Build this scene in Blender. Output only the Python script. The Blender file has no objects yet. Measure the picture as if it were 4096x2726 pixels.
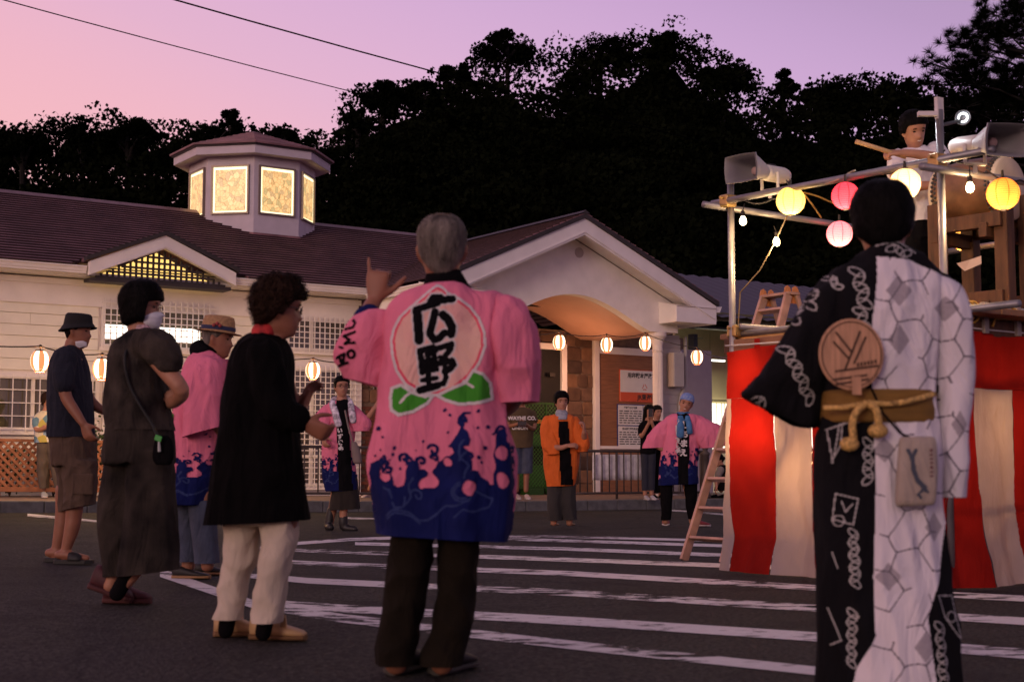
import bpy, bmesh, math, random
import numpy as np
from mathutils import Vector, Matrix, noise

random.seed(7); np.random.seed(7)
SC = bpy.context.scene
COL = SC.collection
V = Vector
R = math.radians
# ---------------------------------------------------------------- camera
F = 5689.0; CX = 2048.0; CY = 1363.0; HC = 0.75; PITCH = R(5.04)
cam_d = bpy.data.cameras.new('camera'); cam = bpy.data.objects.new('camera', cam_d); COL.objects.link(cam)
cam.location = (0, 0, HC); cam.rotation_euler = (R(90) + PITCH, 0, 0)
cam_d.lens = 50; cam_d.sensor_width = 36; cam_d.clip_start = 0.05; cam_d.clip_end = 3000
cam_d.dof.use_dof = True; cam_d.dof.focus_distance = 16.5; cam_d.dof.aperture_fstop = 4.0
SC.camera = cam
# ---------------------------------------------------------------- dusk sky
w = bpy.data.worlds.new('World'); SC.world = w; w.use_nodes = True
nt = w.node_tree; nt.nodes.clear()
wo = nt.nodes.new('ShaderNodeOutputWorld'); bg = nt.nodes.new('ShaderNodeBackground')
tc = nt.nodes.new('ShaderNodeTexCoord')
dot = nt.nodes.new('ShaderNodeVectorMath'); dot.operation = 'DOT_PRODUCT'
dot.inputs[1].default_value = (0.40, 0.0, 1.0)
mr = nt.nodes.new('ShaderNodeMapRange'); mr.inputs['From Min'].default_value = -0.2; mr.inputs['From Max'].default_value = 1.0
rp = nt.nodes.new('ShaderNodeValToRGB'); rp.color_ramp.interpolation = 'B_SPLINE'
def tpos(t): return (t + 0.2) / 1.2
els = [(-0.2, (.83, .41, .43)), (0.06, (.83, .42, .45)), (0.14, (.78, .40, .49)), (.20, (.70, .39, .54)), (.30, (.58, .35, .59)), (.40, (.45, .27, .51)), (.60, (.19, .13, .21)), (1.0, (.11, .085, .125))]
cr = rp.color_ramp
while len(cr.elements) < len(els): cr.elements.new(0.5)
for e, (t, c) in zip(cr.elements, els): e.position = tpos(t); e.color = (*c, 1)
sky = nt.nodes.new('ShaderNodeTexSky'); sky.sky_type = 'NISHITA'; sky.sun_disc = False
sky.sun_elevation = R(1.0); sky.sun_rotation = R(-125)
mixs = nt.nodes.new('ShaderNodeMix'); mixs.data_type = 'RGBA'; mixs.blend_type = 'ADD'
mixs.inputs['Factor'].default_value = 0.05
nt.links.new(tc.outputs['Generated'], dot.inputs[0]); nt.links.new(dot.outputs['Value'], mr.inputs['Value'])
nt.links.new(mr.outputs['Result'], rp.inputs['Fac']); nt.links.new(rp.outputs['Color'], mixs.inputs['A'])
nt.links.new(sky.outputs['Color'], mixs.inputs['B']); nt.links.new(mixs.outputs['Result'], bg.inputs['Color'])
bg.inputs['Strength'].default_value = 1.0
nt.links.new(bg.outputs['Background'], wo.inputs['Surface'])
# after-glow of the sun that has just set, low behind the photographer's left shoulder
sl = bpy.data.lights.new('sun', 'SUN'); sl.energy = 0.72; sl.angle = R(18); sl.color = (1.0, .74, .62)
so = bpy.data.objects.new('sun', sl); COL.objects.link(so)
so.rotation_euler = V((-0.42, -0.88, 0.20)).to_track_quat('Z', 'Y').to_euler(); so.location = (-10, -10, 20)
SC.view_settings.view_transform = 'Standard'; SC.view_settings.look = 'None'
SC.view_settings.exposure = 0.12; SC.view_settings.gamma = 1.0
SC.cycles.use_denoising = True
SC.cycles.max_bounces = 6; SC.cycles.diffuse_bounces = 3; SC.cycles.transmission_bounces = 5; SC.cycles.transparent_max_bounces = 8
SC.cycles.caustics_reflective = False; SC.cycles.caustics_refractive = False
SC.cycles.sample_clamp_indirect = 4.0

# ---------------------------------------------------------------- pixel -> place helpers (photo is 4096 x 2726)
ct, st = math.cos(PITCH), math.sin(PITCH)
def ray(px, py):
    a = (px - CX) / F; b = -(py - CY) / F
    return V((a, ct - b * st, st + b * ct))
def at(px, py, D):
    r = ray(px, py); return V((0, 0, HC)) + r * (D / r.y)
def gz(x, y=0):
    t = -x; t = min(t, 12)
    return .014 * .5 * (t + math.sqrt(t * t + 1))
def G(px, py, up=0.0):
    r = ray(px, py); s = -HC / r.z
    for _ in range(6):
        p = V((0, 0, HC)) + r * s
        s = (gz(p.x, p.y) + up - HC) / r.z
    return V((0, 0, HC)) + r * s

# ---------------------------------------------------------------- materials
MATS = {}
def mat(name, col, rough=.8, var=.12, scale=6.0, bump=0.0, bscale=80.0, metal=0.0, emit=0.0, ecol=None, spec=.4, trans=0.0, stretch=None, var2=None, alpha=None):
    if name in MATS: return MATS[name]
    m = bpy.data.materials.new(name); m.use_nodes = True; n = m.node_tree; P = n.nodes['Principled BSDF']
    P.inputs['Roughness'].default_value = rough; P.inputs['Metallic'].default_value = metal
    P.inputs['Specular IOR Level'].default_value = spec
    tcn = n.nodes.new('ShaderNodeTexCoord'); mp = n.nodes.new('ShaderNodeMapping')
    if stretch: mp.inputs['Scale'].default_value = stretch
    n.links.new(tcn.outputs['Object'], mp.inputs['Vector'])
    nz = n.nodes.new('ShaderNodeTexNoise'); nz.inputs['Scale'].default_value = scale; nz.inputs['Detail'].default_value = 5
    n.links.new(mp.outputs['Vector'], nz.inputs['Vector'])
    r_ = n.nodes.new('ShaderNodeValToRGB'); r_.color_ramp.elements[0].position = .3; r_.color_ramp.elements[1].position = .7
    lo = [c * (1 - var) for c in col]; hi = [min(1, c * (1 + var)) for c in col]
    if var2: lo = var2
    r_.color_ramp.elements[0].color = (*lo, 1); r_.color_ramp.elements[1].color = (*hi, 1)
    n.links.new(nz.outputs['Fac'], r_.inputs['Fac']); n.links.new(r_.outputs['Color'], P.inputs['Base Color'])
    if bump:
        b = n.nodes.new('ShaderNodeBump'); b.inputs['Strength'].default_value = bump; b.inputs['Distance'].default_value = .01
        nb = n.nodes.new('ShaderNodeTexNoise'); nb.inputs['Scale'].default_value = bscale; nb.inputs['Detail'].default_value = 4
        n.links.new(mp.outputs['Vector'], nb.inputs['Vector']); n.links.new(nb.outputs['Fac'], b.inputs['Height'])
        n.links.new(b.outputs['Normal'], P.inputs['Normal'])
        if bscale >= 200 and not name.startswith('skin'):      # soft creases of worn cloth
            m2 = n.nodes.new('ShaderNodeMapping'); m2.inputs['Scale'].default_value = (1, 1, .42); n.links.new(tcn.outputs['Object'], m2.inputs['Vector'])
            n2 = n.nodes.new('ShaderNodeTexNoise'); n2.inputs['Scale'].default_value = 8; n2.inputs['Detail'].default_value = 3; n2.inputs['Distortion'].default_value = 1.6; n.links.new(m2.outputs['Vector'], n2.inputs['Vector'])
            b2 = n.nodes.new('ShaderNodeBump'); b2.inputs['Strength'].default_value = .75; b2.inputs['Distance'].default_value = .035; n.links.new(n2.outputs['Fac'], b2.inputs['Height']); n.links.new(b2.outputs['Normal'], b.inputs['Normal'])
    if emit:
        P.inputs['Emission Color'].default_value = (*(ecol or col), 1); P.inputs['Emission Strength'].default_value = emit
    if trans:
        tr = n.nodes.new('ShaderNodeBsdfTranslucent'); mx = n.nodes.new('ShaderNodeMixShader'); mx.inputs[0].default_value = trans
        n.links.new(r_.outputs['Color'], tr.inputs['Color'])
        n.links.new(P.outputs[0], mx.inputs[1]); n.links.new(tr.outputs[0], mx.inputs[2])
        n.links.new(mx.outputs[0], n.nodes['Material Output'].inputs['Surface'])
    MATS[name] = m; return m

# ---------------------------------------------------------------- mesh helpers
ROOTS = {}
def root(name, label, cat, loc, rz=0.0, group=None):
    o = bpy.data.objects.new(name, None); COL.objects.link(o); o.empty_display_size = .1
    o.location = loc; o.rotation_euler = (0, 0, rz)
    o['label'] = label; o['category'] = cat
    if group: o['group'] = group
    ROOTS[o] = (Matrix.Translation(V(loc)) @ Matrix.Rotation(rz, 4, 'Z')).inverted()
    return o
def inv_of(parent):
    p = parent
    while p is not None and p not in ROOTS: p = p.parent
    return ROOTS[p] if p is not None else None
class MB:
    def __init__(s): s.v = []; s.f = []
    def add(s, vs, fs):
        k = len(s.v); s.v.extend(V(v) for v in vs); s.f.extend(tuple(i + k for i in f) for f in fs)
    def box(s, a, b, fn=None):
        x0, y0, z0 = a; x1, y1, z1 = b
        vs = [(x0,y0,z0),(x1,y0,z0),(x1,y1,z0),(x0,y1,z0),(x0,y0,z1),(x1,y0,z1),(x1,y1,z1),(x0,y1,z1)]
        if fn: vs = [fn(*v) for v in vs]
        s.add(vs, [(0,3,2,1),(4,5,6,7),(0,1,5,4),(1,2,6,5),(2,3,7,6),(3,0,4,7)]); return s
    def prism(s, poly, off):
        n = len(poly); off = V(off); vs = [V(p) for p in poly] + [V(p) + off for p in poly]
        fs = [tuple(range(n - 1, -1, -1)), tuple(range(n, 2 * n))] + [(i, (i + 1) % n, n + (i + 1) % n, n + i) for i in range(n)]
        s.add(vs, fs); return s
    def loft(s, rings, caps=True, closed=True):
        n = len(rings[0]); vs = [p for r in rings for p in r]; fs = []
        for i in range(len(rings) - 1):
            for j in range(n if closed else n - 1):
                a = i * n + j; b = i * n + (j + 1) % n; fs.append((a, b, b + n, a + n))
        if caps and closed:
            c0 = sum((V(p) for p in rings[0]), V()) / n; c1 = sum((V(p) for p in rings[-1]), V()) / n
            k = len(vs); vs = list(vs) + [c0, c1]; m = (len(rings) - 1) * n
            for j in range(n):
                fs.append((k, (j + 1) % n, j)); fs.append((k + 1, m + j, m + (j + 1) % n))
        s.add(vs, fs); return s
    def tube(s, pts, r, n=8, caps=True):
        pts = [V(p) for p in pts]; rs = r if isinstance(r, (list, tuple)) else [r] * len(pts)
        rings = []; t0 = (pts[1] - pts[0]).normalized(); x = t0.orthogonal().normalized()
        for i, p in enumerate(pts):
            t = (pts[min(i + 1, len(pts) - 1)] - pts[max(i - 1, 0)]).normalized()
            x = (x - t * x.dot(t)).normalized(); y = t.cross(x)
            rings.append([p + (x * math.cos(a) + y * math.sin(a)) * rs[i] for a in [2 * math.pi * k / n for k in range(n)]])
        return s.loft(rings, caps)
    def ball(s, c, rx, ry=None, rz=None, n=12, m=8, M=None):
        ry = ry or rx; rz = rz or rx; c = V(c); rings = []
        for i in range(m + 1):
            a = -math.pi / 2 + math.pi * (i * .98 + .01 * m) / m
            ring = [V((rx * math.cos(a) * math.cos(b), ry * math.cos(a) * math.sin(b), rz * math.sin(a))) for b in [2 * math.pi * k / n for k in range(n)]]
            rings.append([c + (M @ p if M else p) for p in ring])
        return s.loft(rings)
    def build(s, name, m, parent=None, smooth=False, origin=None, **props):
        me = bpy.data.meshes.new(name)
        vs = s.v
        if parent is not None: I = inv_of(parent); vs = [I @ v for v in vs]
        elif origin is not None: o_ = V(origin); vs = [v - o_ for v in vs]
        me.from_pydata([tuple(v) for v in vs], [], s.f); me.update()
        if m: me.materials.append(m)
        if smooth: me.polygons.foreach_set('use_smooth', [True] * len(me.polygons))
        o = bpy.data.objects.new(name, me); COL.objects.link(o)
        if parent is not None: o.parent = parent
        elif origin is not None: o.location = origin
        for k, v in props.items(): o[k] = v
        return o
def fix_normals(o):
    bm = bmesh.new(); bm.from_mesh(o.data); bmesh.ops.recalc_face_normals(bm, faces=bm.faces); bm.to_mesh(o.data); bm.free()
def bevel(o, w=.01, seg=2):
    md = o.modifiers.new('bevel', 'BEVEL'); md.width = w; md.segments = seg; md.limit_method = 'ANGLE'
def text_mesh(body, size, offset=0.0):
    c = bpy.data.curves.new('txt', 'FONT'); c.body = body; c.size = size; c.offset = offset; c.align_x = 'CENTER'; c.align_y = 'CENTER'; c.resolution_u = 3
    o = bpy.data.objects.new('txt', c); COL.objects.link(o); bpy.context.view_layer.update()
    me = bpy.data.meshes.new_from_object(o.evaluated_get(bpy.context.evaluated_depsgraph_get()))
    vs = [v.co.copy() for v in me.vertices]; fs = [tuple(p.vertices) for p in me.polygons]
    bpy.data.objects.remove(o); bpy.data.curves.remove(c); bpy.data.meshes.remove(me)
    return vs, fs
def text_on(name, body, size, org, ax, ay, m, parent, offset=0.0):
    vs, fs = text_mesh(body, size, offset); mb = MB()
    mb.add([org + ax * v.x + ay * v.y for v in vs], fs); return mb.build(name, m, parent)

# ================================================================ GROUND
def ground_mat():
    m = bpy.data.materials.new('asphalt'); m.use_nodes = True; n = m.node_tree; P = n.nodes['Principled BSDF']
    P.inputs['Roughness'].default_value = .85; P.inputs['Specular IOR Level'].default_value = .3
    t = n.nodes.new('ShaderNodeTexCoord')
    n1 = n.nodes.new('ShaderNodeTexNoise'); n1.inputs['Scale'].default_value = 0.5; n1.inputs['Detail'].default_value = 6
    n2 = n.nodes.new('ShaderNodeTexVoronoi'); n2.inputs['Scale'].default_value = 70
    n3 = n.nodes.new('ShaderNodeTexNoise'); n3.inputs['Scale'].default_value = 45; n3.inputs['Detail'].default_value = 8
    for q in (n1, n2, n3): n.links.new(t.outputs['Object'], q.inputs['Vector'])
    r1 = n.nodes.new('ShaderNodeValToRGB'); r1.color_ramp.elements[0].color = (.0098, .0096, .0088, 1); r1.color_ramp.elements[1].color = (.021, .0205, .0188, 1)
    r1.color_ramp.elements[0].position = .3; r1.color_ramp.elements[1].position = .7
    n.links.new(n1.outputs['Fac'], r1.inputs['Fac'])
    r2 = n.nodes.new('ShaderNodeValToRGB'); r2.color_ramp.elements[0].position = .40; r2.color_ramp.elements[1].position = .66
    r2.color_ramp.elements[0].color = (.30, .30, .30, 1); r2.color_ramp.elements[1].color = (3.4, 3.3, 3.1, 1)
    n.links.new(n3.outputs['Fac'], r2.inputs['Fac'])
    mx = n.nodes.new('ShaderNodeMix'); mx.data_type = 'RGBA'; mx.blend_type = 'MULTIPLY'; mx.inputs['Factor'].default_value = 1
    n.links.new(r1.outputs['Color'], mx.inputs['A']); n.links.new(r2.outputs['Color'], mx.inputs['B'])
    # cracks, patches and oil stains
    wv = n.nodes.new('ShaderNodeTexNoise'); wv.inputs['Scale'].default_value = 1.3; wv.inputs['Detail'].default_value = 4; n.links.new(t.outputs['Object'], wv.inputs['Vector'])
    wm = n.nodes.new('ShaderNodeMix'); wm.data_type = 'RGBA'; wm.blend_type = 'LINEAR_LIGHT'; wm.inputs['Factor'].default_value = .35; n.links.new(t.outputs['Object'], wm.inputs['A']); n.links.new(wv.outputs['Color'], wm.inputs['B'])
    vc = n.nodes.new('ShaderNodeTexVoronoi'); vc.feature = 'DISTANCE_TO_EDGE'; vc.inputs['Scale'].default_value = .42; n.links.new(wm.outputs['Result'], vc.inputs['Vector'])
    rc = n.nodes.new('ShaderNodeValToRGB'); rc.color_ramp.elements[0].color = (.35, .35, .35, 1); rc.color_ramp.elements[0].position = .003; rc.color_ramp.elements[1].position = .008; n.links.new(vc.outputs['Distance'], rc.inputs['Fac'])
    st_ = n.nodes.new('ShaderNodeTexNoise'); st_.inputs['Scale'].default_value = 1.9; st_.inputs['Detail'].default_value = 3; n.links.new(t.outputs['Object'], st_.inputs['Vector'])
    rs = n.nodes.new('ShaderNodeValToRGB'); rs.color_ramp.elements[0].color = (.55, .55, .55, 1); rs.color_ramp.elements[0].position = .36; rs.color_ramp.elements[1].position = .47; n.links.new(st_.outputs['Fac'], rs.inputs['Fac'])
    m2 = n.nodes.new('ShaderNodeMix'); m2.data_type = 'RGBA'; m2.blend_type = 'MULTIPLY'; m2.inputs['Factor'].default_value = 1; m3 = n.nodes.new('ShaderNodeMix'); m3.data_type = 'RGBA'; m3.blend_type = 'MULTIPLY'; m3.inputs['Factor'].default_value = 1
    n.links.new(mx.outputs['Result'], m2.inputs['A']); n.links.new(rc.outputs['Color'], m2.inputs['B']); n.links.new(m2.outputs['Result'], m3.inputs['A']); n.links.new(rs.outputs['Color'], m3.inputs['B'])
    n.links.new(m3.outputs['Result'], P.inputs['Base Color'])
    b = n.nodes.new('ShaderNodeBump'); b.inputs['Strength'].default_value = .9; b.inputs['Distance'].default_value = .012
    ad = n.nodes.new('ShaderNodeMath'); ad.operation = 'ADD'
    n.links.new(n2.outputs['Distance'], ad.inputs[0]); n.links.new(n3.outputs['Fac'], ad.inputs[1])
    n.links.new(ad.outputs[0], b.inputs['Height']); n.links.new(b.outputs['Normal'], P.inputs['Normal'])
    MATS['asphalt'] = m; return m
def ground():
    xs = [-900, -300, -100, -40] + [-14 + i * .7 for i in range(41)] + [40, 100, 300, 900]
    ys = [-300, -60, -10, 0, 3, 6, 9, 12, 16, 20, 24, 28, 33, 60, 150, 400, 1500]
    mb = MB(); vs = [(x, y, gz(x, y)) for y in ys for x in xs]; n = len(xs)
    mb.add(vs, [(j * n + i, j * n + i + 1, (j + 1) * n + i + 1, (j + 1) * n + i) for j in range(len(ys) - 1) for i in range(n - 1)])
    mb.build('ground', ground_mat(), smooth=True, kind='structure')
ground()
def paint_mat():
    m = bpy.data.materials.new('road_paint'); m.use_nodes = True; n = m.node_tree; P = n.nodes['Principled BSDF']
    P.inputs['Roughness'].default_value = .75
    t = n.nodes.new('ShaderNodeTexCoord'); mp = n.nodes.new('ShaderNodeMapping'); mp.inputs['Scale'].default_value = (.45, 1, 1)
    mp.inputs['Rotation'].default_value = (0, 0, .12)
    n.links.new(t.outputs['Object'], mp.inputs['Vector'])
    a = n.nodes.new('ShaderNodeTexNoise'); a.inputs['Scale'].default_value = 9; a.inputs['Detail'].default_value = 9; a.inputs['Roughness'].default_value = .72
    c = n.nodes.new('ShaderNodeTexNoise'); c.inputs['Scale'].default_value = .8; c.inputs['Detail'].default_value = 2
    n.links.new(mp.outputs['Vector'], a.inputs['Vector']); n.links.new(mp.outputs['Vector'], c.inputs['Vector'])
    ad = n.nodes.new('ShaderNodeMath'); ad.operation = 'MULTIPLY_ADD'; ad.inputs[1].default_value = .45
    n.links.new(c.outputs['Fac'], ad.inputs[0]); n.links.new(a.outputs['Fac'], ad.inputs[2])
    r = n.nodes.new('ShaderNodeValToRGB'); r.color_ramp.elements[0].position = .748; r.color_ramp.elements[1].position = .80
    r.color_ramp.elements[0].color = (0, 0, 0, 1); r.color_ramp.elements[1].color = (1, 1, 1, 1)
    n.links.new(ad.outputs[0], r.inputs['Fac'])
    inv = n.nodes.new('ShaderNodeMath'); inv.operation = 'SUBTRACT'; inv.inputs[0].default_value = 1.0
    n.links.new(r.outputs['Color'], inv.inputs[1])
    g = n.nodes.new('ShaderNodeTexNoise'); g.inputs['Scale'].default_value = 60
    n.links.new(mp.outputs['Vector'], g.inputs['Vector'])
    rc = n.nodes.new('ShaderNodeValToRGB'); rc.color_ramp.elements[0].color = (.5, .48, .48, 1); rc.color_ramp.elements[1].color = (.82, .80, .80, 1)
    n.links.new(g.outputs['Fac'], rc.inputs['Fac']); n.links.new(rc.outputs['Color'], P.inputs['Base Color'])
    tr = n.nodes.new('ShaderNodeBsdfTransparent'); mx = n.nodes.new('ShaderNodeMixShader')
    n.links.new(inv.outputs[0], mx.inputs[0]); n.links.new(tr.outputs[0], mx.inputs[1]); n.links.new(P.outputs[0], mx.inputs[2])
    n.links.new(mx.outputs[0], n.nodes['Material Output'].inputs['Surface'])
    MATS['road_paint'] = m; return m
PAINT = paint_mat()
def stripe(top, bot, name='road_marking'):
    """a worn painted line between an upper and a lower edge given as photo points"""
    mb = MB(); up = []; lo = []
    n = 10
    def interp(pl, t):
        xs = [p[0] for p in pl]; x = xs[0] + (xs[-1] - xs[0]) * t
        return x, float(np.interp(x, xs, [p[1] for p in pl]))
    for i in range(n + 1):
        for pl, L in ((top, up), (bot, lo)):
            q = interp(pl, i / n); L.append(G(q[0], q[1], .004))
    mb.add(up + lo, [(i, n + 1 + i, n + 2 + i, i + 1) for i in range(n)])
    mb.build(name, PAINT, kind='structure')
def line(pts, w0, w1): stripe([(x, y - (w0 + (w1 - w0) * i / (len(pts) - 1)) / 2) for i, (x, y) in enumerate(pts)], [(x, y + (w0 + (w1 - w0) * i / (len(pts) - 1)) / 2) for i, (x, y) in enumerate(pts)])
line([(1741, 2143), (2250, 2144), (2950, 2163), (3400, 2180)], 8, 10)
line([(1180, 2172), (1480, 2150), (1741, 2146), (2250, 2160), (2950, 2183), (3400, 2197)], 12, 11)
line([(1420, 2172), (2250, 2193), (2950, 2221), (3500, 2240)], 12, 15)
line([(1030, 2190), (1250, 2201), (2250, 2236), (2950, 2262), (3500, 2280)], 14, 18)
line([(960, 2236), (1250, 2252), (2250, 2290), (3290, 2350), (4250, 2400)], 15, 24)
line([(900, 2290), (1250, 2322), (2250, 2367), (3290, 2432), (4250, 2492)], 20, 30)
line([(1080, 2410), (1250, 2425), (2250, 2478), (3290, 2546), (4250, 2625)], 26, 40)
line([(640, 2288), (760, 2330), (900, 2385), (1080, 2430), (1250, 2456), (2250, 2574), (3290, 2683), (4250, 2790)], 34, 34)
line([(110, 2058), (250, 2070), (420, 2086)], 11, 8)
line([(1370, 2070), (1560, 2076)], 7, 8)
line([(2670, 2038), (2900, 2056)], 7, 6)

# ================================================================ KERB AND PAVEMENT
KL, KR = G(-900, 2075), G(3600, 2030)
KL = V((-10.6, 17.6, 0)); KR = V((8.2, 27.6, 0))
def kerb():
    A, B = G(0, 2050), G(2700, 2034)
    d = (B - A); d.z = 0; d.normalize(); nrm = V((-d.y, d.x, 0))
    p0 = A - d * 6; L = (B - A).length + 14; st = .60; h = .165
    pv = mat('pavement', (.20, .145, .12), .85, .2, 3, .4, 60)
    mb = MB(); k = 40
    P = [p0 + d * (L * i / k) for i in range(k + 1)]
    f = lambda q: V((q.x, q.y, gz(q.x) + h))
    mb.add([f(q + nrm * .19) for q in P] + [f(q + nrm * 16) for q in P], [(i, i + 1, k + 2 + i, k + 1 + i) for i in range(k)])
    pav = mb.build('pavement', pv, smooth=True, kind='structure')
    km = mat('kerb_stone', (.10, .10, .10), .9, .25, 9, .6, 70)
    n = int(L / st); r = root('kerb', 'low grey concrete kerb stones edging the raised pavement', 'kerb', (p0.x, p0.y, 0))
    for i in range(n):
        mb = MB(); a = p0 + d * (i * st + .004); b = p0 + d * ((i + 1) * st - .004)
        q = [a, b, b + nrm * .185, a + nrm * .185]
        j = random.uniform(-.004, .004)
        bot = [V((x.x, x.y, gz(x.x) - .1)) for x in q]; top = [V((x.x, x.y, gz(x.x) + h + .004 + j)) for x in q]
        mb.add(bot + top, [(4,5,6,7),(0,1,5,4),(1,2,6,5),(2,3,7,6),(3,0,4,7)])
        o = mb.build('kerb_stone', km, r); bevel(o, .015, 2)
    return A, d, nrm
KA, KD, KN = kerb()
# ================================================================ STATION BUILDING
PHI = R(34.3); BU = V((math.cos(PHI), math.sin(PHI), 0)); BN = V((math.sin(PHI), -math.cos(PHI), 0)); BO = V((-2.93, 27.0, 0))
def BW(u, p, z): return BO + BU * u + BN * p + V((0, 0, z))
def onw(px, py, p):
    r = ray(px, py); o = V((0, 0, HC)) - BO - BN * p
    t = -o.dot(BN) / r.dot(BN); q = V((0, 0, HC)) + r * t; d = q - BO
    return d.dot(BU), q.z
bld = root('station_building', 'white station building with purple shingled roof, gabled porch and lit lantern tower', 'building', BO, PHI)
WHITE = mat('white_paint', (.80, .75, .71), .6, .06, 3, .15, 40)
STUCCO = mat('white_stucco', (.76, .71, .69), .85, .06, 4, .5, 90)
SIDE = mat('siding_paint', (.82, .78, .66), .55, .06, 3, .1, 60)
ROOF = mat('roof_shingle', (.23, .115, .12), .6, .30, 2.2, .5, 50, var2=(.12, .06, .065))
DARKT = mat('dark_trim', (.035, .028, .028), .6, .2)
GLASS = mat('window_glass', (.11, .095, .05), .04, .25, 1.5, spec=.6)
GLASSB = mat('window_glass_grey', (.10, .085, .08), .06, .3, 1.5, spec=.6)
def bbox(name, u0, u1, p0, p1, z0, z1, m, parent=None, bev=0, **k):
    mb = MB(); mb.box((u0, p1, z0), (u1, p0, z1), BW) if False else mb.box((u0, p0, z0), (u1, p1, z1), BW)
    o = mb.build(name, m, parent or bld, **k); fix_normals(o)
    if bev: bevel(o, bev, 2)
    return o
ZE = 4.10; PE = .55; ZR = 5.92; PR = -3.46     # eave and ridge of the main roof
slope = (ZR - ZE) / (PE - PR)
def zroof(p): return ZE + (PE - p) * slope
# windows in the main wall (u0,u1,z0,z1)
def wrect(x0, y0, x1, y1):
    u0, _ = onw(x0, (y0 + y1) / 2, 0); u1, _ = onw(x1, (y0 + y1) / 2, 0); _, z1 = onw(x0, y0, 0); _, z0 = onw(x0, y1, 0)
    return [u0, u1, z0, z1]
W1 = wrect(0, 1497, 392, 1722); W1[0] = -10.2; W2 = wrect(404, 1196, 848, 1388); W3 = wrect(1140, 1262, 1424, 1400); W4 = wrect(1140, 1462, 1424, 1945); W5 = wrect(410, 1440, 850, 1722)
WINS = [W1, W2, W3, W4, W5]
main_wall = bbox('wall', -13, 0.0, -.30, -.02, 0, ZE + .1, STUCCO)
def siding():
    bh = .19; z = .25
    while z < 3.45:
        segs = [(-13.0, -0.16)]
        for (u0, u1, z0, z1) in WINS:
            if z + bh > z0 - .02 and z < z1 + .02:
                ns = []
                for a, b in segs:
                    if u1 + .05 <= a or u0 - .05 >= b: ns.append((a, b)); continue
                    if u0 - .05 > a: ns.append((a, u0 - .05))
                    if u1 + .05 < b: ns.append((u1 + .05, b))
                segs = ns
        for a, b in segs:
            cuts = [a]; x = a
            while x < b:
                x += 3.0 + random.uniform(-.6, .6); cuts.append(min(x, b))
            for c0, c1 in zip(cuts, cuts[1:]):
                if c1 - c0 < .03: continue
                mb = MB(); g = .002
                v = [(c0 + g, -.02, z), (c1 - g, -.02, z), (c1 - g, .026, z + .003), (c0 + g, .026, z + .003), (c0 + g, -.02, z + bh - .004), (c1 - g, -.02, z + bh - .004), (c1 - g, .008, z + bh - .004), (c0 + g, .008, z + bh - .004)]
                mb.add([BW(*q) for q in v], [(0,3,2,1),(4,5,6,7),(0,1,5,4),(1,2,6,5),(2,3,7,6),(3,0,4,7)])
                o = mb.build('siding_board', SIDE, main_wall); fix_normals(o)
        z += bh
siding()
# frieze, soffit, gutter
bbox('frieze_board', -13, -.02, -.02, .045, 3.46, ZE - .22, WHITE, main_wall)
bbox('frieze_moulding', -13, .02, .045, .075, ZE - .30, ZE - .20, WHITE, main_wall)
bbox('soffit', -13, .1, .0, PE - .08, ZE - .17, ZE - .12, WHITE)
bbox('corner_board', -.15, .05, -.10, .06, 0, 3.46, WHITE, main_wall)
# ---- windows
def window(rect, sp_u, sp_z, glass, name='window', mull=(), mz=(), lit=None):
    u0, u1, z0, z1 = rect; f = .06
    fr = MB(); 
    for a, b, c, d in ((u0, u0 + f, z0, z1), (u1 - f, u1, z0, z1), (u0 + f, u1 - f, z1 - f, z1), (u0 + f, u1 - f, z0, z0 + f)): fr.box((a, -.018, c), (b, .05, d), BW)
    for m_ in mull: fr.box((m_ - .03, -.012, z0 + f), (m_ + .03, .03, z1 - f), BW)
    for m_ in mz: fr.box((u0 + f, -.012, m_ - .03), (u1 - f, .03, m_ + .03), BW)
    wf = fr.build(name, WHITE, main_wall); fix_normals(wf)
    bbox('pane', u0 + f, u1 - f, -.016, -.010, z0 + f, z1 - f, glass, main_wall)
    bbox('window_sill', u0 - .04, u1 + .04, .052, .09, z0 - .06, z0 - .003, WHITE, main_wall)
    g = MB(); r = .008
    x = u0 + .03
    while x < u1: g.box((x - r, .10, z0 - .02), (x + r, .116, z1 + .02), BW); x += sp_u
    z = z0 + .03
    while z < z1 + .01: g.box((u0 - .02, .117, z - r), (u1 + .02, .131, z + r), BW); z += sp_z
    o = g.build('window_grille', WHITE, main_wall, kind='stuff')
    return wf
window(W1, .22, .215, GLASS, mull=(W1[1] - 1.1, W1[1] - 2.2))
window(W2, .105, .105, GLASS, mull=((W2[0] + W2[1]) / 2,))
window(W3, .105, .105, GLASSB, mull=((W3[0] + W3[1]) / 2 - .2,))
window(W4, .105, .105, GLASSB, mull=((W4[0] + W4[1]) / 2 - .2,), mz=(W4[2] + .55,))
window(W5, .105, .105, GLASS, mull=((W5[0] + W5[1]) / 2,))
u0, z0 = onw(615, 1363, -.009); u1, z1 = onw(800, 1322, -.009)
bbox('fluorescent_tube_glow', u0 - .9, u1, -.0095, -.006, z0 - .0, z1 + .02, mat('tube_light', (1, .98, .85), emit=2.2), main_wall)
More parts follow.
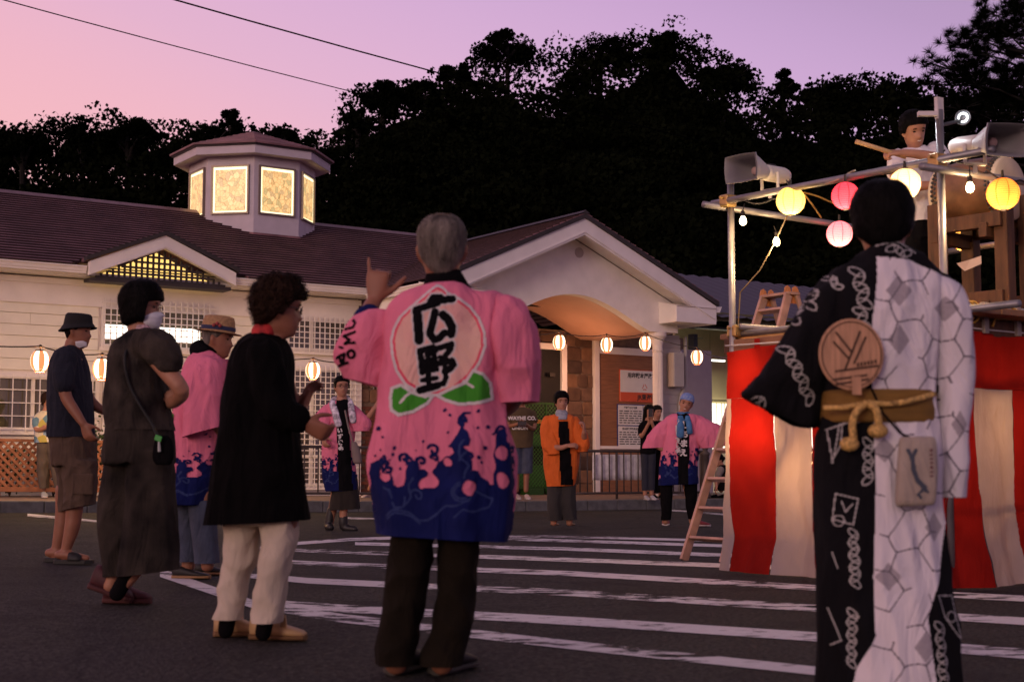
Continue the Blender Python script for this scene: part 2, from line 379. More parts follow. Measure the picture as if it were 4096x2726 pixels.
# ---- main roof courses
def course(name, pts4, thick, parent, m):
    """a strip of shingles: lower edge pair, upper edge pair (world points)"""
    l0, l1, h1, h0 = pts4; n = (l1 - l0).cross(h0 - l0).normalized()
    if n.z < 0: n = -n
    a = [l0 + n * thick, l1 + n * thick, h1, h0]; b = [l0 - n * .01, l1 - n * .01, h1 - n * .02, h0 - n * .02]
    mb = MB(); mb.add(b + a, [(0,3,2,1),(4,5,6,7),(0,1,5,4),(1,2,6,5),(2,3,7,6),(3,0,4,7)])
    o = mb.build(name, m, parent); o.data.materials.append(SHADE_EDGE); o.data.polygons[2].material_index = 1; fix_normals(o); return o
SHADE_EDGE = mat('shingle_shade_edge', (.040, .020, .022), .8, .2)  # dark butt edges; their colour also paints the shade line under each course
dl = onw(360, 1024, PE + .12); da = onw(667, 930, PE + .12); dr = onw(945, 1086, PE + .12)
dc = da[0]; dh = da[1]; dz = (dl[1] + dr[1]) / 2; dwid = (dr[0] - dl[0]) / 2; dc = (dl[0] + dr[0]) / 2
roof = bbox('roof', -13, dc - dwid, PE - .05, PE - .02, ZE - .12, ZE - .02, DARKT); bbox('eave_edge', dc + dwid, 6.5, PE - .05, PE - .02, ZE - .12, ZE - .02, DARKT)
NC = 28
for i in range(NC):
    pa = PE + .06 + (PR - PE - .06) * i / NC; pb = PE + .06 + (PR - PE - .06) * (i + 1) / NC - .03
    zz = zroof(pa); wd_ = dwid * (1 - (zz - dz) / (dh - dz)) if zz < dh else 0
    for ua, ub in ([(-13, dc - wd_ + .04), (dc + wd_ - .04, 7.5)] if wd_ > .1 else [(-13, 7.5)]):
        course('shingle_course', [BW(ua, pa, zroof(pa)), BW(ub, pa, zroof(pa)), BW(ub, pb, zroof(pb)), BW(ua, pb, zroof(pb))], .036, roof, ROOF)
mb = MB(); mb.prism([BW(-13, PR + .12, ZR - .02), BW(-13, PR, ZR + .06), BW(-13, PR - .12, ZR - .02)], BU * 20.5); o = mb.build('ridge_cap', mat('ridge_metal', (.22, .13, .14), .35, .2, metal=.3), roof); fix_normals(o)
mb = MB(); mb.add([BW(-13, PR, ZR), BW(7.5, PR, ZR), BW(7.5, PR - 4, ZE), BW(-13, PR - 4, ZE)], [(0, 1, 2, 3)]); mb.build('back_slope', ROOF, roof)
def gutter(a, b, name='gutter'):
    d = (b - a).normalized(); out = V((d.y, -d.x, 0))
    prof = [(0, 0), (.10, 0), (.10, .03), (.115, .035), (.13, .09), (.15, .10), (.15, .125), (.13, .125), (0.0, .10)]
    mb = MB(); ra = [a + out * x + V((0, 0, z)) for x, z in prof]; rb = [b + out * x + V((0, 0, z)) for x, z in prof]
    mb.loft([ra, rb]); o = mb.build(name, WHITE, bld); fix_normals(o); return o
# ---- dormer gable with lattice on the eave
gutter(BW(-13, PE - .09, ZE - .15), BW(dc - dwid - .02, PE - .09, ZE - .15))
gutter(BW(dc + dwid + .02, PE - .09, ZE - .15), BW(.02, PE - .09, ZE - .15))
dorm = bbox('dormer_gable', dc - dwid, dc + dwid, PE - .2, PE - .17, dz - .12, dz - .10, DARKT)
def rake(name, c, ztop, hw, zlow, p0, p1, wid, m, parent, drop=0.0):
    for s in (-1, 1):
        a = V((c, 0, ztop - drop)); b = V((c + s * hw, 0, zlow - drop))
        vs = [(a.x, a.z), (b.x, b.z), (b.x, b.z - wid), (a.x, a.z - wid)]
        mb = MB(); mb.prism([BW(u, p0, z) for u, z in vs], BN * (p1 - p0)); o = mb.build(name, m, parent); fix_normals(o)
rake('fascia_board', dc, dh - .05, dwid, dz - .05, PE + .02, PE + .12, .23, WHITE, dorm)
rake('drip_edge', dc, dh + .03, dwid + .06, dz + .03, PE - .02, PE + .16, .075, DARKT, dorm); rake('dormer_roof', dc, dh + .02, dwid + .03, dz + .02, PE - 2.4, PE - .02, .06, ROOF, dorm)
rake('fascia_bead', dc, dh - .235, dwid - .2, dz - .17, PE + .125, PE + .14, .02, WHITE, dorm)
zl0 = dz - .30; zl1 = dh - .30
mb = MB(); mb.prism([BW(dc - dwid + .1, PE - .32, zl0), BW(dc + dwid - .1, PE - .32, zl0), BW(dc, PE - .32, zl1)], BN * .01)
mb.build('lit_backing', mat('attic_light', (1, .62, .18), emit=1.3, var=.75, scale=2.0), dorm)
def zin(u): return zl1 + .02 - abs(u - dc) / (dwid - .1) * (zl1 - zl0)
u = dc - dwid + .25
while u < dc + dwid - .2:
    zt = zin(u)
    if zt > zl0 + .04: bbox('lattice_upright', u - .018, u + .018, PE - .06, PE - .035, zl0, zt, DARKT, dorm)
    u += .10
z = zl0 + .02
while z < zl1 - .04:
    hw_ = (1 - (z - zl0) / (zl1 - zl0)) * (dwid - .1)
    bbox('lattice_rail', dc - hw_, dc + hw_, PE - .033, PE - .01, z - .018, z + .018, DARKT, dorm); z += .10
bbox('lattice_sill', dc - dwid + .05, dc + dwid - .05, PE - .34, PE + .02, zl0 - .06, zl0 - .003, DARKT, dorm)
# ---- lantern tower (octagonal cupola) on the ridge
CUP = (-.69, PR)   # u, p of its axis
def oct_ring(rad, z, off=22.5): return [BW(CUP[0] + rad * math.cos(R(off + 45 * k)), CUP[1] + rad * math.sin(R(off + 45 * k)), z) for k in range(8)]
CW = mat('tower_stucco', (.58, .53, .56), .85, .06, 4, .5, 90)
RB = 1.30
mb = MB(); mb.loft([oct_ring(RB, 4.9), oct_ring(RB, 7.0)], caps=False)
cup = mb.build('lantern_tower', CW, bld); fix_normals(cup)
def pane_mat():
    m = bpy.data.materials.new('lit_patterned_glass'); m.use_nodes = True; n = m.node_tree; P = n.nodes['Principled BSDF']
    t = n.nodes.new('ShaderNodeTexCoord'); mp = n.nodes.new('ShaderNodeMapping'); mp.inputs['Scale'].default_value = (1, 1, .8)
    n.links.new(t.outputs['Object'], mp.inputs['Vector'])
    v1 = n.nodes.new('ShaderNodeTexVoronoi'); v1.feature = 'DISTANCE_TO_EDGE'; v1.inputs['Scale'].default_value = 12.0
    v2 = n.nodes.new('ShaderNodeTexVoronoi'); v2.inputs['Scale'].default_value = 12.0
    v3 = n.nodes.new('ShaderNodeTexVoronoi'); v3.inputs['Scale'].default_value = 21.0; v3.feature = 'DISTANCE_TO_EDGE'
    for q in (v1, v2, v3): n.links.new(mp.outputs['Vector'], q.inputs['Vector'])
    r = n.nodes.new('ShaderNodeValToRGB'); r.color_ramp.interpolation = 'CONSTANT'
    cs = [(0, (1, .62, .25)), (.3, (.86, .50, .19)), (.45, (1, .68, .30)), (.62, (.62, .44, .18)), (.72, (.98, .60, .24)), (.88, (.70, .44, .20))]
    while len(r.color_ramp.elements) < len(cs): r.color_ramp.elements.new(.5)
    for e, (p, c) in zip(r.color_ramp.elements, cs): e.position = p; e.color = (*c, 1)
    sp = n.nodes.new('ShaderNodeSeparateColor'); n.links.new(v2.outputs['Color'], sp.inputs[0]); n.links.new(sp.outputs[0], r.inputs['Fac'])
    l1 = n.nodes.new('ShaderNodeValToRGB'); l1.color_ramp.elements[0].color = (.62, .52, .40, 1); l1.color_ramp.elements[0].position = .02; l1.color_ramp.elements[1].position = .05
    l3 = n.nodes.new('ShaderNodeValToRGB'); l3.color_ramp.elements[0].color = (.7, .62, .5, 1); l3.color_ramp.elements[0].position = .015; l3.color_ramp.elements[1].position = .04
    n.links.new(v1.outputs['Distance'], l1.inputs['Fac']); n.links.new(v3.outputs['Distance'], l3.inputs['Fac'])
    m1 = n.nodes.new('ShaderNodeMix'); m1.data_type = 'RGBA'; m1.blend_type = 'MULTIPLY'; m1.inputs['Factor'].default_value = 1
    m2 = n.nodes.new('ShaderNodeMix'); m2.data_type = 'RGBA'; m2.blend_type = 'MULTIPLY'; m2.inputs['Factor'].default_value = 1
    n.links.new(r.outputs['Color'], m1.inputs['A']); n.links.new(l1.outputs['Color'], m1.inputs['B'])
    n.links.new(m1.outputs['Result'], m2.inputs['A']); n.links.new(l3.outputs['Color'], m2.inputs['B'])
    n.links.new(m2.outputs['Result'], P.inputs['Emission Color']); P.inputs['Emission Strength'].default_value = 1.0
    P.inputs['Base Color'].default_value = (.2, .15, .1, 1); P.inputs['Roughness'].default_value = .3
    return m
PANE = pane_mat(); EDGE = mat('lit_plain_glass', (1, .86, .52), emit=1.5, var=.03); WFR = mat('window_frame_bronze', (.22, .17, .13), .4, .1, metal=.4)
for k in range(8):
    a = oct_ring(RB, 0)[k]; b = oct_ring(RB, 0)[(k + 1) % 8]; mid = (a + b) / 2; d = (b - a).normalized(); ax = V((BW(CUP[0], CUP[1], 0)).xy.to_3d()); nn = (mid - ax).normalized()
    if nn.dot(V((0, -1, 0))) < -.2: continue
    hw = .40; zb, zt = 5.80, 6.80
    def q(s, o, z): return mid + d * s + nn * o + V((0, 0, z))
    fr = MB()
    for s0, s1, za, zc in ((-hw, -hw + .035, zb, zt), (hw - .035, hw, zb, zt), (-hw + .035, hw - .035, zt - .035, zt), (-hw + .035, hw - .035, zb, zb + .035)):
        fr.box((s0, .003, za), (s1, .05, zc), q)
    wf = fr.build('tower_window', WFR, cup); fix_normals(wf)
    e = MB(); e.box((-hw + .03, .004, zb + .03), (hw - .03, .010, zt - .03), q); e.build('pane', EDGE, cup)
    e = MB(); e.box((-hw + .075, .013, zb + .07), (hw - .075, .017, zt - .09), q); e.build('patterned_film', PANE, cup)
tr_ = MB(); tr_.loft([oct_ring(1.62, 6.98), oct_ring(1.62, 7.17)], caps=False); o = tr_.build('eave_fascia', CW, cup); fix_normals(o)
tr_ = MB(); tr_.loft([oct_ring(1.24, 6.99), oct_ring(1.61, 6.975), oct_ring(1.61, 6.985), oct_ring(1.24, 7.0)], caps=False); o = tr_.build('soffit', CW, cup)
tr_ = MB(); tr_.loft([oct_ring(1.66, 7.14), oct_ring(1.68, 7.2)], caps=True); o = tr_.build('tower_drip_edge', DARKT, cup); fix_normals(o)
nk = 9
for i in range(nk):
    r0 = 1.69 * (1 - i / nk); r1 = max(.03, 1.69 * (1 - (i + 1) / nk)); za = 7.19 + .57 * i / nk; zb = 7.19 + .57 * (i + 1) / nk
    mb = MB(); mb.loft([oct_ring(r0 + .015, za - .02), oct_ring(r0 + .015, za + .02), oct_ring(r1, zb + .01)], caps=True); mb.build('tower_roof_course', ROOF, cup)
fl = MB(); fl.loft([oct_ring(RB + .05, 5.0), oct_ring(RB + .03, 5.42)], caps=False)
fl.build('flashing', ROOF, cup)
# ---- entrance porch
UC = 3.27; PF = 2.84; PG = 2.30; HWP = 3.30; ZT = 5.46; ZL = 4.00
def rk(u): return ZT - .34 - abs(u - UC) * (ZT - ZL) / HWP
UA0, ZA0 = onw(1985, 1275, PG); UA1, ZA1 = onw(2600, 1285, PG); _, ZCR = onw(2250, 1172, PG)
acu = (UA0 + UA1) / 2; aw = (UA1 - UA0) / 2; zs = 3.42
def arch(t):   # t 0..1 across the opening
    x = -1 + 2 * t; return acu + x * aw, zs + (ZCR - zs) * (math.cos(x * math.pi / 2) ** 1.15 if abs(x) < 1 else 0)
UL, UR_ = UC - 2.75, UC + 2.75
na = 30
mb = MB(); top = []; bot = []
us = sorted(set([UL, UC, UR_] + [acu - aw + 2 * aw * i / na for i in range(na + 1)]))
for u in us:
    t = (u - (acu - aw)) / (2 * aw); zb_ = arch(t)[1] if 0 <= t <= 1 else zs
    if u <= UL + 1e-6 or u >= UR_ - 1e-6: zb_ = zs
    bot.append((u, zb_)); top.append((u, rk(u) + .05))
n_ = len(us)
vs = [BW(u, PG, z) for u, z in bot] + [BW(u, PG, z) for u, z in top] + [BW(u, PG - .25, z) for u, z in bot] + [BW(u, PG - .25, z) for u, z in top]
fs = []
for i in range(n_ - 1):
    fs += [(i, i + 1, n_ + i + 1, n_ + i), (2 * n_ + i, 2 * n_ + i + 1, i + 1, i), (3 * n_ + i, 3 * n_ + i + 1, 2 * n_ + i + 1, 2 * n_ + i)]
fs += [(0, n_, 3 * n_, 2 * n_), (n_ - 1, 2 * n_ - 1, 4 * n_ - 1, 3 * n_ - 1)]
mb.add(vs, fs); porch = mb.build('porch', STUCCO, bld); fix_normals(porch)
# barrel vault ceiling
CEIL = mat('porch_ceiling', (.58, .33, .23), .42, .05, 3)
mb = MB(); pts = [arch(i / na) for i in range(na + 1)]; prof = [(UL + .02, zs - .002)] + pts + [(UR_ - .02, zs - .002)]
mb.loft([[BW(u, PG - .24, z - .001) for u, z in prof], [BW(u, .02, z - .001) for u, z in prof]], closed=False, caps=False); mb.build('vault_ceiling', CEIL, porch, smooth=True)
vu, vz = onw(2316, 1010, PG); mb = MB(); mb.loft([[BW(vu + .10 * math.cos(a), PG + o_, vz + .10 * math.sin(a)) for a in [2 * math.pi * k / 20 for k in range(20)]] for o_ in (-.01, .015)]); mb.build('round_vent', mat('vent_grey', (.45, .38, .36), .6), porch)
rake('fascia_board', UC, ZT - .05, HWP, ZL - .05, PF - .10, PF, .32, WHITE, porch)
rake('fascia_bead', UC, ZT - .30, HWP - .05, ZL - .30, PF + .003, PF + .02, .025, WHITE, porch)
rake('drip_edge', UC, ZT + .035, HWP + .05, ZL + .035, PF - .2, PF + .04, .085, DARKT, porch)
rake('soffit', UC, ZT - .24, HWP, ZL - .24, PG + .0, PF - .1, .03, WHITE, porch)
# returned eaves (the short boxed brackets at both gable feet)
for s in (-1, 1):
    ua = UC + s * (HWP - 1.05); ub = UC + s * HWP
    bbox('eave_return', min(ua, ub), max(ua, ub), PG + .003, PF - .003, ZL - .42, ZL - .10, WHITE, porch, .008)
    mb = MB(); mb.prism([BW(ua, PG, ZL - .10), BW(ua, PF + .03, ZL - .10), BW(ua, PG, ZL + .02)], BU * (ub - ua)); o = mb.build('eave_return_top', WHITE, porch); fix_normals(o)
# porch roof slopes
pro = bbox('porch_roof', UC - .03, UC + .03, -3.2, PF - .25, ZT - .12, ZT - .05, DARKT)
ns = 22
for s in (-1, 1):
    for i in range(ns):
        f = lambda t: (UC + s * (HWP + .04) * (1 - t), ZL + .045 + (ZT - ZL) * t)
        (ua, za), (ub, zb) = f(i / ns), f((i + 1) / ns - .006)
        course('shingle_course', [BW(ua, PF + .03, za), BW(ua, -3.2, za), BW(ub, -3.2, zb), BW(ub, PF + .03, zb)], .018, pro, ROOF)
mb = MB(); mb.prism([BW(UC - .1, PF + .04, ZT + .035), BW(UC, PF + .04, ZT + .10), BW(UC + .1, PF + .04, ZT + .035)], -BN * 6); o = mb.build('ridge_cap', DARKT, pro); fix_normals(o)
gutter(BW(UC - HWP - .0, PE + .05, ZL - .17), BW(UC - HWP - .0, PF - .02, ZL - .17))
bbox('side_fascia', UC - HWP + .02, UC - HWP + .06, PE, PF - .12, ZL - .42, ZL - .14, WHITE, porch)
bbox('side_beam', UC - 2.75, UC - 2.45, .03, PG - .26, zs, ZL - .05, STUCCO, porch); bbox('side_beam', UC + 2.45, UC + 2.745, .03, PG - .26, zs, ZL - .05, STUCCO, porch)
bbox('side_soffit', UC - HWP + .06, UC - 2.752, .1, PG - .02, ZL - .42, ZL - .39, WHITE, porch); bbox('side_soffit', UC + 2.752, UC + HWP - .02, .1, PG - .02, ZL - .42, ZL - .39, WHITE, porch)
gutter(BW(UC + HWP + .02, PF - .02, ZL - .17), BW(UC + HWP + .02, -1, ZL - .17))
# porch columns (fluted shaft, flared capital)
def column(u, p):
    rs = []; n = 40
    def ring(r, z, fl): return [BW(u + (r * (1 - fl * (k % 2))) * math.cos(2 * math.pi * k / n), p + (r * (1 - fl * (k % 2))) * math.sin(2 * math.pi * k / n), z) for k in range(n)]
    prof = [(a_ * .70, b_, c_) for a_, b_, c_ in [(.20, .12, 0), (.20, .22, 0), (.165, .25, 0), (.155, .27, .09), (.145, 3.00, .09), (.14, 3.02, 0), (.165, 3.05, 0), (.145, 3.07, 0), (.15, 3.16, 0), (.19, 3.28, 0), (.26, 3.34, 0), (.26, 3.415, 0)]]
    mb = MB(); mb.loft([ring(*q) for q in prof]); return mb.build('column', mat('column_paint', (.70, .62, .58), .5, .05), porch)
cu, _ = onw(2632, 1600, PG - .14); column(cu, PG - .14); column(UC - (cu - UC), PG - .14)
# ---- recessed back wall below the porch
WOODB = mat('plywood', (.26, .115, .05), .55, .25, 3, .2, 30, stretch=(1, 1, 14))
bw = bbox('back_wall', 0.06, 8.2, -.30, -.03, 0, 3.6, mat('mortar', (.16, .11, .08), .9, .2, 12, .5, 60), bld)
STONE = [mat('stone_%s' % k, c, .85, .25, 5, .7, 25) for k, c in (('tan', (.15, .085, .055)), ('brown', (.10, .055, .035)), ('dark', (.06, .036, .026)), ('ochre', (.19, .10, .055)))]
def stones(u0, u1, z0, z1, su, sz):
    nz = max(1, round((z1 - z0) / sz)); hz = (z1 - z0) / nz
    for j in range(nz):
        u = u0; off = random.uniform(-.3, .3) * su
        while u < u1 - .02:
            w_ = min(u1 - u, su * random.uniform(.6, 1.4))
            if u1 - (u + w_) < .1: w_ = u1 - u
            za, zb = z0 + j * hz + .006, z0 + (j + 1) * hz - .006; g = .008; k = .22 * min(w_, hz)
            r = lambda: random.uniform(.3, 1) * k
            poly = [(u + g + r(), za), (u + w_ - g - r(), za), (u + w_ - g, za + r()), (u + w_ - g, zb - r()), (u + w_ - g - r(), zb), (u + g + r(), zb), (u + g, zb - r()), (u + g, za + r())]
            mb = MB(); dep = random.uniform(.015, .045); cx = sum(p[0] for p in poly) / 8; cz = sum(p[1] for p in poly) / 8
            mb.loft([[BW(a, -.03, b) for a, b in poly], [BW(a, -.03 + dep * .7, b) for a, b in poly], [BW(cx + (a - cx) * .86, -.03 + dep, cz + (b - cz) * .86) for a, b in poly]])
            o = mb.build('stone', random.choice(STONE), bw); fix_normals(o); u += w_
def P0(px, py): return onw(px, py, 0)
ud0 = P0(1985, 1600)[0]; ud1 = P0(2243, 1600)[0]; zd = P0(2243, 1400)[1]
us1 = P0(2372, 1600)[0]; ub0 = P0(2392, 1600)[0]; ub1 = P0(2640, 1600)[0]
stones(ud1 + .14, us1, .1, 3.55, .34, .30); stones(2.2, ud0 - .14, .1, 3.55, .4, .32); stones(ud0 - .1, ud1 + .12, zd + .15, 3.55, .5, .27)
# brick base and stone panel left of the door
bk = [mat('brick_%d' % k, c, .9, .25, 12, .5, 60) for k, c in enumerate(((.13, .04, .026), (.10, .032, .022), (.17, .055, .032)))]
zbk = P0(1500, 1615)[1]
def bricks(u0, u1, z0, z1):
    h = .071; j = 0; z = z0
    me = {}
    while z + h <= z1:
        u = u0 + (.11 if j % 2 else 0)
        while u + .22 <= u1:
            mb = MB(); mb.box((u + .005, -.03, z + .005), (u + .215, random.uniform(-.006, .002), z + h - .005), BW); o = mb.build('brick', random.choice(bk), bw); fix_normals(o); u += .22
        z += h; j += 1
bricks(.07, 1.6, .12, zbk)
stones(.07, 2.2, zbk + .02, 3.55, .30, .25)
LET = mat('brass_letters', (.30, .27, .20), .35, .1, metal=.8)
lu, lz = P0(1500, 1545); text_on('wall_lettering', 'MOU', .17, BW(lu + .12, .035, lz), BU, V((0, 0, 1)), LET, bw, .006)
# doorway with white frame, dark inside
bbox('doorway', ud0, ud1, -.029, -.012, .12, zd, mat('dark_interior', (.012, .010, .009), .8), bw)
for a, b, c, d_ in ((ud0 - .10, ud0, .12, zd + .13), (ud1, ud1 + .13, .12, zd + .13), (ud0, ud1, zd, zd + .13)): bbox('door_frame', a, b, -.028, .06, c, d_, WHITE, bw, .01)
bbox('trim_post', us1, ub0, -.028, .07, .12, 3.5, WHITE, bw, .01)
ply = bbox('plywood_sheet', ub0 + .003, ub1 + .6, -.028, .01, .12, 3.15, WOODB, bw)
for k in range(1, 5): bbox('plywood_joint', ub0 + .01, ub1 + .6, .0105, .014, .12 + .62 * k, .125 + .62 * k, mat('dark_seam', (.10, .045, .02), .9), ply)
bbox('trim_rail', ub0 + .003, ub1 + .6, -.028, .05, 3.15, 3.30, WHITE, bw)
bbox('trim_sill', ub0 + .003, ub1 + .6, .012, .05, P0(2500, 1795)[1], P0(2500, 1783)[1], WHITE, bw)
# right end of the porch wall: white siding pier, meter box, downspout
ue = P0(2640, 1700)[0] + .3
pu0 = onw(2652, 1600, PG - .385)[0]; pu1 = onw(2722, 1600, PG - .385)[0]
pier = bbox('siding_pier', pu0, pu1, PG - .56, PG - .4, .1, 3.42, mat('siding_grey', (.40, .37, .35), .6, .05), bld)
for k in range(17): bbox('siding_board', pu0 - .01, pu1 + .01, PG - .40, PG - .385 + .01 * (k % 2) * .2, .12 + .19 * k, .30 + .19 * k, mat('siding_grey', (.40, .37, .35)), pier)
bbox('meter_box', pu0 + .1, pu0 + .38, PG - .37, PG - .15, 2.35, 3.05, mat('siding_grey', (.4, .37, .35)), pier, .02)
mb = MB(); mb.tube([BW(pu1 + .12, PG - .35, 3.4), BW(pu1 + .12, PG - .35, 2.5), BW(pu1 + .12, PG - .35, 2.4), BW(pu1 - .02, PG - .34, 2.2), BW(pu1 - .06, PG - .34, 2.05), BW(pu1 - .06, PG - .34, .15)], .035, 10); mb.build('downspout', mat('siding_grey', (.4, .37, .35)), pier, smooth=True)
# ================================================================ SIGNS ON THE PLYWOOD
Z = V((0, 0, 1))
INK = mat('sign_ink', (.03, .03, .03), .7); SWHITE = mat('sign_white', (.72, .70, .66), .5, .04); SRED = mat('sign_orange', (.62, .10, .03), .5, .05)
def sign_board():
    (ua, za), (ub, zb) = onw(2478, 1605, .02), onw(2690, 1486, .02)
    r = root('construction_sign', 'white construction notice board with orange band on brown plywood', 'sign', BW(ua, .02, za), PHI)
    def pl(name, a, b, c, d, p0, p1, m): mb = MB(); mb.box((a, p0, c), (b, p1, d), BW); o = mb.build(name, m, r); fix_normals(o); return o
    pl('panel', ua, ub, za, zb, .012, .03, SRED); pl('face', ua + .015, ub - .015, za + .015, zb - .015, .03, .034, SWHITE)
    zb2 = za + .30 * (zb - za); pl('band', ua + .016, ub - .016, za + .016, zb2, .034, .037, SRED)
    w_ = ub - ua; c = (ua + ub) / 2
    text_on('sign_lettering', '用宗駅本屋改築工事', .115, BW(c - .02, .037, zb - .13), BU, Z, INK, r, .004)
    text_on('sign_lettering', 'JR東海建設', .135, BW(c + .06, .040, za + .10), BU, Z, INK, r, .004)
    t = MB(); lc = BW(c - .06, .036, za + .42 * (zb - za) + .03)
    for k in range(3):
        a0 = math.pi / 2 + k * 2 * math.pi / 3; a1 = a0 + 2 * math.pi / 3
        def pt(a, rr): return lc + BU * (rr * math.cos(a)) + Z * (rr * math.sin(a))
        p0, p1 = pt(a0 + .18, .085), pt(a1 - .18, .085); q0, q1 = pt(a0 + .30, .05), pt(a1 - .30, .05); t.add([p0, p1, q1, q0], [(0, 1, 2, 3)])
    t.build('sign_emblem', SRED, r)
sign_board()
def permit_board():
    (ua, za), (ub, zb) = onw(2469, 1787, .02), onw(2650, 1620, .02)
    r = root('permit_board', 'blue framed board with four white permit tables below the notice', 'sign', BW(ua, .02, za), PHI)
    def pl(name, a, b, c, d, p0, p1, m): mb = MB(); mb.box((a, p0, c), (b, p1, d), BW); o = mb.build(name, m, r); fix_normals(o); return o
    pl('panel', ua, ub, za, zb, .012, .03, mat('permit_blue', (.02, .03, .16), .5))
    um = ua + (ub - ua) * .56; zm = (za + zb) / 2
    for i, (a, b) in enumerate(((ua + .02, um - .012), (um + .012, ub - .02))):
        for j, (c, d) in enumerate(((za + .02, zm - .012), (zm + .012, zb - .02))):
            pl('permit_sheet', a, b, c, d, .03, .034, SWHITE)
            mb = MB(); z = d - .14
            while z > c + .03:
                x = a + .03
                while x < b - .05:
                    e = min(b - .03, x + random.uniform(.05, .16)); mb.add([BW(x, .0355, z), BW(e, .0355, z), BW(e, .0355, z + .022), BW(x, .0355, z + .022)], [(0, 1, 2, 3)]); x = e + .025
                z -= .05
            mb.build('printed_lines', INK, r)
            if i == 0: text_on('sign_lettering', ['労災保険関係成立票', '建設業の許可票'][j], .052, BW((a + b) / 2, .0365, d - .06), BU, Z, INK, r, .002)
permit_board()
# ================================================================ PLATFORM SHELTER (right, behind)
def shelter():
    D0 = 30.0
    r = root('platform_shelter', 'dark steel platform shelter with corrugated roof and brightly lit cream wall', 'shelter', at(2900, 1975, 31) , PHI)
    GR = mat('partition_grey', (.34, .30, .33), .8, .06, 4, .3, 60); CRM = mat('cream_wall', (.72, .62, .34), .7, .05, 2); DK = mat('dark_steel', (.035, .045, .05), .5, .2)
    def pl(name, x0, y0, x1, y1, p, th, m, parent=None):
        (a, zt), (b, zb) = onw(x0, y0, p), onw(x1, y1, p); mb = MB(); mb.box((a, p - th, zb), (b, p, zt), BW); o = mb.build(name, m, parent or r); fix_normals(o); return o
    pl('partition', 2726, 1396, 2853, 1985, .0, .12, GR)
    pl('lit_wall', 2700, 1300, 3300, 1985, -4.0, .1, CRM)
    pl('wall_joint', 2840, 1331, 2843, 1600, -3.985, .01, mat('joint_tan', (.3, .26, .15), .8)); pl('wall_joint', 2955, 1331, 2958, 1600, -3.985, .01, MATS['joint_tan'])
    pl('wall_rail', 2850, 1603, 3300, 1612, -3.9, .05, mat('joint_tan', (.3, .26, .15), .8))
    lw = pl('lit_window', 2850, 1612, 3300, 1800, -3.9, .02, mat('lit_window_white', (1, .97, .80), emit=1.6, var=.35, scale=3))
    for k in range(5): pl('window_mullion', 2868 + 16 * k + 4 * (k % 2), 1612, 2871 + 16 * k + 4 * (k % 2), 1800, -3.86, .03, mat('joint_tan', (.3, .26, .15)))
    pl('counter', 2850, 1800, 3300, 1990, -3.6, .3, mat('counter_cream', (.62, .55, .38), .6))
    pl('beam', 2726, 1305, 3300, 1338, -.6, .25, DK); pl('fascia', 2730, 1250, 3300, 1300, .1, .1, DK); pl('fascia_strip', 2800, 1276, 3300, 1283, .12, .018, mat('strip_olive', (.12, .11, .05), .6))
    pl('post', 2775, 1335, 2798, 1985, -1.0, .2, DK); pl('bracket_arm', 2760, 1348, 2812, 1353, -.9, .05, DK)
    ROOFC = mat('corrugated_purple', (.05, .04, .06), .5, .15, 4)
    (a, z0) = onw(2720, 1252, .35); (b, z1) = onw(3600, 1330, .35); n = 90; mb = MB(); rows = []
    for t, (p, dz) in enumerate(((.35, 0.0), (-4.6, 1.75))):
        rows.append([BW(a + (14) * i / n, p, z0 + dz + .025 * math.sin(i * 2.1)) for i in range(n + 1)])
    mb.loft(rows, closed=False, caps=False); mb.build('corrugated_roof', ROOFC, r)
    al = bpy.data.lights.new('shelter_tube', 'AREA'); al.energy = 140; al.size = 4; al.size_y = .3; al.shape = 'RECTANGLE'; al.color = (1, .93, .70)
    q = BW(9.8, -2.6, 3.35); lo = bpy.data.objects.new('shelter_tube_light', al); COL.objects.link(lo); lo.location = r.matrix_world.inverted() @ q if False else ROOTS[r] @ q; lo.parent = r
    mb = MB(); mb.box((7.8, -2.64, 3.38), (11.8, -2.56, 3.42), BW); mb.build('tube_lamp', mat('tube_white', (1, .95, .8), emit=3), r)
shelter()
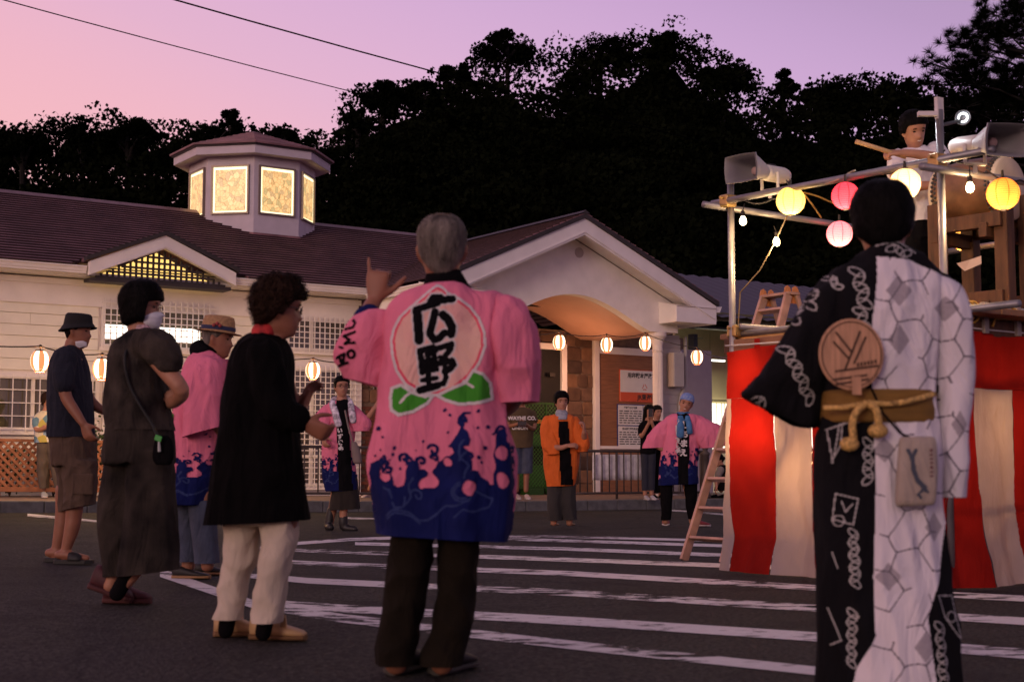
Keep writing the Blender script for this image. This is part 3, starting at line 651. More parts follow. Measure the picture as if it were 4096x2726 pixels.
# ================================================================ LATTICE FENCE, RAILINGS, BARRIER
def ppt(s, off, z=0.0):   # along the kerb line: s metres from KA, off metres behind the kerb face
    q = KA + KD * s + KN * off; return V((q.x, q.y, gz(q.x) + .165 + z))
def s_of(px, off):
    best = None
    r = ray(px, 1900); a = KA + KN * off
    # solve a + KD*s = lambda*r in xy
    det = KD.x * (-r.y) + r.x * KD.y
    return ((-a.x) * (-r.y) + r.x * (-a.y)) / det if abs(det) > 1e-9 else 0
WOOD = mat('lattice_wood', (.30, .12, .055), .6, .25, 8, .2, 40)
def lattice():
    off = 2.3; s0 = s_of(-260, off); s1 = s_of(440, off)
    r = root('lattice_fence', 'low brown wooden lattice fence below the station windows', 'fence', ppt(s0, off), 0)
    zb, zt = .16, .86
    def rail(name, a, b, z0, z1, t=.05):
        mb = MB(); q = [ppt(a, off - t / 2), ppt(b, off - t / 2), ppt(b, off + t / 2), ppt(a, off + t / 2)]
        mb.add([x + Z * z0 for x in q] + [x + Z * z1 for x in q], [(0,3,2,1),(4,5,6,7),(0,1,5,4),(1,2,6,5),(2,3,7,6),(3,0,4,7)]); o = mb.build(name, WOOD, r); fix_normals(o); bevel(o, .006, 1)
    rail('top_rail', s0, s1, zt, zt + .05, .08); rail('bottom_rail', s0, s1, zb - .08, zb)
    n = 0
    for sgn, o2 in ((1, .012), (-1, -.012)):
        s = s0 - .7
        while s < s1 + .7:
            a, b = (s, s + .7 * sgn); za, zc = zb, zt
            def cl(x, za=zb): return x
            pts = []
            # clip the slat to the panel
            t0, t1 = 0.0, 1.0
            if b > a: t0 = max(0, (s0 - a) / (b - a)); t1 = min(1, (s1 - a) / (b - a))
            else: t0 = max(0, (s1 - a) / (b - a)); t1 = min(1, (s0 - a) / (b - a))
            if t1 - t0 > .08:
                A = ppt(a + (b - a) * t0, off + o2) + Z * (za + (zc - za) * t0); B = ppt(a + (b - a) * t1, off + o2) + Z * (za + (zc - za) * t1)
                d = (B - A).normalized(); w_ = d.cross(KN).normalized() * .021; t_ = KN * .011
                mb = MB(); mb.add([A - w_ - t_, A + w_ - t_, A + w_ + t_, A - w_ + t_, B - w_ - t_, B + w_ - t_, B + w_ + t_, B - w_ + t_], [(0,1,2,3),(7,6,5,4),(0,4,5,1),(1,5,6,2),(2,6,7,3),(3,7,4,0)])
                o = mb.build('lattice_slat', WOOD, r); fix_normals(o)
            s += .125
    for x in (s0, (s0 + s1) / 2 - .4, s1): 
        mb = MB(); p = ppt(x, off + .06); mb.box((p.x - .04, p.y - .04, p.z - .05), (p.x + .04, p.y + .04, p.z + zt + .0)); mb.build('post', WOOD, r)
lattice()
STEEL = mat('railing_steel', (.075, .058, .052), .55, .2, metal=.3)
def railing(px0, px1, off, sp, label, h=.86):
    s0, s1 = s_of(px0, off), s_of(px1, off)
    r = root('pavement_railing', label, 'railing', ppt(s0, off), 0, 'steel railings along the pavement')
    for nm, z in (('top_rail', h), ('bottom_rail', .11)):
        mb = MB(); mb.tube([ppt(s0 + (s1 - s0) * i / 8, off, z) for i in range(9)], .026 if z > .5 else .022, 10); mb.build(nm, STEEL, r, smooth=True)
    n = max(2, int((s1 - s0) / sp))
    for i in range(n + 1):
        s = s0 + (s1 - s0) * i / n; mb = MB(); post = i % 6 == 0
        mb.tube([ppt(s, off, 0 if post else .11), ppt(s, off, h)], .022 if post else .012, 8); mb.build('post' if post else 'baluster', STEEL, r, smooth=True)
    return s0, s1
railing(1160, 1545, .75, .21, 'dark steel pavement railing in front of the brick wall left of the porch')
railing(2290, 2830, .75, .15, 'dark steel pavement railing in front of the plywood wall below the porch')
def sheet():
    off = .80; s0, s1 = s_of(2372, off), s_of(2655, off); r0 = ppt(s0, off)
    mb = MB(); n = 40; rows = []
    for z in (.34, .46, .6, .72, .80): rows.append([ppt(s0 + (s1 - s0) * i / n, off + .010 * math.sin(i * 1.7 + z * 4) + .012, z) for i in range(n + 1)])
    mb.loft(rows, closed=False, caps=False); o = mb.build('cloth_banner', mat('banner_cloth', (.72, .68, .68), .9, .2, 9, .2, 40), smooth=True, origin=r0)
    so_ = o.modifiers.new('thickness', 'SOLIDIFY'); so_.thickness = .003
    o['label'] = 'plain white cloth banner tied inside the steel railing'; o['category'] = 'banner'
sheet()
def bollard(px, off):
    s = s_of(px, off); p = ppt(s, off); mb = MB()
    prof = [(.10, 0), (.10, .06), (.075, .08), (.07, .78), (.085, .80), (.085, .84), (.05, .86), (.045, .885), (.06, .92), (.05, .97), (.015, .99)]
    mb.loft([[p + V((r_ * math.cos(a), r_ * math.sin(a), z)) for a in [2 * math.pi * k / 16 for k in range(16)]] for r_, z in prof])
    o = mb.build('bollard', mat('bollard_brown', (.055, .04, .035), .55, .2), smooth=True, origin=p); o['label'] = 'dark round post with ball top ending the railing near the ladder'; o['category'] = 'post'
bollard(2822, .55)
def barrier():
    GRN = mat('barrier_green', (.016, .06, .006), .5, .12); GRM = mat('barrier_mesh', (.06, .22, .03), .5, .1)
    p_ = .35; ua = P0(1990, 1700)[0] + .1; ub = onw(2250, 1700, p_)[0]
    r = root('mesh_barrier', 'green mesh construction barrier panel blocking the dark doorway', 'barrier', BW(ua, p_, .165), PHI)
    def pl(name, a, b, c, d, q0, q1, m): mb = MB(); mb.box((a, q0, c), (b, q1, d), BW); o = mb.build(name, m, r); fix_normals(o); return o
    z0, z1 = .30, 2.05
    for a in (ua, (ua + ub) / 2 + .2, ub - .04): pl('post', a, a + .04, .2, z1, p_ - .02, p_ + .02, GRN)
    for z in (z0, 1.15, z1 - .04): pl('crossbar', ua + .041, ub - .041, z, z + .035, p_ - .018, p_ + .018, GRN)
    pl('kick_panel', ua + .05, ub - .05, z0 + .05, .78, p_ - .012, p_ - .002, GRN); pl('upper_panel', ua + .05, ub - .05, 1.19, 1.40, p_ - .012, p_ - .002, GRN)
    mb = MB(); h = z1 - z0; x = ua - h
    while x < ub:
        for sg in (1, -1):
            a = x if sg > 0 else x + h; pts = []
            for t in (0, 1):
                pts.append((a + sg * h * t, z0 + h * t))
            (xa, za), (xb, zb) = pts
            t0, t1 = 0, 1
            lo_, hi_ = sorted((xa, xb))
            f = lambda X: (X - xa) / (xb - xa)
            ts = sorted((f(max(lo_, ua)), f(min(hi_, ub))))
            if min(hi_, ub) - max(lo_, ua) < .02: continue
            A = BW(xa + (xb - xa) * ts[0], p_ + .004 * sg, za + (zb - za) * ts[0]); B = BW(xa + (xb - xa) * ts[1], p_ + .004 * sg, za + (zb - za) * ts[1]); mb.tube([A, B], .004, 4, False)
        x += .085
    mb.build('wire_mesh', GRM, r, kind='stuff')
    for a in (ub - .32, ua + .3): pl('foot_block', a, a + .36, .17, .30, p_ - .12, p_ + .2, GRN)
    pl('warning_stripe', ua + .06, ub - .06, 1.62, 1.70, p_ - .03, p_ - .02, mat('stripe_orange', (.45, .16, .04), .6))
barrier()
# shrub behind the fence
def leaves(name, m, pts, size, parent=None, n=1, **k):
    """many small leaf faces at the given points (numpy Nx3)"""
    N = len(pts); a = np.random.normal(size=(N, 3)); a /= np.linalg.norm(a, axis=1)[:, None]; b = np.random.normal(size=(N, 3)); b -= a * (a * b).sum(1)[:, None]; b /= np.linalg.norm(b, axis=1)[:, None]
    s = (size * np.random.uniform(.6, 1.4, N))[:, None]; a *= s * .5; b *= s
    q = np.stack([pts - b * .5, pts + a * .8, pts + b * .5, pts - a * .8], 1).reshape(-1, 3)
    if parent is not None:
        I = np.array(inv_of(parent)); q = q @ I[:3, :3].T + I[:3, 3]
    me = bpy.data.meshes.new(name); me.vertices.add(4 * N); me.vertices.foreach_set('co', q.astype(np.float32).ravel())
    me.loops.add(4 * N); me.loops.foreach_set('vertex_index', np.arange(4 * N, dtype=np.int32)); me.polygons.add(N); me.polygons.foreach_set('loop_start', np.arange(0, 4 * N, 4, dtype=np.int32)); me.update(calc_edges=True); me.materials.append(m)
    o = bpy.data.objects.new(name, me); COL.objects.link(o)
    if parent is not None: o.parent = parent
    for kk, v in k.items(): o[kk] = v
    return o
LEAF = mat('shrub_leaf', (.05, .09, .025), .6, .4, 5)
def shrub(px, off, h, label):
    p = ppt(s_of(px, off), off); r = root('shrub', label, 'shrub', p, 0, 'shrubs behind the lattice fence'); mb = MB()
    for k in range(6):
        a = random.uniform(0, 6.28); mb.tube([p, p + V((.1 * math.cos(a), .1 * math.sin(a), h * .5)), p + V((.18 * math.cos(a), .18 * math.sin(a), h))], [.012, .008, .004], 5)
    mb.build('stem', mat('stem_brown', (.07, .045, .03), .8), r)
    P = np.random.normal(size=(500, 3)) * np.array([.17, .14, h * .22]) + np.array([p.x, p.y, p.z + h * .62]); leaves('foliage', LEAF, P, .06, r)
shrub(385, 2.75, 1.15, 'small leafy shrub rising above the lattice fence top rail'); shrub(40, 2.8, .75, 'low leafy shrub showing through the lattice at the left edge'); shrub(215, 2.75, .65, 'low leafy shrub showing through the lattice beside the printed shirt')
# ================================================================ STRING OF FESTIVAL LANTERNS
def striped_mat():
    m = bpy.data.materials.new('striped_lantern_paper'); m.use_nodes = True; n = m.node_tree; P = n.nodes['Principled BSDF']
    t = n.nodes.new('ShaderNodeTexCoord'); sp = n.nodes.new('ShaderNodeSeparateXYZ'); n.links.new(t.outputs['Object'], sp.inputs[0])
    at_ = n.nodes.new('ShaderNodeMath'); at_.operation = 'ARCTAN2'; n.links.new(sp.outputs['Y'], at_.inputs[0]); n.links.new(sp.outputs['X'], at_.inputs[1])
    k = n.nodes.new('ShaderNodeMath'); k.operation = 'MULTIPLY'; k.inputs[1].default_value = 5.0; n.links.new(at_.outputs[0], k.inputs[0])
    s_ = n.nodes.new('ShaderNodeMath'); s_.operation = 'SINE'; n.links.new(k.outputs[0], s_.inputs[0])
    g = n.nodes.new('ShaderNodeMath'); g.operation = 'GREATER_THAN'; g.inputs[1].default_value = 0.0; n.links.new(s_.outputs[0], g.inputs[0])
    mx = n.nodes.new('ShaderNodeMix'); mx.data_type = 'RGBA'; mx.inputs['A'].default_value = (.80, .20, .07, 1); mx.inputs['B'].default_value = (1.0, .80, .52, 1); n.links.new(g.outputs[0], mx.inputs['Factor'])
    st_ = n.nodes.new('ShaderNodeMix'); st_.data_type = 'FLOAT'; st_.inputs['A'].default_value = 1.5; st_.inputs['B'].default_value = 3.2; n.links.new(g.outputs[0], st_.inputs['Factor'])
    n.links.new(mx.outputs['Result'], P.inputs['Base Color']); n.links.new(mx.outputs['Result'], P.inputs['Emission Color']); n.links.new(st_.outputs[0], P.inputs['Emission Strength'])
    wv = n.nodes.new('ShaderNodeTexWave'); wv.bands_direction = 'Z'; wv.inputs['Scale'].default_value = 22; n.links.new(t.outputs['Object'], wv.inputs['Vector'])
    b = n.nodes.new('ShaderNodeBump'); b.inputs['Strength'].default_value = .5; n.links.new(wv.outputs['Fac'], b.inputs['Height']); n.links.new(b.outputs['Normal'], P.inputs['Normal'])
    return m
STRIPE = striped_mat(); BLACK = mat('lantern_black', (.02, .015, .012), .6); CORD = mat('cord_black', (.02, .018, .02), .7)
_lan = {}
def lantern(px, py, D, wpx, hpx, label, power=55.0):
    """red-and-white paper lantern: centre in the photo, distance, width and height in photo pixels"""
    c = at(px, py, D); k = D / F; w_, h_ = wpx * k / 2, hpx * k / 2
    r = root('paper_lantern', label, 'lantern', c, 0, 'red and white paper lanterns on the string')
    if not _lan:
        n = 40; prof = [(.50, .96), (.66, .88), (.86, .62), (.97, .30), (1.0, .02), (.96, -.32), (.82, -.66), (.62, -.90), (.50, -.97)]
        mb = MB(); mb.loft([[V((x * math.cos(2 * math.pi * i / n), x * math.sin(2 * math.pi * i / n), z)) for i in range(n)] for x, z in prof], caps=False); s = mb.build('shade', STRIPE, smooth=True, origin=(0, 0, 0)); _lan['shade'] = s.data; bpy.data.objects.remove(s)
        for nm, z0, z1 in (('top_ring', .95, 1.07), ('bottom_ring', -1.07, -.96)):
            mb = MB(); mb.loft([[V((x * math.cos(2 * math.pi * i / 20), x * math.sin(2 * math.pi * i / 20), z)) for i in range(20)] for x, z in ((.50, z0), (.53, z0), (.53, z1), (.47, z1))], caps=False); s = mb.build(nm, BLACK if nm[0] == 't' else mat('ring_red', (.35, .06, .03), .6), origin=(0, 0, 0)); _lan[nm] = s.data; bpy.data.objects.remove(s)
        mb = MB(); mb.tube([V((0, 0, 1.0)), V((.0, 0, 1.5))], .06, 6); mb.ball((0, 0, 1.45), .2, .2, .17); s = mb.build('socket', BLACK, origin=(0, 0, 0)); _lan['socket'] = s.data; bpy.data.objects.remove(s)
    rot = random.uniform(0, .35) + .2
    for nm, me in _lan.items():
        o = bpy.data.objects.new(nm, me); COL.objects.link(o); o.parent = r; o.scale = (w_, w_, h_); o.rotation_euler = (0, 0, rot)
    pl = bpy.data.lights.new('lantern_bulb', 'POINT'); pl.energy = power; pl.color = (1, .58, .25); pl.shadow_soft_size = .06
    lo = bpy.data.objects.new('bulb_light', pl); COL.objects.link(lo); lo.parent = r; lo.location = (0, 0, -h_ * 1.25)
    return c + Z * (h_ * 1.45)
LT = []
for a in ((160, 1443, 20.5, 74, 82, 'paper lantern hanging left of the man in the bucket hat'), (407, 1475, 21.0, 74, 82, 'paper lantern between the bucket hat man and the masked woman'), (668, 1480, 22.0, 70, 80, 'paper lantern mostly hidden behind the masked woman and straw hat man'),
          (1252, 1481, 24.3, 58, 66, 'paper lantern above the woman with towel and glasses')): LT.append(lantern(*a))
LP = []
for a in ((2237, 1368, 26.0, 50, 56, 'paper lantern in front of the dark doorway'), (2427, 1378, 26.5, 48, 55, 'paper lantern above the brown plywood and notice board'), (2581, 1372, 27.0, 47, 55, 'paper lantern just left of the white column'), (2788, 1428, 25.5, 48, 55, 'paper lantern right of the porch in front of the grey partition')): LP.append(lantern(*a, power=9))
def cable(name, pts, r, label, cat='cable', m=None, sag=0.0):
    P = [V(p) for p in pts]; out = []
    for a, b in zip(P, P[1:]):
        for i in range(8): t = i / 8; out.append(a.lerp(b, t) - Z * (sag * 4 * t * (1 - t)))
    out.append(P[-1]); mb = MB(); mb.tube(out, r, 6); o = mb.build(name, m or CORD, smooth=True, origin=P[0]); o['label'] = label; o['category'] = cat; return o
cable('lantern_cable', [at(-300, 1350, 19.5)] + LT + [at(1420, 1440, 25)], .010, 'thin black cable carrying the lanterns along the siding wall', sag=.05)
cable('lantern_cable', [at(1420, 1430, 25), at(2000, 1330, 25.8)] + LP[:3] + [LP[3], at(2945, 1435, 11.0)], .008, 'thin black cable carrying the lanterns across the porch to the stage', sag=.05)
# warm downlight in the porch vault that lights its ceiling
def wall_lamp():
    q = BW(acu + 1.0, .35, 2.75); r = root('porch_lamp', 'small warm uplight on the back wall lighting the porch vault', 'lamp', BW(acu + 1.0, .03, 2.65), PHI)
    mb = MB(); mb.box((acu + .93, .05, 2.60), (acu + 1.07, .16, 2.68), BW); mb.build('bracket', BLACK, r)
    pl = bpy.data.lights.new('porch_bulb', 'POINT'); pl.energy = 38; pl.color = (1, .47, .25); pl.shadow_soft_size = .12
    lo = bpy.data.objects.new('porch_bulb_light', pl); COL.objects.link(lo); lo.parent = r; lo.location = ROOTS[r] @ BW(acu + 1.0, 1.0, 2.6)
wall_lamp()
# ================================================================ HILL, FOREST, TREES
SKY = [(-700, 560), (0, 540), (60, 540), (130, 555), (200, 545), (280, 510), (320, 495), (370, 500), (420, 505), (470, 490), (520, 500), (580, 520), (620, 560), (680, 600), (720, 580), (790, 560), (850, 530), (900, 500), (960, 510), (1010, 545), (1060, 560), (1110, 560), (1190, 570), (1240, 610), (1300, 600), (1345, 580), (1390, 540), (1420, 460), (1440, 400), (1490, 350), (1560, 345), (1640, 350), (1700, 335), (1760, 310), (1820, 290), (1870, 300), (1910, 260), (1960, 215), (2080, 200), (2150, 230), (2230, 240), (2310, 195), (2420, 185), (2520, 195), (2560, 160), (2620, 145), (2690, 160), (2740, 210), (2770, 250), (2860, 275), (2940, 285), (3000, 315), (3050, 385), (3140, 365), (3230, 360), (3300, 365), (3420, 365), (3450, 385), (3520, 350), (3590, 345), (3690, 365), (3800, 390), (4096, 380), (4800, 330)]
sx = [p[0] for p in SKY]; sy = [p[1] for p in SKY]
def hill():
    mb = MB(); n = 90; rows = []
    for t in (0, .25, .5, .75, 1.0):
        row = []
        for i in range(n + 1):
            px = -900 + 5900 * i / n; top = float(np.interp(px, sx, sy)) + 190; D = 52 + 58 * t
            p0 = at(px, 1840, 52); p1 = at(px, top, 112); q = p0.lerp(p1, t); q.z += 3 * noise.noise(q * .08) - 3 * t * (1 - t); row.append(q)
        rows.append(row)
    rows.append([p + V((0, 60, -30)) for p in rows[-1]])
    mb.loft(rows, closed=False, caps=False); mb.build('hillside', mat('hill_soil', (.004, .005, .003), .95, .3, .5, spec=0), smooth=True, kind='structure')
hill()
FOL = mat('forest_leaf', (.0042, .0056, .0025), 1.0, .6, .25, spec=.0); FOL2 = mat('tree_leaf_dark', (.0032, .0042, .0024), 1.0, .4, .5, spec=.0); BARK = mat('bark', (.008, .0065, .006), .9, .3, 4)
def crown_pts(c, r, n, flat=.8):
    """points on the upper shells of several lobes around c"""
    out = []; k = random.randint(7, 11)
    for i in range(k):
        a = random.uniform(0, 6.28); e = random.uniform(-.35, .9); rr = r * random.uniform(.35, .72)
        lc = np.array([c.x + rr * math.cos(a), c.y + rr * math.sin(a), c.z + r * flat * e * .75]); lr = r * random.uniform(.26, .5)
        m = n // k; d = np.random.normal(size=(m, 3)); d /= np.linalg.norm(d, axis=1)[:, None]; d[:, 2] = np.where(d[:, 2] < -.3, -d[:, 2], d[:, 2])
        out.append(lc + d * (lr * np.random.uniform(.62, 1.08, m))[:, None] * np.array([1, 1, .72]))
    return np.concatenate(out)
def forest():
    P = []
    for i in range(1000):
        px = random.uniform(-500, 4600); top = float(np.interp(px, sx, sy)) + 50; t = random.random() ** 1.15
        py = top + (1330 - top) * t; D = 108 - 52 * t; r = random.uniform(1.8, 3.6) * (1 - .2 * t)
        P.append(crown_pts(at(px, py, D), r, 300))
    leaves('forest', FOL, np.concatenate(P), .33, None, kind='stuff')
forest()
def tree(px, top, wpx, D, label, hpx=None, n=5200, gaps=.0):
    k = D / F; r = wpx * k / 2; hpx = hpx or wpx * .8; c = at(px, top + hpx * .5, D); base = at(px, top + hpx + 150, D + 2)
    rt = root('hill_tree', label, 'tree', base, 0, 'trees along the hill skyline')
    mb = MB(); mb.tube([base, base.lerp(c, .6), c, c + Z * r * .3], [.22, .18, .14, .05], 7)
    for i in range(7):
        a = random.uniform(0, 6.28); s = base.lerp(c, random.uniform(.55, .95)); e = c + V((r * .75 * math.cos(a), r * .75 * math.sin(a), random.uniform(-.2, .6) * hpx * k * .5)); mb.tube([s, s.lerp(e, .5) + Z * .3, e], [.12, .08, .03], 5)
    mb.build('trunk', BARK, rt)
    flat = hpx / wpx
    out = []; kk = random.randint(13, 18)
    for i in range(kk):
        a = random.uniform(0, 6.28); e = random.uniform(-.5, .95); ru = math.sqrt(max(0, 1 - e * e)) * random.uniform(.45, .85)
        lc = np.array([c.x + r * ru * math.cos(a), c.y + r * ru * math.sin(a), c.z + r * flat * e * .82]); lr = r * random.uniform(.24, .42)
        m = n // kk; d = np.random.normal(size=(m, 3)); d /= np.linalg.norm(d, axis=1)[:, None]
        out.append(lc + d * (lr * np.random.uniform(.35, 1.0, m))[:, None] * np.array([1, 1, .7]))
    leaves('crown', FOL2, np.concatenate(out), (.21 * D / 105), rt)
TREES = [(2030, 128, 260, 106, 'tall umbrella-crowned tree standing above the centre of the ridge', 150), (1830, 245, 170, 104, 'smaller rounded tree just left of the tall umbrella tree', 150),
 (2630, 115, 230, 106, 'highest broad tree on the right part of the ridge', 190), (2400, 158, 330, 106, 'wide dense crown between the two tallest ridge trees', 170), (2890, 248, 260, 104, 'low broad tree on the falling ridge right of the highest tree', 150),
 (3135, 268, 120, 108, 'narrow layered tree standing alone on the right skyline', 170), (3580, 320, 240, 104, 'open-branched tree near the pine on the right skyline', 170), (3440, 350, 130, 106, 'small bushy tree left of the open-branched tree near the pine', 110),
 (1530, 318, 220, 100, 'tree at the steep left shoulder of the big hill', 200), (1430, 420, 110, 98, 'thin tree on the steep left edge of the big hill', 160), (1700, 318, 170, 102, 'dense tree between the hill shoulder and the umbrella tree', 150),
 (925, 430, 110, 96, 'tall ragged tree behind the left side of the lantern tower', 160), (860, 505, 190, 94, 'low spreading tree left of the lantern tower roof', 130), (1130, 505, 140, 96, 'isolated round tree just right of the lantern tower roof', 110),
 (510, 480, 250, 94, 'broad domed tree left of centre above the long roof', 170), (330, 485, 170, 94, 'tall dark tree above the left roof ridge', 170), (90, 520, 250, 92, 'sparse feathery tree at the left edge of the picture', 140), (1290, 590, 130, 95, 'low tree in the dip between the tower and the big hill', 110), (3290, 345, 200, 106, 'flat-topped tree right of the lone layered tree', 100)]
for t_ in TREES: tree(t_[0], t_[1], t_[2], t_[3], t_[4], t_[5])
# ---- pine at the right edge
def pine():
    D = 34.0; base = at(4230, 1900, D); base.z = .2
    r = root('pine_tree', 'large dark pine tree with needle tufts at the right edge', 'tree', base)
    top = at(4150, -60, D)
    mb = MB(); trunk = [base, base.lerp(top, .5) + V((.25, 0, 0)), top]; mb.tube(trunk, [.28, .2, .08], 8)
    tips = [(3730, 255, 0), (3715, 340, .5), (3760, 420, -.5), (3800, 190, .3), (3860, 130, -.2), (3905, 95, .4), (3950, 50, 0), (4010, 30, .5), (4070, 20, 0), (3840, 250, .6), (3900, 210, -.4), (3960, 150, .2), (4020, 120, -.3), (4070, 110, .4), (3790, 310, .2), (3850, 330, -.4), (3920, 300, .3), (3990, 260, -.2), (4050, 210, .3), (3760, 500, .4), (3840, 450, 0), (3920, 420, .5), (4000, 370, 0), (4060, 330, -.4), (4080, 430, .2), (3970, 480, -.3), (3880, 540, .3), (4050, 540, .1), (3720, 600, 0), (3800, 620, .4), (3960, 620, -.2), (4070, 650, .3), (3700, 420, .6), (4130, 60, 0), (4180, 150, .3), (4140, 280, 0), (4200, 400, .2)]
    T = []
    for (px, py, dd) in tips:
        e = at(px, py, D + dd * 1.5); hz = e.z - .5; t = max(.2, min(.95, (hz - base.z) / (top.z - base.z))); s = base.lerp(top, t)
        mid = s.lerp(e, .55) + Z * random.uniform(-.2, .25); mb.tube([s, mid, e], [.045, .025, .010], 5)
        T.append(e)
        for _ in range(17):
            q = mid.lerp(e, random.uniform(.3, 1.05)) + V((random.gauss(0, .22), random.gauss(0, .25), random.gauss(.06, .16))); T.append(q); mb.tube([mid.lerp(e, .6), q], [.012, .008], 4, False)
    mb.build('trunk', BARK, r)
    vs = []; fs = []
    I = inv_of(r)
    for q in T:
        ax = V((random.gauss(0, .5), random.gauss(0, .5), 1)).normalized()
        for _ in range(80):
            d = (ax * random.uniform(.1, 1) + V((random.gauss(0, 1), random.gauss(0, 1), random.gauss(0, .7))).normalized()).normalized(); L = random.uniform(.16, .26); x = d.orthogonal().normalized() * .011
            k = len(vs); vs += [I @ (q - x), I @ (q + x), I @ (q + d * L)]; fs.append((k, k + 1, k + 2))
    me = bpy.data.meshes.new('needles'); me.from_pydata([tuple(v) for v in vs], [], fs); me.materials.append(FOL2); o = bpy.data.objects.new('crown', me); COL.objects.link(o); o.parent = r
pine()
# ---- overhead power lines
def pline(a, b, label, r):
    P = [at(*a), at(*b)]; out = []
    for i in range(17): t = i / 16; out.append(P[0].lerp(P[1], t) - Z * (.5 * 4 * t * (1 - t)))
    mb = MB(); mb.tube(out, r, 6); o = mb.build('power_line', mat('cable_dark', (.003, .003, .003), 1.0, spec=0), smooth=True, origin=P[0]); o['label'] = label; o['category'] = 'power line'; return out
o1 = pline((-260, -75, 30), (3300, 760, 75), 'lower thin power line crossing the pink sky', .016)
pline((400, -85, 30), (4300, 880, 75), 'upper thicker power line crossing the sky to the ridge', .022)
# ================================================================ FESTIVAL STAGE (right)
E1 = V((.565, -.825, 0)); E2 = V((.825, .565, 0)); S0 = V((1.62, 10.4, 0)); SL = 1.91; SB = 2.25; DECK = 1.74
def SW(a, b, z=0.0): return S0 + E1 * a + E2 * b + Z * z
GALV = mat('galvanised_steel', (.26, .245, .255), .45, .25, 6, .15, 60, metal=.6); BRASS = mat('clamp_brass', (.45, .30, .12), .4, .2, metal=.8)
TIMB = mat('stage_timber', (.085, .036, .016), .7, .35, 4, .3, 30, stretch=(6, 6, 1)); TIMB2 = mat('stage_plank', (.24, .12, .06), .7, .3, 5, .3, 30)
stage = root('festival_stage', 'raised festival stage of steel pipes and timber behind the striped curtain', 'stage', S0)
def pipe(name, pts, r=.0245, m=None, parent=None): mb = MB(); mb.tube(pts, r, 14); return mb.build(name, m or GALV, parent or stage, smooth=False) if False else mb.build(name, m or GALV, parent or stage, smooth=True)
def obox(name, c, ax, ay, az, m, parent, bev=.0, **k):
    """box from a centre and three half-axis vectors"""
    mb = MB(); vs = [c + ax * i + ay * j + az * k_ for k_ in (-1, 1) for i, j in ((-1, -1), (1, -1), (1, 1), (-1, 1))]
    mb.add(vs, [(0,3,2,1),(4,5,6,7),(0,1,5,4),(1,2,6,5),(2,3,7,6),(3,0,4,7)]); o = mb.build(name, m, parent, **k); fix_normals(o)
    if bev: bevel(o, bev, 2)
    return o
zt1 = at(2930, 735, S0.y).z; P2 = SW(SL, 0); zt2 = at(3790, 440, P2.y).z
for a, b, zt in ((0, 0, zt1), (SL, 0, zt2), (0, SB, 2.8), (SL, SB, 2.9)): pipe('corner_post', [SW(a, b, 0), SW(a, b, zt)])
zA = at(2930, 806, S0.y).z; zA2 = at(3790, 628, P2.y).z
pipe('top_rail', [SW(-.14, -.055, zA - .0), SW(SL + .44, -.055, zA2 - .035 + (zA2 - zA) * .25)])
pipe('top_rail', [SW(-.055, -.22, zA - .035), SW(-.055, SB + .2, zA - .06)]); pipe('top_rail', [SW(SL + .055, -.25, zA2 - .10), SW(SL + .055, SB + .2, zA2 - .05)])
pipe('guard_rail', [SW(0, SB, 2.5), SW(SL, SB, 2.5)]); 
for a in (0.06, SL - .07):
    for z_ in (DECK + .03, 1.2, .5): pipe('ledger', [SW(a, .02, z_), SW(a, SB + .1, z_)], .024)
for b in (0.06, SB): pipe('ledger', [SW(-.1, b, DECK - .02), SW(SL + .5, b, DECK - .02)], .024)
pipe('brace', [SW(.15, .12, .25), SW(1.05, .12, 1.25)], .022)
for q in (SW(0, -.03, zA), SW(SL, -.03, zA2 - .03), SW(SL, .03, DECK), SW(0, .03, DECK)):
    c = obox('clamp', q, E1 * .045, E2 * .05, Z * .045, BRASS, stage, .012); mb = MB(); mb.tube([q - E2 * .08 + Z * .02, q + E2 * .09 + Z * .02], .009, 8); mb.build('clamp_bolt', BRASS, stage)
cap = obox('post_bracket', SW(SL, 0, zt2 + .01), E1 * .012, E2 * .03, Z * .07, mat('bracket_white', (.6, .55, .55), .5), stage); obox('post_bracket_arm', SW(SL, -.03, zt2 - .03) - V((.055, 0, 0)), V((.06, 0, 0)), V((0, .02, 0)), Z * .014, MATS['bracket_white'], stage)
# deck planks and edge beams
for i in range(9):
    b0 = .06 + (SB - .06) * i / 9; b1 = .06 + (SB - .06) * (i + 1) / 9 - .012
    obox('deck_plank', SW(SL / 2, (b0 + b1) / 2, DECK - .03 + random.uniform(-.004, .004)), E1 * (SL / 2 + .2), E2 * ((b1 - b0) / 2), Z * .02, TIMB2, stage, .004)
for a in (-.05, SL - .02): obox('edge_beam', SW(a, SB / 2, DECK - .11), E1 * .045, E2 * (SB / 2), Z * .055, TIMB, stage, .006)
for b in (.03,): obox('edge_beam', SW(SL / 2, b, DECK - .115), E1 * (SL / 2), E2 * .04, Z * .05, TIMB2, stage, .006)
for k in range(4):
    q = SW(SL + .03, .35 + .33 * k, DECK - .05); obox('bracket_strut', q, E1 * .02, E2 * (.022), Z * .10, mat('bracket_grey', (.28, .24, .22), .5), stage, .005)
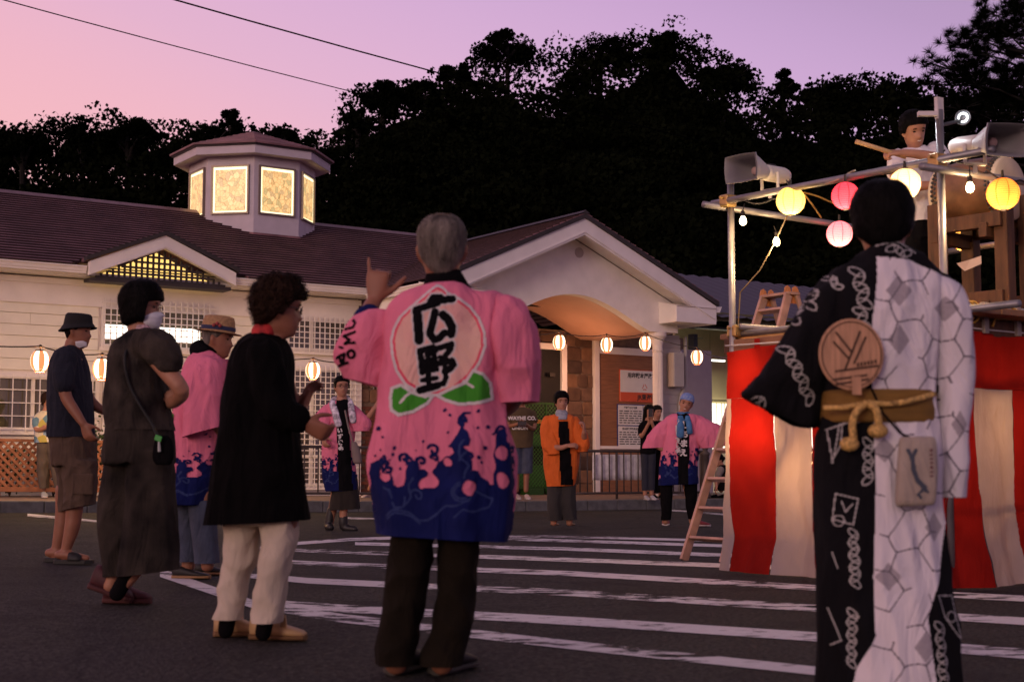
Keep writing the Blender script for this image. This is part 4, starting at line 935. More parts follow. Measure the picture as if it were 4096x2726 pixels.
# ropes
ROPE = mat('yellow_rope', (.45, .26, .05), .8, .2, 30)
def rope(pts, label, r=.009, m=None):
    out = []
    P = [V(p) for p in pts]
    for i in range(len(P) - 1):
        p0, p1, p2, p3 = P[max(i - 1, 0)], P[i], P[i + 1], P[min(i + 2, len(P) - 1)]
        for k in range(6):
            t = k / 6; out.append(.5 * ((2 * p1) + (p2 - p0) * t + (2 * p0 - 5 * p1 + 4 * p2 - p3) * t * t + (3 * p1 - p0 - 3 * p2 + p3) * t ** 3))
    out.append(P[-1]); mb = MB(); mb.tube(out, r, 6); o = mb.build('rope', m or ROPE, smooth=True, origin=P[0]); o['label'] = label; o['category'] = 'rope'; return o
q = SW(SL, 0, DECK)
coil = []
for i in range(30): a = i * .75; coil.append(q + E2 * (.10 + .006 * i) + V((.055 * math.cos(a), -.02, .07 * math.sin(a) - .02)))
rope(coil, 'yellow rope coiled round the stage pipe beside the yukata shoulder', .008)
rope([q + E2 * .45 + V((0, -.04, -.10)), q + E2 * .50 + V((0, -.05, .0)), q + E2 * .58 + V((0, -.05, .05)), q + E2 * .68 + V((0, -.05, .02)), q + E2 * .8 + V((0, -.05, .01))], 'yellow rope looped over the stage pipe at the right edge')
LR = []
# ---- round paper lanterns and bulbs under the pipes
def round_paper(name, col, strength):
    m = bpy.data.materials.new(name); m.use_nodes = True; n = m.node_tree; P = n.nodes['Principled BSDF']; P.inputs['Base Color'].default_value = (*col, 1); P.inputs['Roughness'].default_value = .8
    t = n.nodes.new('ShaderNodeTexCoord'); sp = n.nodes.new('ShaderNodeSeparateXYZ'); n.links.new(t.outputs['Object'], sp.inputs[0])
    k = n.nodes.new('ShaderNodeMath'); k.operation = 'MULTIPLY'; k.inputs[1].default_value = 7.5; n.links.new(sp.outputs['Z'], k.inputs[0])
    f = n.nodes.new('ShaderNodeMath'); f.operation = 'FRACT'; n.links.new(k.outputs[0], f.inputs[0])
    l = n.nodes.new('ShaderNodeMath'); l.operation = 'LESS_THAN'; l.inputs[1].default_value = .13; n.links.new(f.outputs[0], l.inputs[0])
    a = n.nodes.new('ShaderNodeMath'); a.operation = 'ARCTAN2'; n.links.new(sp.outputs['Y'], a.inputs[0]); n.links.new(sp.outputs['X'], a.inputs[1])
    a2 = n.nodes.new('ShaderNodeMath'); a2.operation = 'MULTIPLY'; a2.inputs[1].default_value = 8 / (2 * math.pi); n.links.new(a.outputs[0], a2.inputs[0])
    a3 = n.nodes.new('ShaderNodeMath'); a3.operation = 'FRACT'; n.links.new(a2.outputs[0], a3.inputs[0])
    a4 = n.nodes.new('ShaderNodeMath'); a4.operation = 'LESS_THAN'; a4.inputs[1].default_value = .07; n.links.new(a3.outputs[0], a4.inputs[0])
    mxx = n.nodes.new('ShaderNodeMath'); mxx.operation = 'MAXIMUM'; n.links.new(l.outputs[0], mxx.inputs[0]); n.links.new(a4.outputs[0], mxx.inputs[1])
    c = n.nodes.new('ShaderNodeMix'); c.data_type = 'RGBA'; c.inputs['A'].default_value = (*col, 1); c.inputs['B'].default_value = (*[x * x * .62 for x in col], 1); n.links.new(mxx.outputs[0], c.inputs['Factor'])
    n.links.new(c.outputs['Result'], P.inputs['Base Color'])
    tr = n.nodes.new('ShaderNodeBsdfTranslucent'); n.links.new(c.outputs['Result'], tr.inputs['Color'])
    em = n.nodes.new('ShaderNodeEmission'); n.links.new(c.outputs['Result'], em.inputs['Color']); em.inputs['Strength'].default_value = strength
    m1 = n.nodes.new('ShaderNodeMixShader'); m1.inputs[0].default_value = .75; n.links.new(P.outputs[0], m1.inputs[1]); n.links.new(tr.outputs[0], m1.inputs[2])
    ad = n.nodes.new('ShaderNodeAddShader'); n.links.new(m1.outputs[0], ad.inputs[0]); n.links.new(em.outputs[0], ad.inputs[1]); n.links.new(ad.outputs[0], n.nodes['Material Output'].inputs['Surface'])
    return m
FIL = mat('bulb_glow', (1, .80, .45), emit=14, ecol=(1, .72, .36))
def round_lantern(px, py, D, dpx, col, strength, label, power):
    c = at(px, py, D); rr = dpx * D / F / 2; r = root('round_lantern', label, 'lantern', c, 0, 'round coloured paper lanterns on the stage pipes')
    mb = MB(); n = 40; ms = 60; rings = []
    for i in range(ms + 1):
        ph = -1.38 + 2.76 * i / ms; rad = rr * math.cos(ph) * (1 + .006 * math.cos(i * math.pi)); rings.append([c + V((rad * math.cos(2 * math.pi * k / n), rad * math.sin(2 * math.pi * k / n), rr * math.sin(ph))) for k in range(n)])
    mb.loft(rings, caps=False); o = mb.build('shade', round_paper('lantern_paper_' + label.split()[0], col, strength), None, smooth=True, origin=c)
    o.data.transform(Matrix.Scale(1 / rr, 4)); o.parent = r; o.location = (0, 0, 0); o.scale = (rr, rr, rr)
    for s in (-1, 1):
        mb = MB(); z0 = rr * .982 * s; mb.loft([[c + V((q_ * math.cos(2 * math.pi * k / 20), q_ * math.sin(2 * math.pi * k / 20), z0 + h)) for k in range(20)] for q_, h in ((rr * .17, -.004), (rr * .21, -.004), (rr * .21, .004), (rr * .17, .004))], caps=False); mb.build('wire_ring', BLACK, r)
    mb = MB(); mb.ball(c - Z * rr * .45, .026, .026, .034); mb.build('bulb', FIL, r, smooth=True)
    mb = MB(); mb.tube([c - Z * (rr * .45 - .03), c + Z * (rr + .05)], [.016, .008], 8); mb.build('lamp_cord', BLACK, r)
    pl = bpy.data.lights.new('bulb', 'POINT'); pl.energy = power; pl.color = (1, .68, .34); pl.shadow_soft_size = .03
    lo = bpy.data.objects.new('bulb_light', pl); COL.objects.link(lo); lo.parent = r; lo.location = (0, 0, -rr * .8)
round_lantern(3163, 803, 9.85, 116, (1.0, .78, .26), .5, 'yellow round paper lantern below the left loudspeaker', 4)
round_lantern(3382, 783, 9.35, 112, (.90, .08, .16), .38, 'deep pink round paper lantern just left of the dark head', 4)
round_lantern(3620, 735, 8.95, 124, (.98, .72, .42), .75, 'peach white round paper lantern in front of the drummer', 9)
round_lantern(3358, 935, 10.9, 104, (.95, .28, .38), .65, 'light pink round paper lantern lowest of the coloured ones', 4)
round_lantern(4012, 775, 8.85, 130, (.95, .36, .07), .50, 'orange round paper lantern in front of the drum skin', 4)
round_lantern(3852, 958, 11.2, 90, (.98, .55, .14), .75, 'orange paper lantern half hidden behind the drum stand left post', 3)
round_lantern(4020, 935, 11.4, 90, (.98, .62, .2), .8, 'orange paper lantern showing below the drum skin', 3)
def bulb(px, py, D, label, top=None):
    c = at(px, py, D); r = root('light_bulb', label, 'bulb', c, 0, 'bare bulbs on the stage'); mb = MB()
    mb.loft([[c + V((q * math.cos(2 * math.pi * k / 14), q * math.sin(2 * math.pi * k / 14), h)) for k in range(14)] for q, h in ((.004, -.034), (.018, -.030), (.026, -.012), (.025, .006), (.016, .024), (.013, .032))]); mb.build('glass', FIL, r, smooth=True)
    mb = MB(); mb.tube([c + Z * .030, c + Z * .065, c + Z * .075], [.016, .016, .006], 10); t = top or c + Z * .16; mb.tube([c + Z * .07, t], .004, 5); mb.build('socket', BLACK, r)
    pl = bpy.data.lights.new('bulb', 'POINT'); pl.energy = 13; pl.color = (1, .66, .32); pl.shadow_soft_size = .03
    lo = bpy.data.objects.new('bulb_light', pl); COL.objects.link(lo); lo.parent = r; lo.location = (0, 0, -.06)
bulb(2972, 882, 10.2, 'bare glowing bulb beside the left stage post', at(2978, 815, 10.25)); bulb(3106, 965, 10.5, 'bare glowing bulb hanging lowest on the slanting cord', at(3096, 905, 10.5)); bulb(3880, 748, 8.75, 'bare glowing bulb between the steel post and the orange lantern', at(3878, 660, 8.78))
cable('festoon_cable', [at(3150, 860, 10.1), at(3106, 955, 10.5), at(3040, 1080, 10.5), at(2960, 1170, 10.6), at(2950, 1350, 10.6)], .005, 'thin cord slanting from the yellow lantern to the left post', 'cable', mat('cord_tan', (.16, .11, .06), .8))
cable('festoon_cable', [at(2975, 800, 10.3), at(3090, 795, 10.2), at(3200, 740, 9.9), at(3330, 720, 9.6), at(3480, 690, 9.3), at(3640, 660, 9.0), at(3780, 600, 8.8)], .006, 'black flex wound along the upper stage pipe', sag=.03)
cable('festoon_cable', [at(3790, 615, 8.72), at(3870, 645, 8.75), at(3960, 690, 8.85), at(4080, 720, 9.0), at(4200, 700, 9.1)], .006, 'black flex along the right stage pipe above the orange lantern', sag=.03)
rope([at(3215, 770, 9.8), at(3270, 785, 9.9), at(3340, 815, 10.2), at(3400, 830, 10.5)], 'yellow cord between the yellow lantern and the pink lantern', .006); rope([at(3220, 780, 9.9), at(3250, 820, 10), at(3285, 870, 10.3)], 'short yellow cord hanging right of the yellow lantern', .006)
rope([at(3300, 735, 9.5), at(3360, 715, 9.42), at(3400, 690, 9.4), at(3420, 682, 9.35)], 'pale cord knotted over the upper stage pipe above the pink lantern', .006, mat('pale_cord', (.4, .33, .24), .8))
# flood lamp with a white ring
def flood():
    c = at(3852, 470, 9.3); r = root('ring_floodlight', 'round white ring floodlight behind the tall steel post', 'lamp', c); d = V((-.35, -.93, -.1)).normalized(); x = d.cross(Z).normalized(); y = x.cross(d)
    def ring(ra, o): return [c + d * o + x * (ra * math.cos(2 * math.pi * k / 32)) + y * (ra * math.sin(2 * math.pi * k / 32)) for k in range(32)]
    mb = MB(); mb.loft([ring(.02, -.06), ring(.035, -.05), ring(.052, 0), ring(.048, .004), ring(.040, -.015)]); mb.build('reflector', mat('reflector', (.10, .10, .11), .4, .2, metal=.5), r, smooth=True)
    mb = MB(); mb.loft([ring(.034, -.008), ring(.034, .004), ring(.022, .004), ring(.022, -.008)], caps=False); mb.build('lit_ring', mat('ring_white', (.9, .95, 1), emit=2.2), r)
    mb = MB(); mb.tube([c - d * .05, c - d * .12, SW(SL, 0, zt2 - .1)], .012, 8); mb.build('arm', BLACK, r)
    pl = bpy.data.lights.new('drummer_fill', 'POINT'); pl.energy = 6; pl.color = (.95, .97, 1); pl.shadow_soft_size = .04  # extra fill set off the ring, added to brighten the drummer
    lo = bpy.data.objects.new('drummer_fill_light', pl); COL.objects.link(lo); lo.parent = r; lo.location = d * .22 + V((-.25, 0, -.05))
flood()
# ---- horn loudspeakers
HG = mat('horn_grey', (.42, .40, .40), .5, .06, 8); HIN = mat('horn_inside', (.20, .19, .20), .55, .08)
def horn(mouth, back, w_, h_, label):
    ax = (mouth - back); L = ax.length; ax = ax.normalized(); x = ax.cross(Z).normalized(); y = x.cross(ax)
    r = root('horn_loudspeaker', label, 'loudspeaker', mouth - ax * L * .6 - Z * .18, 0, 'horn loudspeakers on the stage posts')
    def rect(s, o, round_=.8):
        pts = []
        for i in range(24):
            a = 2 * math.pi * i / 24; ca, sa = math.cos(a), math.sin(a); k = 1 / max(abs(ca), abs(sa)) ** round_; pts.append(mouth - ax * o + x * (w_ / 2 * s[0] * ca * k) + y * (h_ / 2 * s[1] * sa * k))
        return pts
    mb = MB(); mb.loft([rect((1.02, 1.02), 0), rect((1.02, 1.02), .012), rect((.92, .92), .02), rect((.72, .74), L * .20), rect((.46, .55), L * .42, .5), rect((.36, .50), L * .5, 0), rect((.36, .50), L * .52, 0)]); mb.f = [f_ for f_ in mb.f if len(mb.v) - 2 not in f_]; b = mb.build('horn', HG, r, smooth=True)
    b.data.polygons.foreach_set('use_smooth', [True] * len(b.data.polygons))
    mb = MB(); mb.loft([rect((1.0, 1.0), -.002), rect((.95, .95), -.001), rect((.7, .7), L * .16), rect((.42, .45), L * .34, .5), rect((.25, .3), L * .36, .2)], caps=True); mb.f = [f_ for f_ in mb.f if len(mb.v) - 2 not in f_]; mb.build('horn_throat', HIN, r, smooth=True)
    mb = MB(); c2 = mouth - ax * L * .30; mb.loft([[c2 + ax * o + x * (q * math.cos(2 * math.pi * k / 16)) + y * (q * math.sin(2 * math.pi * k / 16)) for k in range(16)] for q, o in ((.030, -.03), (.030, .0), (.024, .01), (.004, .012))]); pg = mb.build('phase_plug', mat('plug_red', (.50, .34, .33), .5), r, smooth=True)
    mb = MB(); dr = h_ * .30; mb.loft([[mouth - ax * (L * o) + x * (q * math.cos(2 * math.pi * k / 20)) + y * (q * math.sin(2 * math.pi * k / 20)) for k in range(20)] for q, o in ((dr * .9, .5), (dr, .55), (dr, .90), (dr * .85, .97), (dr * .3, 1.0))]); mb.build('driver', mat('driver_white', (.58, .54, .50), .45, .05), r, smooth=True)
    c3 = mouth - ax * L * .62
    mb = MB()
    for s in (-1, 1):
        mb.tube([c3 + x * (s * dr * 1.15), c3 + x * (s * dr * 1.15) - Z * (h_ * .62)], .012, 6)
    mb.tube([c3 + x * (dr * 1.15) - Z * (h_ * .62), c3 - x * (dr * 1.15) - Z * (h_ * .62)], .012, 6); mb.tube([c3 - Z * (h_ * .62), c3 - Z * (h_ * .62 + .06)], .014, 6); mb.build('bracket', mat('driver_white', (.58, .54, .5)), r)
horn(at(2962, 672, 10.2), at(3148, 706, 10.62), .285, .205, 'grey horn loudspeaker on the left stage post')
horn(at(4045, 560, 8.35), at(3815, 588, 9.0), .33, .20, 'grey horn loudspeaker behind the right steel post')
cable('speaker_cable', [at(3060, 655, 10.4), at(3100, 660, 10.5), at(3145, 720, 10.55), at(3160, 745, 10.3)], .006, 'black cable looping down from the left loudspeaker')
# ---- striped curtain round the stage
RED = mat('curtain_red', (.36, .015, .010), .8, .10, 5, .25, 300, trans=.58, spec=.15); WHT = mat('curtain_white', (.56, .47, .45), .8, .06, 5, .25, 300, trans=.58, spec=.15)
def curtain():
    r = root('striped_curtain', 'red and white striped festival curtain hung round the stage', 'curtain', SW(0, -.06))
    ZT_ = 1.60; ZB_ = 1.24
    def cp(s, z):   # s metres along the cloth; runs along E1 to the corner, then turns along E2
        o = .05; rad = .12
        if s < SL: p = SW(s, -o)
        else: p = SW(SL + o * .6, s - SL - o)
        nrm = -E2 if s < SL else E1
        hgt = 1 - z / ZT_
        t = .022 * math.sin(s * 9 + 1.3 * z) * (.25 + hgt) + .012 * math.sin(s * 21 + 2 * z + 1) * hgt + .03 * noise.noise(V((s * 3, z * 1.1, 4))) * (1 + 1.6 * hgt) + .022 * (.4 - abs(noise.noise(V((s * 6 + z * 2.5, z * 2.2 - s, 1))))) + .012 * (.4 - abs(noise.noise(V((s * 13 - z * 4, z * 5, 7)))))
        if z < .25: t += (.25 - z) * .25 * (1 + .6 * math.sin(s * 5))
        return p + nrm * (t + .03 * hgt) + Z * z
    def strip(name, s0, s1, z0, z1, m, drift=True, label=None):
        ns_ = max(4, int((s1 - s0) / .022)); nz_ = max(4, int((z1 - z0) / .03)); rows = []
        for j in range(nz_ + 1):
            z = z0 + (z1 - z0) * j / nz_; row = []
            for i in range(ns_ + 1):
                s = s0 + (s1 - s0) * i / ns_
                d = (.07 * (1 - z / ZB_) ** 2 + .012 * math.sin(z * 5 + s0 * 3) * (1 - z / ZB_)) if drift else 0
                zz = z + (-.02 * (1 - abs(math.sin(s * 3.7))) if z > ZT_ - .02 else 0)
                row.append(cp(s + (d if s0 > .01 or i else 0), max(.012, zz)))
            rows.append(row)
        mb = MB(); mb.loft(rows, closed=False, caps=False); o = mb.build(name, m, r, smooth=True); return o
    strip('top_band', 0, 3.3, ZB_, ZT_, RED, False)
    bounds = [0, .05, .45, .85, 1.25, 1.65, 2.14, 2.56, 2.98, 3.4]; cols = [WHT, RED]
    for i in range(len(bounds) - 1): strip('white_panel' if i % 2 == 0 else 'red_panel', bounds[i] + (.0015 if i else 0), bounds[i + 1] - .0015, .012, ZB_ - .002, cols[i % 2])
    for s in (.3, .75, 1.2, 1.6, 2.02, 2.42, 2.8):
        mb = MB(); q = cp(s, ZT_ - .01); d = E1 if s < SL else E2; mb.add([q - d * .03, q + d * .03, q + d * .028 + Z * .07, q - d * .028 + Z * .07], [(0, 1, 2, 3)]); mb.build('hanging_loop', RED, r)
    for (a, b, z, e) in ((.22, .14, .98, 7), (.70, .24, .72, 6), (SL - .35, .5, 1.0, 4), (.16, .14, 1.42, 3.5)):
        pl = bpy.data.lights.new('work_lamp', 'POINT'); pl.energy = e; pl.color = (1, .50, .20); pl.shadow_soft_size = .05
        lo = bpy.data.objects.new('work_lamp_light', pl); COL.objects.link(lo); lo.parent = stage; lo.location = ROOTS[stage] @ SW(a, b, z)
        mb = MB(); mb.ball(SW(a, b, z + .09), .035); mb.build('work_lamp', FIL, stage)
    cable('curtain_cord', [SW(-.02, -.055, 1.63), SW(SL + .02, -.06, 1.63), SW(SL + .03, 1.4, 1.63)], .006, 'white cord carrying the striped curtain', 'cord', mat('white_cord', (.5, .47, .46), .8), sag=.015)
curtain()
# ---- stepladder behind the curtain corner
def ladder():
    A = G(2735, 2240); t = .93; top = A + E2 * t; top = V((top.x, top.y, at(3062, 1190, top.y).z)); al = mat('ladder_aluminium', (.42, .26, .20), .45, .25, 8, .1, 40, metal=.35)
    r = root('stepladder', 'tall aluminium stepladder leaning behind the left edge of the striped curtain', 'ladder', A)
    wd = E1 * .46
    up = (top - A).normalized(); dp = up.cross(E1).normalized()
    for k, o in (('side_rail', V()), ('side_rail', wd)):
        b0 = A + o; b1 = top + o * .62 + E1 * .09 * 0
        obox('side_rail', (b0 + b1) / 2, E1 * .014, dp * .038, (b1 - b0) / 2, al, r, .004)
    n = 9
    for i in range(n):
        f = (i + .75) / (n + .3); q0 = A.lerp(top, f); wv = wd * (1 - .38 * f); obox('rung', q0 + wv / 2, wv / 2 - E1 * .016, dp * .032, up * .011, al, r, .003)
    B = A + E2 * 1.75 + Z * (0); T2 = top + E2 * .10
    for o in (V(), wd): obox('rear_leg', (B + o + T2 + o * .62) / 2, E1 * .012, E2 * .022, (T2 + o * .62 - B - o) / 2, al, r, .003)
    obox('top_cap', top + wd * .31 + E2 * .05 + Z * .01, wd * .36, E2 * .07, Z * .012, al, r, .004)
    OR_ = mat('hinge_orange', (.50, .20, .08), .5, .2)
    for o in (V(), wd * .62):
        for k in range(2):
            c = top + o + E2 * (.02 + .09 * k) + Z * .03; mb = MB()
            poly = [(-.04, -.10), (.045, -.10), (.05, -.02), (.03, .03), (.0, .05), (-.03, .035), (-.045, -.02)]
            mb.prism([c + E2 * x + Z * y - E1 * .022 for x, y in poly], -E1 * .006); h = mb.build('hinge_plate', OR_, r); fix_normals(h)
ladder()
# ---- big drum on a timber stand
def drum():
    c = at(3908, 774, 9.95); ax = V((.66, -.75, 0)).normalized(); L = .245; Rr = .222
    x = ax.cross(Z).normalized(); y = Z
    r = root('taiko_drum', 'large barrel drum with studded skins resting in a timber stand', 'drum', c - Z * Rr)
    def ring(q, o, n=48): return [c + ax * o + x * (q * math.cos(2 * math.pi * k / n)) + y * (q * math.sin(2 * math.pi * k / n)) for k in range(n)]
    mb = MB(); mb.loft([ring(Rr * (1 + .10 * (1 - (o / L) ** 2)), o) for o in [L * (-1 + 2 * i / 14) for i in range(15)]], caps=False); mb.build('barrel', mat('drum_wood', (.17, .08, .035), .35, .45, 6, .2, 30), r, smooth=True)
    SK = mat('drum_skin', (.60, .48, .33), .6, .12, 6)
    for s in (-1, 1):
        mb = MB(); mb.loft([ring(Rr * 1.022, s * L * .70), ring(Rr * 1.012, s * (L + .004)), ring(Rr * .97, s * (L + .014)), ring(Rr * .5, s * (L + .016)), ring(.01, s * (L + .016))], caps=False); mb.build('skin', SK, r, smooth=True)
        for row, o in ((0, .80), (1, .90)):
            for k in range(44):
                a = 2 * math.pi * (k + .5 * row) / 44; q = c + ax * (s * L * o) + (x * math.cos(a) + y * math.sin(a)) * Rr * 1.03; mb = MB(); mb.ball(q, .0125, n=6, m=4); mb.build('stud', mat('stud_iron', (.06, .055, .05), .4, .2, metal=.6), r, smooth=True)
    st_ = root('drum_stand', 'dark timber stand with mortised posts and crossbars holding the drum', 'stand', V((c.x, c.y, DECK)))
    zb = DECK - .01
    lat = x
    for sa, sl_ in ((-1, 1), (1, 1), (-1, -1), (1, -1)):
        p = c + ax * (.29 if sa > 0 else -.19) + x * (sl_ * (.16 if sa > 0 else .215)); p.z = 0
        h1 = c.z + .02 if True else 0
        p0 = V((p.x, p.y, zb)); p1 = V((p.x, p.y, c.z - (.035 if sa > 0 else .085)))
        obox('post', (p0 + p1) / 2, ax * .05, x * .05, (p1 - p0) / 2, TIMB, st_, .006)
    for z, hh in ((c.z - Rr - .02, .05), (DECK + .16, .045)):
        for sl_ in (-1, 1): q = c + x * (sl_ * .215); q.z = z; obox('crossbar', q + ax * .05, ax * .26, x * .03, Z * hh, TIMB, st_, .005)
        for sa in (-1, 1): q = c + ax * (sa * .19); q.z = z - .07; obox('crossbar', q, ax * .03, x * .27, Z * hh, TIMB, st_, .005)
    mb = MB(); q = at(3900, 1072, 9.62); mb.add([q + V((-.07, 0, -.02)), q + V((.045, 0, .03)), q + V((.045, 0, .085)), q + V((-.03, 0, .06))], [(0, 1, 2, 3)]); mb.add([q + V((-.07, .0, -.02)), q + V((-.03, 0, .06)), q + V((-.115, -.02, .01)), q + V((-.13, -.02, .03))], [(0, 1, 3, 2)])
    o = mb.build('paper_tag', mat('paper_pinkish', (.6, .45, .38), .8), origin=q); o['label'] = 'strip of pale tape stuck on the drum stand post'; o['category'] = 'tape'
drum()
# ================================================================ PEOPLE: tools
from mathutils.bvhtree import BVHTree
DG = None
def catmull(P, n=4):
    out = []
    for i in range(len(P) - 1):
        a, b, c, d = P[max(i - 1, 0)], P[i], P[i + 1], P[min(i + 2, len(P) - 1)]
        for k in range(n):
            t = k / n; out.append(tuple(.5 * (2 * b[j] + (c[j] - a[j]) * t + (2 * a[j] - 5 * b[j] + 4 * c[j] - d[j]) * t * t + (3 * b[j] - a[j] - 3 * c[j] + d[j]) * t ** 3) for j in range(len(b))))
    out.append(tuple(P[-1])); return out
class Fig(MB):
    """mesh collector for one figure standing at distance D; shapes are given at photo positions and real radii"""
    def __init__(s, D): super().__init__(); s.D = D; s.k = D / F
    def pt(s, px, py, dd=0.0): return at(px, py, s.D + dd)
    def silh(s, rows, e=2.4, n=32, sub=4):
        R_ = [tuple(r) + (0.0,) * (5 - len(r)) for r in rows]; R_ = catmull(R_, sub); rings = []
        for py, xl, xr, th, dd in R_:
            c = at((xl + xr) / 2, py, s.D + dd); rx = max(.004, (xr - xl) / 2 * s.k); ry = max(.004, th / 2); ring = []
            for k in range(n):
                a = 2 * math.pi * k / n; ca, sa = math.cos(a), math.sin(a)
                ring.append(c + V((rx * math.copysign(abs(ca) ** (2 / e), ca), ry * math.copysign(abs(sa) ** (2 / e), sa), 0)))
            rings.append(ring)
        s.loft(rings); return s
    def limbw(s, P, rad, flat=1.0, n=16, sub=4, cap=True):
        """P world points, rad list"""
        Q = catmull([(p.x, p.y, p.z, r) for p, r in zip(P, rad)], sub); rings = []; N = len(Q)
        C = [V(q[:3]) for q in Q]; Rr = [max(.003, q[3]) for q in Q]
        def frame(i):
            t = (C[min(i + 1, N - 1)] - C[max(i - 1, 0)]).normalized(); y = V((0, 1, 0)); y = y - t * y.dot(t)
            if y.length < .3: y = V((0, 0, 1)) - t * t.z
            y.normalize(); return t, t.cross(y), y
        def ring(c, x, y, r): return [c + x * (r * math.cos(2 * math.pi * k / n)) + y * (r * flat * math.sin(2 * math.pi * k / n)) for k in range(n)]
        t, x, y = frame(0)
        if cap:
            for a in (80, 50, 25): rings.append(ring(C[0] - t * Rr[0] * math.sin(R(a)) * min(1, flat), x, y, Rr[0] * math.cos(R(a))))
        for i in range(N): t, x, y = frame(i); rings.append(ring(C[i], x, y, Rr[i]))
        if cap:
            for a in (25, 50, 80): rings.append(ring(C[-1] + t * Rr[-1] * math.sin(R(a)) * min(1, flat), x, y, Rr[-1] * math.cos(R(a))))
        s.loft(rings); return s
    def limb(s, pts, flat=1.0, **k): return s.limbw([s.pt(p[0], p[1], p[2]) for p in pts], [p[3] for p in pts], flat, **k)
def hem(D, px, py, tx=0.0, ty=0.0): return (at(px, py, D), V((tx, ty, -1)).normalized())
def ext(rows, d=45): return list(rows) + [(rows[-1][0] + d,) + tuple(rows[-1][1:])]
# ---- head
HZ = [-.150, -.128, -.117, -.105, -.092, -.082, -.074, -.066, -.058, -.046, -.030, -.012, 0, .012, .024, .05, .075, .095, .108, .116]
HF = [.020, .050, .078, .086, .083, .089, .092, .089, .093, .088, .087, .086, .084, .088, .094, .093, .083, .062, .038, .006]
HB = [.050, .052, .054, .056, .060, .064, .066, .069, .072, .078, .085, .091, .095, .098, .100, .101, .092, .072, .045, .006]
HW = [.040, .038, .035, .044, .051, .055, .057, .059, .061, .065, .068, .071, .0725, .0735, .075, .0765, .070, .055, .036, .006]
NZ = [-.054, -.048, -.042, -.036, -.028, -.016, -.004, .006]; NN = [0, .010, .020, .024, .019, .012, .006, 0]
def head_surf(th, z, off=0.0):
    """th 0 = front; returns local point"""
    f = np.interp(z, HZ, HF); b = np.interp(z, HZ, HB); w_ = np.interp(z, HZ, HW); c, s = math.cos(th), math.sin(th)
    e = 2 / 2.25
    x = (w_ + off) * math.copysign(abs(s) ** e, s); y = (f + off if c > 0 else b + off) * math.copysign(abs(c) ** e, c)
    if c > 0 and off < .02:
        nz_ = np.interp(z, NZ, NN, 0, 0); wd = .0125 + .006 * (1 if -.05 < z < -.03 else 0); y += nz_ * math.exp(-(x / wd) ** 2)
        y -= .008 * (math.exp(-((abs(x) - .032) / .013) ** 2 - ((z + .002) / .011) ** 2))
        y -= .003 * math.exp(-(x / .018) ** 2 - ((z + .070) / .004) ** 2)
    return V((x, y, z))
def head_matrix(c, yaw, pitch=0, roll=0, s=1.0):
    return Matrix.Translation(c) @ Matrix.Rotation(R(yaw + 180), 4, 'Z') @ Matrix.Rotation(R(pitch), 4, 'X') @ Matrix.Rotation(R(roll), 4, 'Y') @ Matrix.Scale(s, 4)
def add_head(mb, M):
    zs_ = np.linspace(HZ[0], HZ[-1], 46); n = 44; rings = [[M @ head_surf(2 * math.pi * k / n, z) for k in range(n)] for z in zs_]; mb.loft(rings)
    for sx_ in (-1, 1):
        q = [(0, -.005, -.045, .008), (.006, -.012, -.03, .013), (.010, -.016, -.01, .016), (.010, -.016, .006, .014), (.004, -.010, .016, .008)]
        mb.limbw([M @ V((sx_ * (.069 + a), b, c)) for a, b, c, r in q], [r * .8 for *_, r in q], .75, n=10, sub=2)
def remesh(mb, vox, smooth=4, fac=.5):
    me = bpy.data.meshes.new('tmp'); me.from_pydata([tuple(v) for v in mb.v], [], mb.f); me.update()
    o = bpy.data.objects.new('tmp', me); COL.objects.link(o)
    bm = bmesh.new(); bm.from_mesh(me); bmesh.ops.recalc_face_normals(bm, faces=bm.faces); bm.to_mesh(me); bm.free()
    r = o.modifiers.new('r', 'REMESH'); r.mode = 'VOXEL'; r.voxel_size = vox; r.adaptivity = 0
    if smooth: s = o.modifiers.new('s', 'SMOOTH'); s.factor = fac; s.iterations = smooth
    dg = bpy.context.evaluated_depsgraph_get(); dg.update(); m2 = bpy.data.meshes.new_from_object(o.evaluated_get(dg))
    bpy.data.objects.remove(o); bpy.data.meshes.remove(me); return m2
def finish(me, name, m, parent, folds=None, cut=(), **props):
    """world-space mesh -> child of parent; folds = list of (amp, (sx,sy,sz), seed)"""
    if folds:
        N = len(me.vertices); co = np.empty(N * 3, np.float32); no = np.empty(N * 3, np.float32); me.vertices.foreach_get('co', co); me.vertices.foreach_get('normal', no); co = co.reshape(-1, 3); no = no.reshape(-1, 3); d = np.zeros(N)
        for amp, sc_, sd in folds:
            for i in range(N):
                p = co[i]; v = noise.noise(V((p[0] * sc_[0] + sd, p[1] * sc_[1], p[2] * sc_[2]))); d[i] += amp * (1 - 2.2 * abs(v)) if sd > 50 else amp * v
        co += no * d[:, None].astype(np.float32); me.vertices.foreach_set('co', co.ravel()); me.update()
    if cut:   # crisp open hems: (point, normal) planes, what lies on the normal side is cut away
        bm = bmesh.new(); bm.from_mesh(me)
        for co_, no_ in cut: bmesh.ops.bisect_plane(bm, geom=bm.verts[:] + bm.edges[:] + bm.faces[:], plane_co=co_, plane_no=no_, clear_outer=True)
        bm.to_mesh(me); bm.free(); me.update()
    I = inv_of(parent); me.transform(I); me.name = name; me.materials.clear(); me.materials.append(m); me.polygons.foreach_set('use_smooth', [True] * len(me.polygons))
    o = bpy.data.objects.new(name, me); COL.objects.link(o); o.parent = parent
    for k, v in props.items(): o[k] = v
    return o
FOLD = [(.010, (9, 9, 2.0), 3.3), (.006, (20, 20, 5), 60.1)]
FOLDS = [(.006, (10, 10, 3), 5.3), (.003, (26, 26, 9), 61)]
